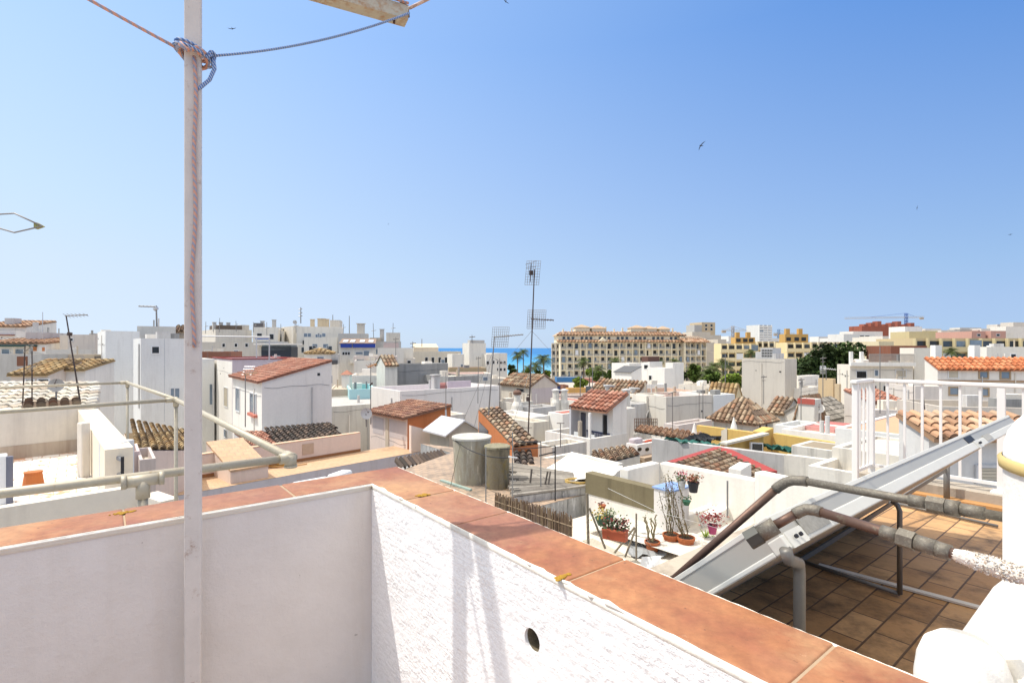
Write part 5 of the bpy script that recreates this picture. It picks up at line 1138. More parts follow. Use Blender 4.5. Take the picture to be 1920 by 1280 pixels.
# concrete gable wall
H('house with bare grey concrete side wall and sunlit white end', 742, 840, 683, 58, l=716, mat=CONC, rim=.2).pan('white_end', 'v', 717, 684, 741.6, 730, WHITE, .02)
H('lower grey concrete wall right of the bare grey wall', 840, 898, 706, 56, lv=6, mat=plaster((.40,.39,.37), .8, (.15,.14,.13)), rim=.2)
sg = H('small white dormer house with brown tiled roof beside the concrete wall', 722, 745, 684, 55.5, l=706, mat=DIRTW, roof='gable_u', rh=.9, pal='old', sp=.45, row=.6)
H('long white wall with little balustrade left of the concrete wall', 655, 708, 704, 62, lv=6, az=80, mat=WHITE, rim=.4)
lh = thing('chimney', 'tiny white chimney house with red tiled cap', 'chimney', P(648,730,58)); c = P(648,725,58); MB().seg(c-Vector((.45,0,0)), c+Vector((.45,0,0)), .9, -11, c.z+1.35).build('stack', WHITE, lh); MB().prism([c+Vector((-.6,-.15,1.36)), c+Vector((.6,-.15,1.36)), c+Vector((.6,1.05,1.36)), c+Vector((-.6,1.05,1.36))], [c+Vector((-.05,.4,1.85)), c+Vector((.05,.4,1.85)), c+Vector((.05,.5,1.85)), c+Vector((-.05,.5,1.85))]).build('cap', paint((.45,.20,.13), .8), lh)
H('turquoise walled roof terrace behind the corrugated top', 655, 706, 730, 52, lv=8, az=70, mat=plaster((.45,.70,.72), .15), rim=.8, rmat=plaster((.05,.42,.40), .3))
H('beige sandy roofed low house left of the turquoise terrace', 618, 656, 730, 55, lv=7, az=75, mat=BEIGE, rim=.1, rmat=SAND)
# house with brown tile roof by the sea gap
gh = H('cream house with brown tiled gable roof and bare mauve gable end', 996, 1045, 725, 56, l=940, mat=plaster((.70,.63,.52), .2), roof='gable_v', rh=1.1, pal='old', sp=.45, row=.6)
gh.pan('gable_render', 'u', 997, 727, 1043, 755, plaster((.62,.55,.53), .2)); gh.pan('opening', 'v', 969, 729, 983, 734, DGLASS)
H('white house with low white extension left of the main antenna mast', 996, 1030, 782, 36, l=930, mat=WHITE, rim=.5)
H('white block right of the main antenna mast with ochre base', 1000, 1030, 792, 32, lv=6, mat=plaster((.68,.66,.60), .5), rim=.3)
H('rubble roofed house below the cream gable house', 960, 1000, 755, 46, l=930, mat=OLDW, rim=.3, rmat=plaster((.44,.33,.22), .8))
H('grey walled roof terrace with balustrade right of the striped chimney', 1000, 1045, 765, 43, l=972, mat=GREYW, rim=.5)
ck = thing('chimney', 'flared white chimney with brown pot below the cream gable house', 'chimney', P(970,765,44)); c = P(970,762,44); MB().lathe([(.55,-.4),(.48,.1),(.30,.45),(.26,1.0)], c, 14).build('stack', DIRTW, ck); MB().lathe([(.28,1.0),(.36,1.05),(.36,1.25),(.2,1.4)], c, 14).build('cap', paint((.18,.10,.07), .8), ck)
for x, lb in ((1042,'pale chimney beside the red roof terrace, left of a pair'), (1058,'pale chimney beside the red roof terrace, right of a pair')):
    ck = thing('chimney', lb, 'chimney', P(x,765,45)); c = P(x,765,45); MB().lathe([(.42,-.6),(.40,.5),(.28,.8),(.28,1.5)], c, 12).build('stack', DIRTW, ck); MB().lathe([(.36,1.5),(.36,1.6),(.1,1.7)], c, 12).build('cap', GREYW, ck)
# orange wall and containers near the palms
H('sunlit orange garden wall below the green bush', 1066, 1104, 728, 95, lv=2, az=80, mat=plaster((.62,.36,.12), .2), rim=.2)
H('long pinkish wall below the orange garden wall', 1040, 1110, 741, 72, lv=3, az=80, mat=plaster((.62,.50,.45), .4), rim=.2)
H('dark blue kiosk left of the orange garden wall', 1042, 1056, 722, 110, lv=3, az=80, mat=plaster((.05,.08,.22), .2), rim=.2)
H('brown hut beside the dark blue kiosk', 1056, 1066, 722, 108, lv=3, az=80, mat=plaster((.25,.12,.08), .2), rim=.2)
# modern white houses in front of the big apartment block
w1 = H('white cubic house with small windows in front of the big apartment block', 1246, 1264, 690, 90, l=1213, mat=WHITE, rim=.4); 
w2 = H('white cubic house wing with tall right block', 1262, 1282, 680, 96, l=1248, mat=WHITE, rim=.4)
w3 = H('white upper cube with brown roof cap behind the cubic house', 1218, 1242, 678, 102, l=1202, mat=WHITE, rim=.3); w3.win('v', 1208, 684, 1215, 691, 'dark'); w1.win('v', 1217, 704, 1222, 712, 'dark')
w3.lbox('roof_cap', .0, w3.lu*.9, .2*w3.lv, .95*w3.lv, -.2, 1.0, paint((.16,.08,.06), .8))
H('low white house with slanted dark roof left of the cubic house', 1184, 1203, 698, 88, l=1152, mat=WHITE, roof='mono_u', rh=.9, rmat=paint((.12,.12,.12), .7))
H('white flat canopy building behind the low white house', 1180, 1206, 681, 118, l=1147, mat=WHITE, rim=.2)
H('long white garden wall below the low white house', 1150, 1246, 722, 78, lv=3, az=75, mat=WHITE, rim=.2)
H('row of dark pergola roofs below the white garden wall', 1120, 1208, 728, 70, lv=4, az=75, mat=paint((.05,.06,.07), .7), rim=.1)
# right side: white apartments with balcony, orange roof house
ra1 = H('white apartment house with balcony terrace and railings beyond the white railing', 1594, 1712, 684, 62, lv=3.5, az=100, mat=plaster((.76,.74,.70), .2), rim=.25, rmat=plaster((.4,.22,.18), .3))
for q in ((1606,696,1624,708,'bars'),(1640,694,1646,704,'light'),(1680,694,1698,706,'shutter'),(1638,723,1643,733,'dark'),(1656,723,1661,733,'dark'),(1682,722,1694,735,'light')): ra1.win('u', *q)
ra1.pan('balcony_slab', 'u', 1592, 679, 1713, 686, WHITE, .5)
rlm = MB(ra1.M)
for k in range(40): x = ra1.lu*(.28+.70*k/39); rlm.box(x-.03,x+.03,-.42,-.38,ra1.h+.05,ra1.h+1.25)
rlm.box(ra1.lu*.28,ra1.lu*.98,-.43,-.37,ra1.h+1.25,ra1.h+1.33).build('railing', paint((.42,.38,.32), .7), ra1.root)
for x in (.01,.18): ra1.lbox('pillar', ra1.lu*x, ra1.lu*(x+.045), .1, .5, .0, 1.6, WHITE)
o = MB(ra1.M).box(ra1.lu*.19,ra1.lu*.36,.8,2.2,ra1.h-.3,ra1.h+.65).build('sofa', WHITE, bevel=.1); tag(o, 'white terrace sofa on the balcony of the white apartment house', 'sofa')
H('narrow white wall block right of the balcony terrace', 1714, 1745, 652, 61, lv=3, az=100, mat=plaster((.75,.73,.68), .15), rim=.2)
rb1 = H('white house with bright orange tiled roof and framed windows', 1758, 1960, 692, 52, lv=2.0, az=98, mat=plaster((.76,.74,.72), .2), roof='mono_v', rh=1.0, pal='orange', sp=.5, row=.6, lichen=.05, over=.3)
for q in ((1837,697,1851,708),(1877,697,1892,709),(1838,729,1852,741),(1781,727,1796,739)): rb1.win('u', *q, 'light', BROWNF, .16)
rb1.pan('cornice', 'u', 1758, 713, 1955, 716, paint((.40,.24,.12), .8), .08); rb1.win('u', 1778, 694, 1796, 708, 'shutter')
for x0,x1,lb in ((1754,1766,'tall white chimney shaft left of the orange roof'),(1827,1838,'tall white chimney shaft behind the orange roof')):
    o = thing('chimney', lb, 'chimney', P(x0,690,56)); MB().seg(P(x0,690,56), P(x1,690,56), .7, -6, -(647-HY)/F*56).build('stack', WHITE, o)
H('white roof room with dark door behind the orange roof at far right', 1850, 1960, 650, 60, lv=3, az=98, mat=plaster((.74,.73,.70), .15), rim=.2).win('u', 1895, 664, 1904, 680, 'door')
H('beige grey parapet building below the orange roofed house', 1762, 1990, 762, 27, lv=4, az=100, mat=plaster((.62,.56,.48), .4), rim=.5, rmat=SAND)
H('white pinkish wall house left of the beige grey parapet', 1716, 1766, 724, 44, lv=4, az=95, mat=plaster((.72,.68,.66), .2), rim=.3)
H('low red roofed house behind the white railing', 1634, 1700, 756, 42, lv=4, az=95, mat=plaster((.68,.64,.62), .2), roof='mono_v', rh=.7, pal='red', sp=.4, row=.5, lichen=.05)
H('white house with pink wall panels under the low red roof', 1640, 1712, 768, 38, lv=3, az=95, mat=plaster((.72,.68,.66), .2), rim=.2).win('u', 1668, 777, 1690, 790, 'light')
H('broad roof terrace with salmon floor and white rim behind the railing', 1762, 1850, 823, 18, l=1566, az=51.7, mat=plaster((.72,.74,.76), .15), rim=.06, rmat=plaster((.62,.36,.22), .2))
H('dirty white lower wall under the salmon roof terrace', 1740, 1800, 862, 15, l=1560, az=51.7, mat=OLDW, rim=.1)
# near tiled roof at the right behind the railing
nr = H('white house with sunlit clay barrel tile roof close behind the railing', 1742, 1960, 820, 12.2, lv=1.0, az=92, mat=plaster((.66,.67,.69), .15), roof='mono_v', rh=.34, pal='clay', sp=.27, row=.36, over=.25, lichen=.2)
nr.win('u', 1832, 876, 1890, 900, 'shutter', paint((.6,.6,.6), .6))
# ---------------------------------------------------------------- far left houses
cap_ = plaster((.76,.76,.76), .25)
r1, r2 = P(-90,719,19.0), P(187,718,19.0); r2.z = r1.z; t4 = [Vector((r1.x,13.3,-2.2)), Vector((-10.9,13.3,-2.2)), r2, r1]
o = thing('tiled_roof', 'broad roof of pale, glare-bright barrel tiles behind the cream terrace', 'roof', P(90,745,17)); tiles(t4, t4[0]-t4[3], o, 'pale', .30, .42, .08); MB().prism([Vector((p.x,p.y,-11)) for p in t4], [p-Vector((0,0,.06)) for p in t4]).build('wall', CREAM, o)
t4 = [P(40,771,13.4), P(152,763,14.2), P(152,753,15.0), P(44,757,14.6)]
o = thing('roof_edge', 'dark weathered tile ridge piece at the near edge of the pale roof', 'roof edge', P(95,760,14.2)); tiles([p+Vector((0,0,.06)) for p in t4], t4[0]-t4[3], o, 'old', .26, .30, .6)
b_ = H('low white house with brown barrel tile roof left of the blue-white slabs, left half', 20, 90, 704, 34, lv=3.5, az=80, mat=plaster((.72,.66,.62), .2), roof='mono_v', rh=.85, pal='ochre', sp=.4, row=.5, lichen=.4)
b_.win('u', 50, 712, 64, 718, 'dark'); b_.win('u', 73, 711, 92, 718, 'dark')
H('low white house with brown barrel tile roof left of the blue-white slabs, right half', 100, 160, 695, 36, lv=3.5, az=80, mat=plaster((.74,.74,.74), .2), roof='mono_v', rh=.55, pal='ochre', sp=.4, row=.5, lichen=.4)
H('long grey building with brown door below the terracotta attic house', -30, 78, 664, 46, lv=4, az=80, mat=plaster((.52,.50,.46), .4), rim=.2).pan('door', 'u', 32, 668, 52, 686, paint((.22,.09,.05), .7))
H('beige flat roofed building behind the leaning antenna', 90, 158, 665, 50, lv=4, az=80, mat=plaster((.56,.47,.36), .25), rim=.2)
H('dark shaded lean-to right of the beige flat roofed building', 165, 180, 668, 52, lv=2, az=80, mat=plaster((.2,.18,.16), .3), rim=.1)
H('long pale grey flat roof edge behind the beige building', 86, 175, 655, 60, lv=4, az=80, mat=plaster((.60,.60,.60), .3), rim=.1)
f_ = H('white attic house with terracotta roofs and dark green awning at far left', -40, 86, 645, 64, lv=8, az=80, mat=cap_, roof='mono_v', rh=.7, pal='clay', sp=.6, row=.7, lichen=.2)
f_.pan('awning', 'u', -30, 647, 70, 650, paint((.04,.08,.06), .7), 1.0); f_.win('u', 4, 655, 18, 663, 'light'); f_.win('u', 26, 655, 44, 664, 'light'); f_.pan('orange_shutter', 'u', 62, 650, 69, 658, paint((.6,.22,.08), .7)); f_.pan('orange_shutter', 'u', 79, 651, 84, 658, paint((.6,.22,.08), .7))
a_ = H('white attic storey with terracotta roof and grey tank at far left', -40, 49, 613, 70, lv=6, az=80, mat=cap_, roof='mono_v', rh=1.0, pal='clay', sp=.6, row=.7, base=-4, lichen=.2); a_.lbox('roof_tank', a_.lu*.42, a_.lu*.62, 1.0, 2.4, .2, 1.3, GREYW); a_.pan('awning', 'u', -30, 627, 28, 629, paint((.3,.12,.08), .7), .5)
H('grey parapet wall right of the white attic storey', 48, 81, 623, 69, lv=6, az=80, mat=GREYW, rim=.2, base=-4)
o = thing('chimney', 'tall pale chimney on the grey parapet at far left', 'chimney', P(64,624,70)); MB().seg(P(61,624,70), P(67,624,70), .45, -2, -(604-HY)/F*70).build('stack', GREYW, o)
bb = H('beige box house with one small dark window behind the leaning antenna', 127, 178, 627, 66, l=None, lv=4, az=78, mat=plaster((.66,.59,.52), .3), rim=.2); bb.win('u', 131, 634, 137, 639, 'dark')
H('pale side block left of the beige box house', 112, 127, 628, 66.5, lv=6, az=78, mat=plaster((.72,.66,.60), .2), rim=.2)
# ---------------------------------------------------------------- stepped white apartments, left of centre
M_ = plaster((.70,.65,.56), .35); MW = plaster((.76,.75,.72), .25); MG = plaster((.58,.56,.52), .35)
def wins(h, face, xs_, y0, y1, w_, kind='light'):
    for x in xs_: h.win(face, x, y0, x+w_, y1, kind)
m1 = H('beige stepped apartment block with rooftop pergola right of the post', 404, 472, 617, 118, l=376, lv=None, mat=M_, rim=.5, az=48)
m1.lbox('pergola', .05*m1.lu, .75*m1.lu, .05*m1.lv, .5*m1.lv, .0, 1.0, paint((.16,.12,.09), .8)); m1.lbox('roof_box', .76*m1.lu, .98*m1.lu, .1*m1.lv, .5*m1.lv, -.2, 1.2, M_)
for x in (.02,.2,.4): m1.chimney(x, .12, .7, 1.6, MG)
m1b = H('lower beige terrace storey below the rooftop pergola block', 376, 482, 641, 104, lv=5, az=80, mat=plaster((.60,.56,.49), .3), rim=.4); wins(m1b, 'u', (417,440,460), 636+8, 650, 5, 'dark')
H('brick red shed roof with grey ledge in front of the beige terraces', 376, 433, 659, 62, lv=4, az=80, mat=plaster((.36,.16,.10), .3), rim=.1, rmat=MG)
m2 = H('narrow white stair tower building behind the dark glazed attic', 474, 521, 613, 122, lv=8, az=75, mat=MW, rim=.4); m2.win('u', 482, 625, 491, 630, 'dark'); m2.chimney(.3,.3,.8,1.5,MG); m2.chimney(.8,.2,.8,1.8,MG)
m2.lbox('roof_shed', .0, .35*m2.lu, 1, 4, -.2, 1.0, paint((.15,.14,.14), .8))
m3 = H('white block with dark glass corner balcony', 507, 532, 620, 126, lv=8, az=75, mat=MW, rim=.4); m3.win('u', 509, 624, 525, 633, 'dark'); m3.win('u', 517, 626, 528, 641, 'dark')
H('grey dark blue rimmed storey below the glass balcony', 480, 530, 640, 112, lv=6, az=78, mat=plaster((.62,.64,.67), .25), rim=.4).pan('blue_awning', 'u', 480, 634, 505, 636, paint((.05,.16,.5), .6), .6)
m4 = H('dark clad roof bar with white curved canopy', 490, 546, 650, 92, lv=6, az=78, mat=paint((.035,.045,.06), .5), rim=.2); m4.pan('window_band', 'u', 491, 651.5, 545, 657, GLASS)
m4.lbox('canopy', -1.0, m4.lu+.8, -1.2, m4.lv, .35, .6, WHITE)
m4.lbox('upper_band', .1, m4.lu-.1, .15, m4.lv-.3, -.1, .34, BGLASS)
H('white end wall of the roof bar', 482, 491, 648, 93, lv=6, az=78, mat=MW)
m5 = H('tall beige side wall of the stepped white block', 550, 566, 611, 124, l=526, lv=None, mat=M_, rim=.3)
m6 = H('large white stepped apartment block with yellow roof chimneys, upper storeys', 556, 638, 612, 120, lv=9, az=76, mat=MW, rim=.4); wins(m6, 'u', (570,577,604), 625, 631, 6, 'light'); m6.win('u', 596, 625, 599, 631, 'dark')
for x, w_, hh in ((.32,.9,1.8),(.50,1.1,2.0),(.58,.9,2.0),(.66,.9,1.9)): m6.chimney(x,.35,w_,hh,plaster((.66,.55,.38), .2))
m6.lbox('roof_room', .74*m6.lu, .99*m6.lu, .2*m6.lv, .9*m6.lv, -.3, 1.7, M_)
m7 = H('large white stepped apartment block, lower balcony storey', 570, 633, 632, 112, lv=6, az=76, mat=MW, rim=.4); wins(m7, 'u', (586,606), 645, 652, 9, 'light')
m8 = H('small white house with brown tiled roof and balcony windows left of the blue awning', 573, 622, 663, 86, lv=7, az=74, mat=MW, roof='hip', rh=.7, pal='ochre', sp=.7, row=.8); m8.win('u', 595, 669, 607, 683, 'light'); m8.pan('balcony', 'u', 594, 676, 609, 683, paint((.10,.10,.11), .6), .4)
m8b = H('shaded balcony bay right of the small brown roofed house', 621, 634, 664, 87, lv=6, az=74, mat=MG, rim=.2); m8b.pan('balcony', 'u', 621, 675, 633, 682, paint((.09,.09,.10), .6), .5); m8b.pan('balcony', 'u', 621, 697, 633, 703, paint((.09,.09,.10), .6), .5)
H('white storeys under the small brown roofed house', 555, 634, 684, 84, lv=5, az=74, mat=MW, rim=.2)
m9 = H('white apartment house with skylight roof and long blue awning', 636, 704, 644, 98, lv=9, az=76, mat=MW, roof='mono_v', rh=1.0, rmat=paint((.30,.20,.14), .8), over=.2)
for x in (.08,.28,.55,.80): MB(m9.M).prism([(x*m9.lu,1.0,m9.h+.25),(x*m9.lu+.9,1.0,m9.h+.25),(x*m9.lu+.9,5,m9.h+.70),(x*m9.lu,5,m9.h+.70)],[(x*m9.lu,1.0,m9.h+.36),(x*m9.lu+.9,1.0,m9.h+.36),(x*m9.lu+.9,5,m9.h+.80),(x*m9.lu,5,m9.h+.80)]).build('skylight', WFRAME, m9.root)
BLUEAW = paint((.03,.07,.36), .7, var=.2)
m9.pan('awning', 'u', 639, 644.5, 660, 651.5, BLUEAW, .5); m9.pan('awning', 'u', 662, 644.5, 704, 651.5, BLUEAW, .5); wins(m9, 'u', (642,647,652), 660, 665, 4, 'dark'); m9.win('u', 667, 660, 680, 664, 'light')
H('pale attic wall behind the skylight roof', 634, 690, 625, 112, lv=6, az=76, mat=MG, rim=.2).chimney(.75,.3,1.6,2.2,M_)
m10 = H('pale grey roof house with stair tower at its right', 690, 752, 640, 108, lv=7, az=76, mat=MG, rim=.4); m10.lbox('stair_tower', .55*m10.lu, .98*m10.lu, 1, 4.5, -.3, 1.9, M_); m10.lbox('roof_shed', .05*m10.lu,.4*m10.lu,.6,3,-.2,.8,SAND); m10.chimney(.42,.3,.9,2.6,MG)
H('white wall block below the stair tower', 708, 757, 652, 90, lv=6, az=76, mat=MW, rim=.3).lbox('pink_box', 1.0, 3.6, .5, 3, -.3, .9, plaster((.60,.48,.45), .2))
H('broad pinkish terrace wall with iron railing below the stair tower', 663, 745, 668, 80, lv=6, az=76, mat=plaster((.66,.60,.59), .25), rim=.3)
H('plain white block left of the dormer house', 664, 708, 676, 76, l=None, lv=7, az=76, mat=MW, rim=.2)
H('white stepped block falling right behind the concrete wall', 745, 775, 652, 96, l=None, lv=6, az=70, mat=MW, rim=.3)
n1 = H('long low white building with window row in front of the sea', 770, 865, 659, 112, lv=8, az=76, mat=plaster((.72,.68,.60), .25), rim=.4); wins(n1, 'u', (797,809,822,834), 670, 680, 5, 'dark')
H('roof with red wooden frame and cream panel on the long low building', 776, 822, 652, 118, lv=6, az=76, mat=plaster((.66,.58,.46), .2), roof='mono_v', rh=.9, rmat=plaster((.68,.58,.42), .2), over=.1)
H('low cream lean-to beside the long low white building', 753, 779, 672, 92, lv=5, az=76, mat=CREAM, rim=.1, rmat=PALER).win('u', 764, 676, 770, 682, 'dark')
k1 = H('white cubic tower building in front of the sea', 880, 911, 643, 104, l=867, mat=MW, rim=.4, az=58); k1.lbox('roof_rail', .2, k1.lu-.2, .2, 1.2, -.2, .6, MG)
k2 = H('white block right of the cubic tower, stepping down to the palms', 912, 932, 664, 104, lv=8, az=62, mat=MW, rim=.3); k2.win('u', 912, 677, 917, 683, 'dark'); k2.win('u', 923, 676, 927, 682, 'dark')
k3 = H('white rightmost block of the seaside group next to the palms', 926, 951, 662, 116, lv=8, az=66, mat=MW, rim=.3); wins(k3, 'u', (930,937,944), 677, 682, 4, 'dark'); wins(k3, 'u', (930,937,944), 690, 695, 4, 'dark')
H('small white balcony house left of the cubic tower', 848, 870, 664, 98, lv=5, az=72, mat=MW, rim=.3).win('u', 864, 683, 868, 689, 'light')
H('sandy ochre low wall below the cubic tower', 842, 912, 690, 78, lv=4, az=76, mat=plaster((.46,.36,.22), .3), rim=.3, rmat=SALMON)
H('white low house with salmon roof right of the concrete wall', 840, 922, 701, 66, lv=5, az=76, mat=MW, rim=.15, rmat=SALMON).win('u', 906, 707, 914, 713, 'light')
H('pale wall block under the seaside group', 915, 955, 710, 72, lv=5, az=70, mat=plaster((.66,.64,.60), .4), rim=.2)

# ---------------------------------------------------------------- apartment blocks
def apartment(lab, c, r, top, Y, lv, az, wall, floors, bays, fh, kind, rmat, pal=None, setback=True, l=None, slabm=None, arches=False, step=1):
    h = H(lab, c, r, top, Y, l=l, lv=lv, az=az, mat=wall, rim=.3, name='apartment_building', cat='apartment building', rmat=rmat)
    slabm = slabm or wall; bw_ = h.lu/bays
    for f in range(floors):
        z = h.h-(f+1)*fh
        mb = MB(h.M); mb.box(-.1,h.lu+.1,-.75,-.004,z-.22,z); mb.build('balcony_slab', slabm, h.root)
        mb = MB(h.M)
        for i in range(bays):
            if kind == 'rail':
                if (i*7+f*3)%5 != 4: MB(h.M).box(i*bw_+.25,(i+1)*bw_-.25,-.73,-.68,z+.003,z+.85).build('balustrade', paint((.50,.46,.38), .7, var=.5, scale=1), h.root)
            else: mb.box(i*bw_+(.0 if i else .3),(i+1)*bw_-(.0 if i < bays-1 else .3),-.73,-.68,z+.003,z+.95)
        if mb.v: mb.build('balustrade', slabm, h.root)
        for i in range(0, bays, step):
            x = i*bw_; v_ = (i*5+f*7)%6
            w0, w1 = (x+bw_*.26, x+bw_*(.50 if v_ in (0,3) else .72)) if kind == 'rail' else (x+bw_*.06, x+bw_*.94)
            pmat = [DGLASS, GLASS, DGLASS, BGLASS, GLASS, DGLASS][v_]
            if (i+f*2)%9 == 4: MB(h.M).box(w0,w1,-.82,-.76,z+.4,z+fh-.45).build('window', [BGLASS, WFRAME][(i+f)%2], h.root)
            else: MB(h.M).box(w0,w1,-.05,-.004,z+.1,z+fh*.78).build('window', pmat, h.root)
    mb = MB(h.M)
    for i in range(bays+1): x = min(max(i*bw_,.15),h.lu-.15); mb.box(x-.16,x+.16,-.78,-.003,h.h-floors*fh-.4,h.h-.02)
    mb.build('pillars', slabm, h.root)
    if arches:
        mb = MB(h.M)
        for i in range(bays):
            if i%3 == 2: continue
            x = (i+.5)*bw_; r_ = bw_*.5-.16
            for f in (0, floors-1):
                zt2 = h.h-f*fh-.25
                pts = [(x+r_*math.cos(math.pi*k/8), zt2-r_*.75+r_*.7*math.sin(math.pi*k/8)) for k in range(9)]
                for (xa,za),(xb,zb2) in zip(pts, pts[1:]): mb.prism([(xa,-.74,za),(xb,-.74,zb2),(xb,-.74,zt2),(xa,-.74,zt2)],[(xa,-.66,za),(xb,-.66,zb2),(xb,-.66,zt2),(xa,-.66,zt2)])
        mb.build('arches', slabm, h.root)
    return h
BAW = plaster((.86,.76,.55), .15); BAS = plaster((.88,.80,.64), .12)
ba = apartment('large beige apartment block with arched balconies and tiled mansard roof by the sea', 1050, 1282, 641, 212, 14, 86, BAW, 5, 19, 2.85, 'rail', SAND, slabm=BAS, arches=True, l=None)
zr = ba.h; lu = ba.lu
def tl_(pts, dn, pal='ochre'): tiles([ba.M @ Vector(p) for p in pts], ba.M.to_3x3() @ Vector(dn), ba.root, 'clay', 1.3, 1.3, .35, lift=.1, amp=.6)
tl_([(-1.5,-1.8,zr-.1),(lu+1.5,-1.8,zr-.1),(lu+1.5,.8,zr+.9),(-1.5,.8,zr+.9)], (0,-1,-.4))
MB(ba.M).box(-.5,lu+.5,.9,13,zr-.3,zr+2.7).build('attic_storey', BAS, ba.root)
for k in range(26):
    if k%4 == 3: continue
    x = 1.2+k*(lu-3)/26; MB(ba.M).box(x,x+1.1,.84,.89,zr+1.1,zr+2.2).build('attic_window', GLASS, ba.root)
tl_([(-1.5,.3,zr+2.75),(lu+1.5,.3,zr+2.75),(lu-1,5,zr+4.4),(1,5,zr+4.4)], (0,-1,-.35))
MB(ba.M).prism([(-1.5,.3,zr+2.6),(lu+1.5,.3,zr+2.6),(lu+1.5,13.5,zr+2.6),(-1.5,13.5,zr+2.6)],[(1,5,zr+4.3),(lu-1,5,zr+4.3),(lu-1,9,zr+4.3),(1,9,zr+4.3)]).build('roof', plaster((.50,.36,.24), .3), ba.root)
for fx, w_, hh in ((.20,6.0,2.2),(.33,5.5,1.9),(.66,6.5,2.0),(.76,5.5,1.7),(.88,4.5,1.6)):
    x = fx*lu; p = MB(ba.M).box(x-w_/2,x+w_/2,5,10,zr+4.0,zr+4.0+hh).build('roof_turret', BAS, ba.root)
    MB(ba.M).prism([(x-w_/2-.5,4.5,zr+4.01+hh),(x+w_/2+.5,4.5,zr+4.01+hh),(x+w_/2+.5,10.5,zr+4.01+hh),(x-w_/2-.5,10.5,zr+4.01+hh)],[(x-.3,7.3,zr+5.3+hh),(x+.3,7.3,zr+5.3+hh),(x+.3,7.7,zr+5.3+hh),(x-.3,7.7,zr+5.3+hh)]).build('turret_roof', plaster((.50,.36,.24), .3), p)
MB(ba.M).prism([(.29*lu,-1.3,zr-.2),(.39*lu,-1.3,zr-.2),(.34*lu,-1.3,zr+1.9)],[(.29*lu,.6,zr-.2),(.39*lu,.6,zr-.2),(.34*lu,.6,zr+1.9)]).build('pediment', BAS, ba.root)
for k in range(14): x = .04*lu+k*lu*.07; MB(ba.M).box(x,x+.6,6,6.6,zr+4,zr+5.6+(k%3)*.5).build('chimney', BAS, ba.root)
sd = apartment('narrow glazed end bay of the beige apartment block', 1034, 1051, 643, 216, 10, 100, plaster((.66,.60,.50), .2), 5, 2, 2.85, 'rail', SAND, slabm=plaster((.72,.70,.66), .1))
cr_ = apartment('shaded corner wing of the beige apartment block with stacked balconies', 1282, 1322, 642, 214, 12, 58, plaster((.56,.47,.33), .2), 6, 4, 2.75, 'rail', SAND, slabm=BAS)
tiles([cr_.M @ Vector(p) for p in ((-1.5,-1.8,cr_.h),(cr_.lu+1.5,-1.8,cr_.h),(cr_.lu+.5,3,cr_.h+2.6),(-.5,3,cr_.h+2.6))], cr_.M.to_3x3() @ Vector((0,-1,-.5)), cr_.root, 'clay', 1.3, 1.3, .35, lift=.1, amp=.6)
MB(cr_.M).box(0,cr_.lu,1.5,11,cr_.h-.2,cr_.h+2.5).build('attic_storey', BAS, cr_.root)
o = H('blue shop front canopy at the foot of the beige apartment block', 1044, 1092, 707, 200, lv=5, az=86, mat=plaster((.06,.20,.42), .2), rim=.2)
H('white promenade pavilion at the foot of the beige apartment block', 1092, 1130, 709, 198, lv=5, az=86, mat=plaster((.6,.25,.2), .2), rim=.2)
YW = plaster((.82,.66,.37), .2); YB = plaster((.82,.72,.50), .2)
ya1 = apartment('mustard yellow apartment block with white glazed balconies, left block', 1350, 1420, 644, 165, 5, 90, YW, 6, 5, 2.7, 'slab', PALER, slabm=plaster((.84,.70,.42), .15))
ya2 = apartment('beige recessed middle block between the yellow apartment blocks', 1418, 1474, 640, 172, 5, 90, plaster((.60,.49,.30), .2), 5, 5, 2.8, 'slab', PALER, slabm=YB)
ya3 = apartment('mustard yellow apartment block with dark balconies, right block', 1473, 1520, 642, 158, 6, 90, YW, 6, 3, 2.7, 'slab', PALER, slabm=plaster((.84,.70,.42), .15))
ya4 = apartment('beige end block of the yellow apartments beside the big dark tree', 1519, 1588, 641, 166, 6, 92, plaster((.62,.52,.36), .2), 5, 5, 2.8, 'slab', PALER, slabm=YB)
for h_, a_, b__, hh in ((ya1,.45,.98,2.0),(ya3,.05,.98,2.6)):
    p = h_.lbox('penthouse', a_*h_.lu, b__*h_.lu, 1.0, 4.5, -.2, hh, plaster((.58,.36,.12), .2))
    for k in (.2,.75): x = (a_+(b__-a_)*k)*h_.lu; MB(h_.M).box(x-.6,x+.6,2,3.2,h_.h+hh,h_.h+hh+1.7).build('chimney', plaster((.58,.36,.12), .2), p)
    for k in (.15,.5,.8): x = (a_+(b__-a_)*k)*h_.lu; MB(h_.M).box(x-.7,x+.7,.94,.99,h_.h+.5,h_.h+1.6).build('window', DGLASS, p)
tw = apartment('distant white tower block with horizontal balcony bands', 1422, 1446, 609, 330, 10, 70, plaster((.66,.68,.70), .15), 9, 3, 1.5, 'slab', PALER, slabm=plaster((.74,.75,.76), .1), step=1)
bt_ = H('beige flat topped tower above the corner wing', 1316, 1341, 604, 300, lv=12, az=75, mat=plaster((.60,.47,.30), .2), rim=.3); wins(bt_, 'u', (1322,1332), 608, 612, 4, 'dark'); wins(bt_, 'u', (1322,1332), 615, 619, 4, 'dark')
H('grey balcony bay on the left of the beige tower', 1302, 1316, 609, 296, lv=8, az=75, mat=plaster((.48,.46,.42), .3), rim=.3)
FARG = 'pale far-off buildings on the skyline'
def farbox(x0, x1, top, Y, col=(.70,.68,.64), lv=10, az=80, lab=None, red=False):
    return H(lab or 'pale far-off flat roofed building on the hazy skyline right of the beige apartments', x0, x1, top, Y, lv=lv, az=az, mat=plaster(col, .25), rim=.3, group=None if lab else FARG, rmat=REDR if red else None)
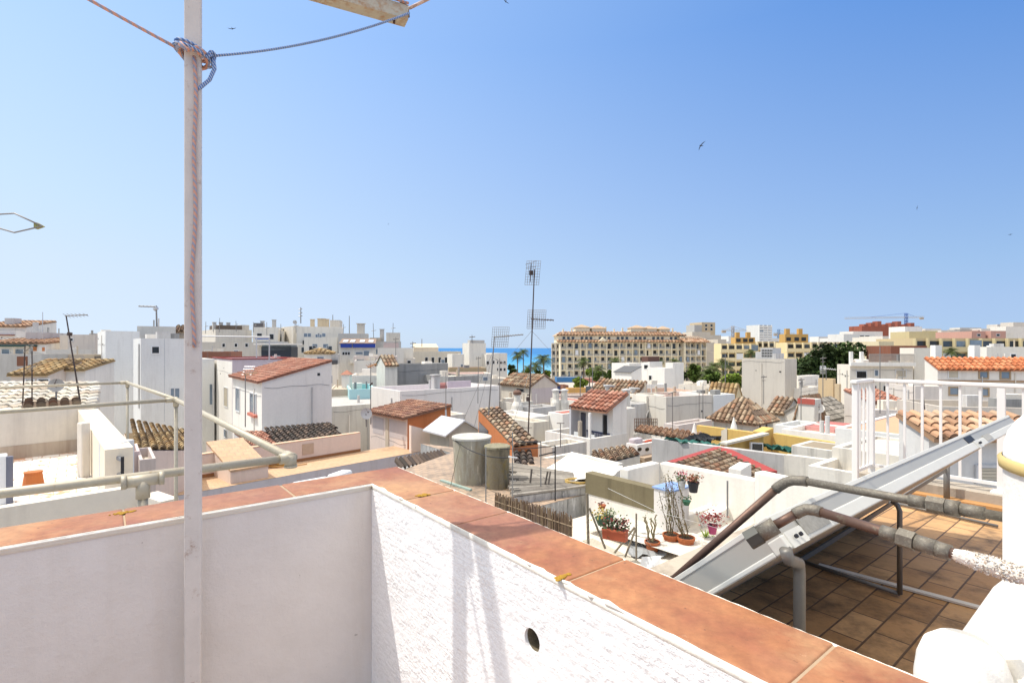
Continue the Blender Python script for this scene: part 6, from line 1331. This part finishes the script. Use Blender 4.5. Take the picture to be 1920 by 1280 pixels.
for q in ((1298,1332,622,260),(1330,1352,628,280),(1346,1362,636,250),(1312,1340,642,232),(1325,1352,660,222),): farbox(*q, col=(.62,.55,.45))
for q in ((1535,1560,631,420),(1555,1580,634,400),(1366,1380,630,390),(1446,1462,634,360),(1352,1370,640,300)): farbox(*q, col=(.70,.70,.70))
w_ = farbox(1582, 1640, 626, 250, (.66,.68,.70), lab='modern white and grey building behind the big dark tree'); wins(w_, 'u', (1612,1622), 629, 634, 8, 'dark')
farbox(1600, 1655, 621, 300, (.72,.70,.70), lab='white terraced building below the red construction site')
for q in ((1612,1660,640,200),(1640,1676,632,190),(1655,1700,630,185)): farbox(*q, col=(.72,.70,.66), lab={1612:'white villa with columns behind the big tree, right of it',1640:'white stepped villa left of the tall white stair tower',1655:'cream villa block just left of the tall white stair tower'}[q[0]])
rc = H('red brick apartment block under construction below the crane', 1616, 1724, 611, 420, lv=14, az=84, mat=plaster((.34,.10,.06), .3), rim=.3)
for k in range(8): rc.lbox('gable', rc.lu*(.05+.115*k), rc.lu*(.05+.115*k)+3.4, .5, 6, -.2, 1.6+(k%3)*1.2, plaster((.36,.11,.07), .3))
farbox(1697, 1729, 612, 170, (.78,.78,.78), lv=6, lab='tall white stair tower block with plain walls right of the red building')
farbox(1730, 1758, 620, 200, (.60,.50,.26), lab='small olive yellow attic right of the white stair tower')
pb = apartment('long olive beige apartment block behind the orange roofed house', 1712, 1985, 634, 118, 12, 90, plaster((.60,.48,.28), .2), 3, 11, 2.9, 'slab', PALER, slabm=plaster((.62,.52,.30), .15))
pb.lbox('attic', .02*pb.lu, .16*pb.lu, 2, 8, -.2, 1.6, plaster((.60,.50,.28), .2))
tr_ = H('timber screened roof terrace left of the olive beige block', 1670, 1738, 648, 92, lv=6, az=88, mat=plaster((.26,.10,.06), .3), rim=.5)
farbox(1648, 1676, 640, 110, (.72,.62,.40), lab='cream yellow roof terrace house left of the timber screen')
for x0, x1, t_ in ((1822,1848,621),(1858,1886,620)): p_ = farbox(x0, x1, t_, 140, (.58,.33,.26), lab={1822:'salmon pink roof house on the long olive block, left one',1858:'salmon pink roof house on the long olive block, right one'}[x0]); p_.win('u', x0+10, 626, x0+16, 630, 'dark')
for q in ((1735,1765,616,420),(1765,1800,619,380),(1800,1840,614,500),(1840,1870,616,480),(1868,1900,624,300),(1886,1930,612,360),(1900,1960,604,440),(1870,1905,608,520)): farbox(*q, col=rnd.choice([(.70,.68,.64),(.66,.60,.52),(.72,.70,.68)]), lab=None)
fill = MB()
for k in range(300):
    px = rnd.uniform(1590,2000); Y = rnd.uniform(480,740); p = P(px,0,Y); w_ = rnd.uniform(7,20); z0 = -16; hh = rnd.uniform(18,30)+(px-1590)/400*7
    fill.box(p.x,p.x+w_,Y,Y+8,z0,z0+hh, rnd.choice([(.62,.60,.58),(.56,.50,.44),(.66,.64,.62),(.52,.36,.30)]))
o = fill.build('distant_town', tilemat(lichen=.1)); tag(o, 'hazy mass of far-off pale buildings on the right hand hillside', 'distant town', kind='stuff')

# ---------------------------------------------------------------- cranes
def crane(lab, px, y0, y1, jx0, jx1, jy, Y, col, th_=.5):
    o = thing('tower_crane', lab, 'crane', P(px,y1,Y)); m_ = paint(col, .6, var=.1)
    def truss(A, B, w):
        mb = MB(); d = B-A; L = d.length; n = max(4, int(L/(w*1.6))); up = Vector((0,0,1)) if abs(d.normalized().z) < .8 else Vector((1,0,0)); e = d.cross(up).normalized()*w/2; g = d.normalized().cross(e)
        cs = [e+g, -e+g, -e-g, e-g]
        for c in cs: mb.bar(A+c, B+c, w*.22, w*.22)
        for k in range(n):
            for j in range(4): mb.bar(A+d*(k/n)+cs[j], A+d*((k+1)/n)+cs[(j+1)%4], w*.09, w*.09)
        return mb
    truss(P(px,y1,Y), P(px,y0,Y), th_*1.6).build('mast', m_, o); truss(P(jx0,jy+ (2 if jx1-jx0>100 else 0),Y), P(jx1,jy,Y), th_*1.2).build('jib', paint((.62,.60,.55), .6, var=.1) if col[2] > .3 else m_, o)
    A = P(px,y0,Y)
    mb = MB(); mb.tube([A, P(jx0+(px-jx0)*.4,jy,Y)], .12, 4); mb.tube([A, P(jx1-(jx1-px)*.4,jy,Y)], .12, 4); mb.build('tie_bar', m_, o)
    q = P(jx1-4 if jx1-px < px-jx0 else jx0+4, jy+1.5, Y); MB().box(q.x-1.2,q.x+1.2,q.y-.8,q.y+.8,q.z-1.2,q.z+.4).build('counterweight', paint((.5,.4,.3), .8), o)
crane('tower crane with long pale jib and blue mast over the red building', 1699, 587, 612, 1584, 1732, 594.5, 430, (.08,.16,.42), 1.0)
crane('small grey tower crane left of the yellow apartments', 1374, 611, 640, 1353, 1420, 619, 340, (.40,.38,.38), .8)
crane('small bluish tower crane right of the white tower block', 1460, 617, 640, 1450, 1490, 625, 380, (.20,.30,.45), .8)

# ---------------------------------------------------------------- trees
LF_D = leafmat((.025,.045,.015), (.05,.075,.022)); LF_G = leafmat((.06,.10,.02), (.11,.15,.035)); LF_Y = leafmat((.13,.19,.03), (.22,.27,.05)); LF_P = leafmat((.07,.10,.035), (.12,.14,.05))
BARK = paint((.16,.12,.09), .9, var=.4)
def tree(lab, x0, x1, y0, y1, yb, Y, mat, n=900, name='tree', cat='tree', clumps=16, ls=.45, group=None):
    c = P((x0+x1)/2, (y0+y1)/2, Y); rx = (x1-x0)/2/F*Y; rz = (y1-y0)/2/F*Y; base = P((x0+x1)/2, yb, Y); base.z = min(base.z, ground_z(Y))
    o = thing(name, lab, cat, base, group=group)
    tb = MB(); tb.tube([base, base.lerp(c,.5)+Vector((rx*.05,0,0)), c-Vector((0,0,rz*.2))], [rx*.10+.12, rx*.08+.08, rx*.05], 8)
    cl = []
    for k in range(clumps):
        while True:
            q = Vector((rnd.uniform(-1,1), rnd.uniform(-1,1), rnd.uniform(-1,1)))
            if .25 < q.length < 1: break
        cl.append((c+Vector((q.x*rx*.78, q.y*rx*.7, q.z*rz*.78)), rnd.uniform(.24,.42), rnd.uniform(.55,1.35)))
    for p, s_, b_ in cl[:9]: tb.tube([c-Vector((0,0,rz*.35)), c.lerp(p,.5)-Vector((0,0,rz*.05)), p], [rx*.045+.03, rx*.03, .02], 5)
    tb.build('trunk', BARK, o)
    m = MB()
    for p, s_, b_ in cl:
        for k in range(n//clumps):
            d = Vector((rnd.gauss(0,1),rnd.gauss(0,1),rnd.gauss(0,1))).normalized()*(rnd.random()**.4)
            q = p+Vector((d.x*rx*s_*1.15, d.y*rx*s_, d.z*rz*s_*1.1)); a = Vector((rnd.gauss(0,1),rnd.gauss(0,1),rnd.gauss(0,.7))).normalized()*ls*rnd.uniform(.5,1.2)
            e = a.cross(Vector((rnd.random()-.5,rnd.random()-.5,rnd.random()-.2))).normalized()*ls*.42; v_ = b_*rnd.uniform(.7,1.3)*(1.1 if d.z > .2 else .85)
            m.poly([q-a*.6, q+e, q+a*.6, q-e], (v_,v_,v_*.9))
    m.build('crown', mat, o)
def palm(lab, px, yc, yb, Y, size, n=26, dense=1, mat=LF_P, group=None, lean=0):
    """size = frond length in pixels"""
    L = size/F*Y; top = P(px, yc, Y); base = P(px-lean, yb, Y); base.z = min(base.z, ground_z(Y)) if yb > 690 else base.z
    o = thing('palm_tree', lab, 'palm tree', base, group=group)
    tb = MB(); tb.tube([base, base.lerp(top,.5)+Vector((L*.03,0,0)), top], [L*.085, L*.065, L*.06], 8).build('trunk', paint((.22,.16,.11), .9, var=.5, scale=3), o)
    m = MB()
    for k in range(n):
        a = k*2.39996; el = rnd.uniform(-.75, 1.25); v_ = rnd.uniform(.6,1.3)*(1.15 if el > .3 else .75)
        d = Vector((math.cos(a)*math.cos(el), math.sin(a)*math.cos(el), math.sin(el))); side = Vector((-math.sin(a), math.cos(a), 0)); pts = []
        l_ = L*rnd.uniform(.8,1.1)
        for s_ in range(7): q = s_/6; pts.append(top+d*l_*q-Vector((0,0,l_*.55*q*q*(1 if el > -.2 else .4))))
        for s_ in range(6):
            A, B = pts[s_], pts[s_+1]; wv = l_*(.05+.30*math.sin(math.pi*min(1,(s_+.6)/6.3))); dr = Vector((0,0,-wv*.35))
            for sg in (1,-1):
                for z in range(2*dense):
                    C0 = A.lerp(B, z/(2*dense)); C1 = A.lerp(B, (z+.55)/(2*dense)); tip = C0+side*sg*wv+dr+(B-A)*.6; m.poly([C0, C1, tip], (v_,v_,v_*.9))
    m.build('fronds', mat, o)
tree('large dark evergreen tree spreading beside the yellow apartments', 1492, 1634, 631, 748, 775, 100, LF_D, 11000, clumps=52, ls=.75)
tree('bright yellow-green bush tree left of the blank cream building', 1346, 1396, 698, 738, 745, 92, LF_Y, 2600, clumps=18, ls=.5)
tree('dark green tree below the cluster of palms', 1314, 1352, 692, 726, 740, 100, LF_G, 1800, clumps=14, ls=.55)
tree('round bright green bush above the orange garden wall', 1066, 1106, 706, 730, 735, 110, LF_Y, 1800, clumps=14, ls=.5)
for (x0,x1,y0,y1,yb,Y,lb,mt) in ((1254,1290,688,712,725,120,'dark green tree below the shaded corner wing of the beige apartments',LF_D),(1286,1318,682,716,730,125,'mid green tree in front of the shaded corner wing',LF_G),(1386,1416,676,705,725,140,'leafy green tree at the foot of the left yellow block',LF_G),
    (1130,1150,694,714,722,150,'small green tree left of the white flat canopy',LF_G),(1098,1112,688,706,720,160,'small pale green tree at the foot of the beige apartments',LF_Y)):
    tree(lb, x0, x1, y0, y1, yb, Y, mt, 1600, clumps=14, ls=.6)
tree('small dark tree right of the dark red shop front', 1108, 1128, 690, 715, 722, 130, LF_G, 900, clumps=9, ls=.5)
for (px,yc,yb,Y,sz,lb,ln) in ((970,665,700,170,12,'palm with tufted crown left of the tall thin seaside palm',0),(981,659,705,175,11,'tall thin seaside palm with small crown',0),(1019,671,712,150,17,'broad feathery palm just left of the beige apartments',0),
    (1005,684,712,160,13,'short dark palm between the seaside palms',0),(990,690,714,165,12,'low bushy palm under the tall thin palm',0),(1094,676,722,150,13,'palm in front of the left balconies of the beige apartments',0),
    (1154,676,720,150,14,'palm in front of the middle balconies of the beige apartments',0),(1120,692,725,140,16,'broad shaggy palm in front of the dark red shop front',0),(1264,677,700,150,11,'small palm top behind the white cubic house',0),
    (1300,690,724,140,16,'palm in front of the shaded corner wing',0),(1338,688,735,110,19,'tall palm of the cluster left of the yellow apartments',0),(1356,680,735,112,17,'second palm of the cluster, touching the yellow apartments',0),(1326,700,735,108,15,'lower palm at the left of the palm cluster',0),
    (1408,660,700,120,11,'palm top showing left of the lattice turret',0),(1784,658,690,90,13,'palm in the courtyard of the olive beige block',0),(1238,677,700,160,7,'tiny palm tuft left of the small palm top',0)):
    palm(lb, px, yc, yb, Y, sz*1.35, n=44)
for (x0,x1,y0,y1,Y,lb,mt) in ((952,975,690,712,150,'green bush at the left of the seaside palms',LF_D),(974,996,688,714,142,'mid green bush under the tall thin seaside palm',LF_G),(994,1016,692,716,150,'dark green bush between the seaside palms',LF_G),(1012,1036,690,712,155,'yellowish green bush under the broad feathery palm',LF_Y),(950,968,682,700,190,'dark pine crown at the left of the sea gap',LF_D)):
    tree(lb, x0, x1, y0, y1, 720, Y, mt, 900, name='bush', cat='bush', clumps=10, ls=.6)

# ---------------------------------------------------------------- aerials
AMET = paint((.30,.28,.26), .5, .5, var=.3); ADARK = paint((.10,.07,.06), .6, .3, var=.4); APALE = paint((.62,.62,.62), .4, .4)
def grid(o, x0, y0, x1, y1, Y, skew=0, nx=7, ny=6, r_=.006, mat=AMET):
    mb = MB()
    f_ = lambda a, b: P(x0+(x1-x0)*a+skew*(1-b), y0+(y1-y0)*b, Y+.25*abs(b-.5))
    for k in range(nx+1): mb.tube([f_(k/nx,0), f_(k/nx,.5), f_(k/nx,1)], r_, 4)
    for k in range(ny+1): mb.tube([f_(0,k/ny), f_(1,k/ny)], r_, 4)
    mb.build('reflector', mat, o)
def yagi(o, A, B, n, el, r_=.012, mat=AMET):
    mb = MB(); mb.tube([A,B], r_*1.4, 6); d = (B-A).normalized(); e = d.cross(Vector((0,0,1))).normalized()
    for k in range(n): p = A.lerp(B, (k+.5)/n); s_ = el*(1-.35*k/n); mb.tube([p-e*s_-Vector((0,0,s_*.5)), p+e*s_+Vector((0,0,s_*.5))], r_*.6, 4)
    mb.build('boom', mat, o)
def aerial(lab, px, y0, yb, Y, lean=0, r_=.02, mat=ADARK):
    o = thing('tv_antenna', lab, 'antenna', P(px,yb,Y)); MB().tube([P(px,yb,Y), P(px+lean,y0,Y)], r_, 7, r2=r_*.75).build('mast', mat, o); return o
Y_ = 21.0
o = aerial('tallest TV antenna mast with two grid reflectors, in the middle of the town', 988, 505, 876, Y_, 14, .032)
grid(o, 984, 489, 1010, 534, Y_+.1, 4, 6, 9, .0075); grid(o, 988, 581, 1022, 616, Y_+.1, 2, 9, 8, .0075); yagi(o, P(996,598,Y_), P(1038,600,Y_-1.4), 8, .10, .014, ADARK)
mb = MB(); mb.tube([P(996,494,Y_-.1), P(994,528,Y_-.1)], .02, 6); mb.tube([P(985,496,Y_-.2), P(1007,489,Y_-.2)], .008, 4).tube([P(986,502,Y_-.2), P(1005,500,Y_-.2)], .008, 4); mb.box(*[f for a,b in zip(P(994,514,Y_), P(998,509,Y_)) for f in (min(a,b)-.04, max(a,b)+.04)]); mb.build('dipole', ADARK, o)
MB().tube([P(990,744,Y_), P(990,752,Y_)], .075, 8).tube([P(990,739,Y_), P(990,741,Y_)], .05, 8).build('clamp', ADARK, o)
for a_, b__ in ((P(997,620,Y_), P(955,670,Y_+12)), (P(997,620,Y_), P(1045,672,Y_+14)), (P(992,700,Y_), P(935,880,Y_-2.5))): MB().tube([a_,b__], .008, 4).build('guy_wire', AMET, o)
o = aerial('leaning TV antenna mast above the orange stair roof', 912, 630, 830, 23.5, 15, .034, AMET); grid(o, 921, 613, 952, 650, 23.6, 3, 8, 8, .008); yagi(o, P(926,632,23.5), P(981,627,22.5), 11, .09, .016)
for a_, b__ in ((P(924,660,23.5), P(868,790,26)), (P(924,665,23.5), P(889,800,25))): MB().tube([a_,b__], .008, 4).build('guy_wire', AMET, o)
o = aerial('thin antenna mast with forked top right of the leaning one', 936, 672, 815, 27, 1, .022, AMET); yagi(o, P(930,674,27), P(948,682,26.5), 4, .25, .014)
o = aerial('thin antenna mast on the white terrace parapet in the middle', 896, 668, 756, 40, 1, .03, AMET); yagi(o, P(892,672,40), P(902,671,40), 3, .3, .02)
o = aerial('grey aerial pole with satellite dish left of the pink stair house', 695, 680, 795, 31, 0, .03, AMET); yagi(o, P(690,688,31), P(706,682,30), 4, .2, .025, paint((.5,.25,.1), .7)); MB().tube([P(695,719,31), P(697,721,31)], .12, 8).build('clamp', ADARK, o)
def dish(lab, px, py, rpx, Y, pole, mat=GREYW, face=(.55,-.8,.35)):
    o = thing('satellite_dish', lab, 'satellite dish', P(px,py,Y)); r_ = rpx/F*Y; n = Vector(face).normalized(); a = n.cross(Vector((0,0,1))).normalized(); b = n.cross(a); c = P(px,py,Y); mb = MB(); rings = []
    for q, dd in ((1,0),(.7,-.09),(.35,-.15),(.02,-.17)): rings.append([mb.vert(c+(a*math.cos(k*math.pi/10)+b*math.sin(k*math.pi/10))*r_*q+n*dd*r_*1.6) for k in range(20)])
    for A, B in zip(rings, rings[1:]):
        for k in range(20): mb.face((A[k],A[(k+1)%20],B[(k+1)%20],B[k]))
    mb.build('reflector', mat, o); MB().tube([c-n*r_*.28, P(px,pole,Y)], r_*.08+.01, 6).build('mount', AMET, o); MB().tube([c-b*r_*(-.9 if b.z > 0 else .9), c+n*r_*.9], .012, 4).tube([c+n*r_*.9, c+n*r_*1.0], r_*.12, 6).build('feed_arm', ADARK, o)
dish('pale satellite dish beside the grey aerial pole at the pink stair house', 687, 775, 11, 30.5, 800)
dish('grey satellite dish on the pale barrel tile roof at far left', 105, 722, 12.5, 15.5, 758, plaster((.52,.50,.46), .4), (.5,-.8,.3))
dish('white satellite dish by the brown gabled roof', 1536, 765, 9, 43, 790, WHITE, (-.5,-.8,.3))
dish('tiny dish on the far stepped white block', 553, 604, 4, 119, 612, GREYW)
o = aerial('plain thin aerial rod on the roof of the pink stair house', 836, 698, 782, 31, 0, .025, AMET); MB().tube([P(836,768,31), P(836,780,31)], .05, 6).build('clamp', APALE, o)
o = aerial('grey aerial mast with tilted white grid in front of the red lean-to roof', 460, 700, 800, 28, 0, .03, AMET); grid(o, 452, 687, 472, 702, 28, 6, 4, 3, .012, APALE); yagi(o, P(458,703,28), P(482,698,27.5), 5, .14, .016, paint((.45,.30,.18), .7))
o = aerial('leaning antenna on the pale tile roof with yagi at its top, far left', 151, 592, 757, 14.6, -27, .022, ADARK); yagi(o, P(122,592,14.6), P(164,590,14.2), 6, .10, .010); MB().tube([P(130,629,14.6), P(131,623,14.6)], .06, 8).build('clamp', ADARK, o)
o = aerial('thin dark aerial pole at far left, nearer the frame edge of a pair', 42, 648, 768, 14.4, 5, .018, ADARK); yagi(o, P(44,662,14.4), P(62,646,14.2), 4, .10, .010)
o = aerial('thin dark aerial pole at far left, right one of a pair', 60, 658, 757, 14.8, 0, .018, ADARK); yagi(o, P(50,692,14.8), P(66,686,14.6), 4, .10, .010)
o = aerial('slim rod mast standing on the grey parapet at far left', 80, 585, 625, 68, 0, .05, APALE)
o = aerial('antenna with long boom on the blue-white slab roof', 294, 573, 612, 55, -1, .09, AMET); yagi(o, P(260,574,55), P(294,575,55), 5, .15, .05); MB().tube([P(289,580,55), P(295,577,55)], .2, 6).build('box', APALE, o)
o = aerial('tall aerial with three cross arms on the stepped white block', 564, 576, 606, 118, 0, .12, AMET)
for y in (580,587,593): MB().tube([P(560,y,118), P(567,y-1,118)], .08, 4).build('arm', AMET, o)
for (px,y0,yb,Y,lb) in ((655,592,625,110,'slim aerial behind the skylight roof'),(624,590,600,118,'short aerial on the yellow chimneys'),(742,632,680,85,'slim grey pole below the stair tower'),(774,640,668,110,'aerial beside the red framed roof'),(791,635,650,116,'short rod behind the red framed roof'),(885,628,643,103,'short aerial on the white cubic tower'),
    (1088,705,758,44,'thin pole above the red roof terrace'),(1111,690,805,33,'tall thin pole by the striped tile roof'),(1261,735,826,30,'tall pole at the green netting in front of the cream wall'),(1360,662,724,62,'slim street light pole beside the palm cluster'),(1502,708,792,42,'thin mast in front of the white house with three windows'),(1543,668,752,52,'mast rising beside the sandy blocks'),
    (1650,650,775,34,'thin aerial mast behind the white railing'),(1432,703,757,60,'aerial fixed to the blank cream wall'),(1318,718,790,40,'leaning pair pole on the cream wall roof, right'),(1311,735,792,40,'leaning pair pole on the cream wall roof, left'),(1713,720,850,20,'thin cabled pole behind the railing, middle')):
    o = aerial(lb, px, y0, yb, Y, 0, .0007*Y+.008, AMET)
    if px in (742,774,1543,1432,1502,885): yagi(o, P(px-5,y0+4,Y), P(px+6,y0+3,Y), 3, .2, .0006*Y); MB().tube([P(px-4,y0+10,Y), P(px+4,y0+10,Y)], .0005*Y, 4).build('arm', AMET, o)
    if px == 1261: MB().tube([P(1253,738,Y), P(1268,733,Y)], .04, 5).build('arm', AMET, o)
o = aerial('yagi antenna over the sandy block', 1549, 688, 712, 58, 0, .05, AMET); yagi(o, P(1540,690,58), P(1568,693,57), 7, .3, .035, APALE); grid(o, 1538, 686, 1548, 700, 58, 0, 4, 4, .03, APALE)
o = aerial('dark leaning mast behind the railing', 1741, 722, 838, 16, -12, .02, ADARK)
o = aerial('small T shaped washing pole on the stained terrace wall', 1051, 793, 838, 24, 0, .025, AMET); MB().tube([P(1044,793,24), P(1058,793,24)], .025, 6).build('arm', AMET, o)
wf_ = thing('washing_rack', 'white metal washing line frame on the roof behind the mauve house', 'washing frame', P(500,672,44))
for x, y0 in ((505,634),(481,634)): MB().tube([P(x,676,44 if x == 505 else 48), P(x,y0,44 if x == 505 else 48)], .06, 6).build('pole', APALE, wf_)
MB().tube([P(376,630,44), P(506,632,44)], .06, 6).build('rail', APALE, wf_)
for k in (0,1,2,3,4,5,6,9,10,11,12):
    px = 384+k*29+rnd.uniform(-7,7); yb = 614+10*(k/13)+rnd.uniform(-3,5); o = aerial('short thin aerial standing on the far white rooftops right of the post', px, yb-rnd.uniform(8,20), yb+8, 116, rnd.uniform(-1,1), .07, AMET); o['group'] = 'short aerials along the far white rooftops'
    MB().tube([P(px-4,yb-5,116), P(px+5,yb-6,116)], .05, 4).build('boom', AMET, o)
# nearby antenna end at the upper left
ao = thing('antenna_loop', 'pointed bow-tie antenna loop reaching in at the left edge against the sky', 'antenna', P(-60,437,5)); mb = MB(); Y_ = 5.0
mb.tube([P(-40,404,Y_), P(27,400,Y_), P(79,424,Y_)], .0075, 6); mb.tube([P(-40,417,Y_+.1), P(27,436,Y_), P(79,424,Y_)], .0075, 6); mb.build('loop', AMET, ao, smooth=True)
MB().prism([P(63,418,Y_), P(63,428,Y_), P(66,429,Y_), P(80,424,Y_), P(68,417,Y_)], [p+Vector((0,.03,0)) for p in (P(63,418,Y_), P(63,428,Y_), P(66,429,Y_), P(80,424,Y_), P(68,417,Y_))]).build('end_cap', paint((.32,.30,.10), .7), ao)
p = P(-40,410,Y_); MB().tube([P(-40,404,Y_), P(-40,417,Y_+.1), Vector((p.x,p.y,-2.4))], .02, 6).build('mast', AMET, ao)

# ---------------------------------------------------------------- birds
BIRD = paint((.03,.03,.035), .8)
def bird(lab, px, py, Y, s_, rot=0, flip=1):
    c = P(px,py,Y); o = thing('bird', lab, 'bird', c); k = s_/F*Y; cs, sn = math.cos(rot), math.sin(rot)
    T = lambda x, z, y=0: c+Vector(((x*cs-z*sn)*k*flip, y*k, (x*sn+z*cs)*k))
    mb = MB(); mb.tube([T(-.10,.0), T(-.04,.0), T(.10,-.02), T(.26,-.03), T(.36,-.03)], [.012*k,.05*k,.06*k,.03*k,.004*k], 8); mb.build('body', BIRD, o, smooth=True)
    for sg, pts in ((1, [(0,.02),(.10,.14),(.30,.34),(.62,.52),(.34,.26),(.12,.03)]), (-1, [(0,-.02),(-.08,-.14),(-.16,-.36),(-.17,-.56),(-.06,-.30),(.08,-.04)])):
        MB().prism([T(x,z,.02*sg) for x, z in pts], [T(x,z,.02*sg+.012) for x, z in pts]).build('wing', BIRD, o)
bird('swift with curved wings gliding high in the middle right of the sky', 1313, 273, 40, 17)
bird('small bird in the sky beside the clothesline post', 436, 55, 45, 13, 2.2)
bird('bird cut by the top edge of the sky', 948, 4, 42, 13, 1.4)
bird('tiny far bird low in the right of the sky', 1719, 390, 80, 7, .4)
bird('tiny far bird at the far right of the sky', 1895, 440, 80, 7, 2.4)
bird('tiny bird over the town near the tall antenna', 728, 420, 90, 4, .2)
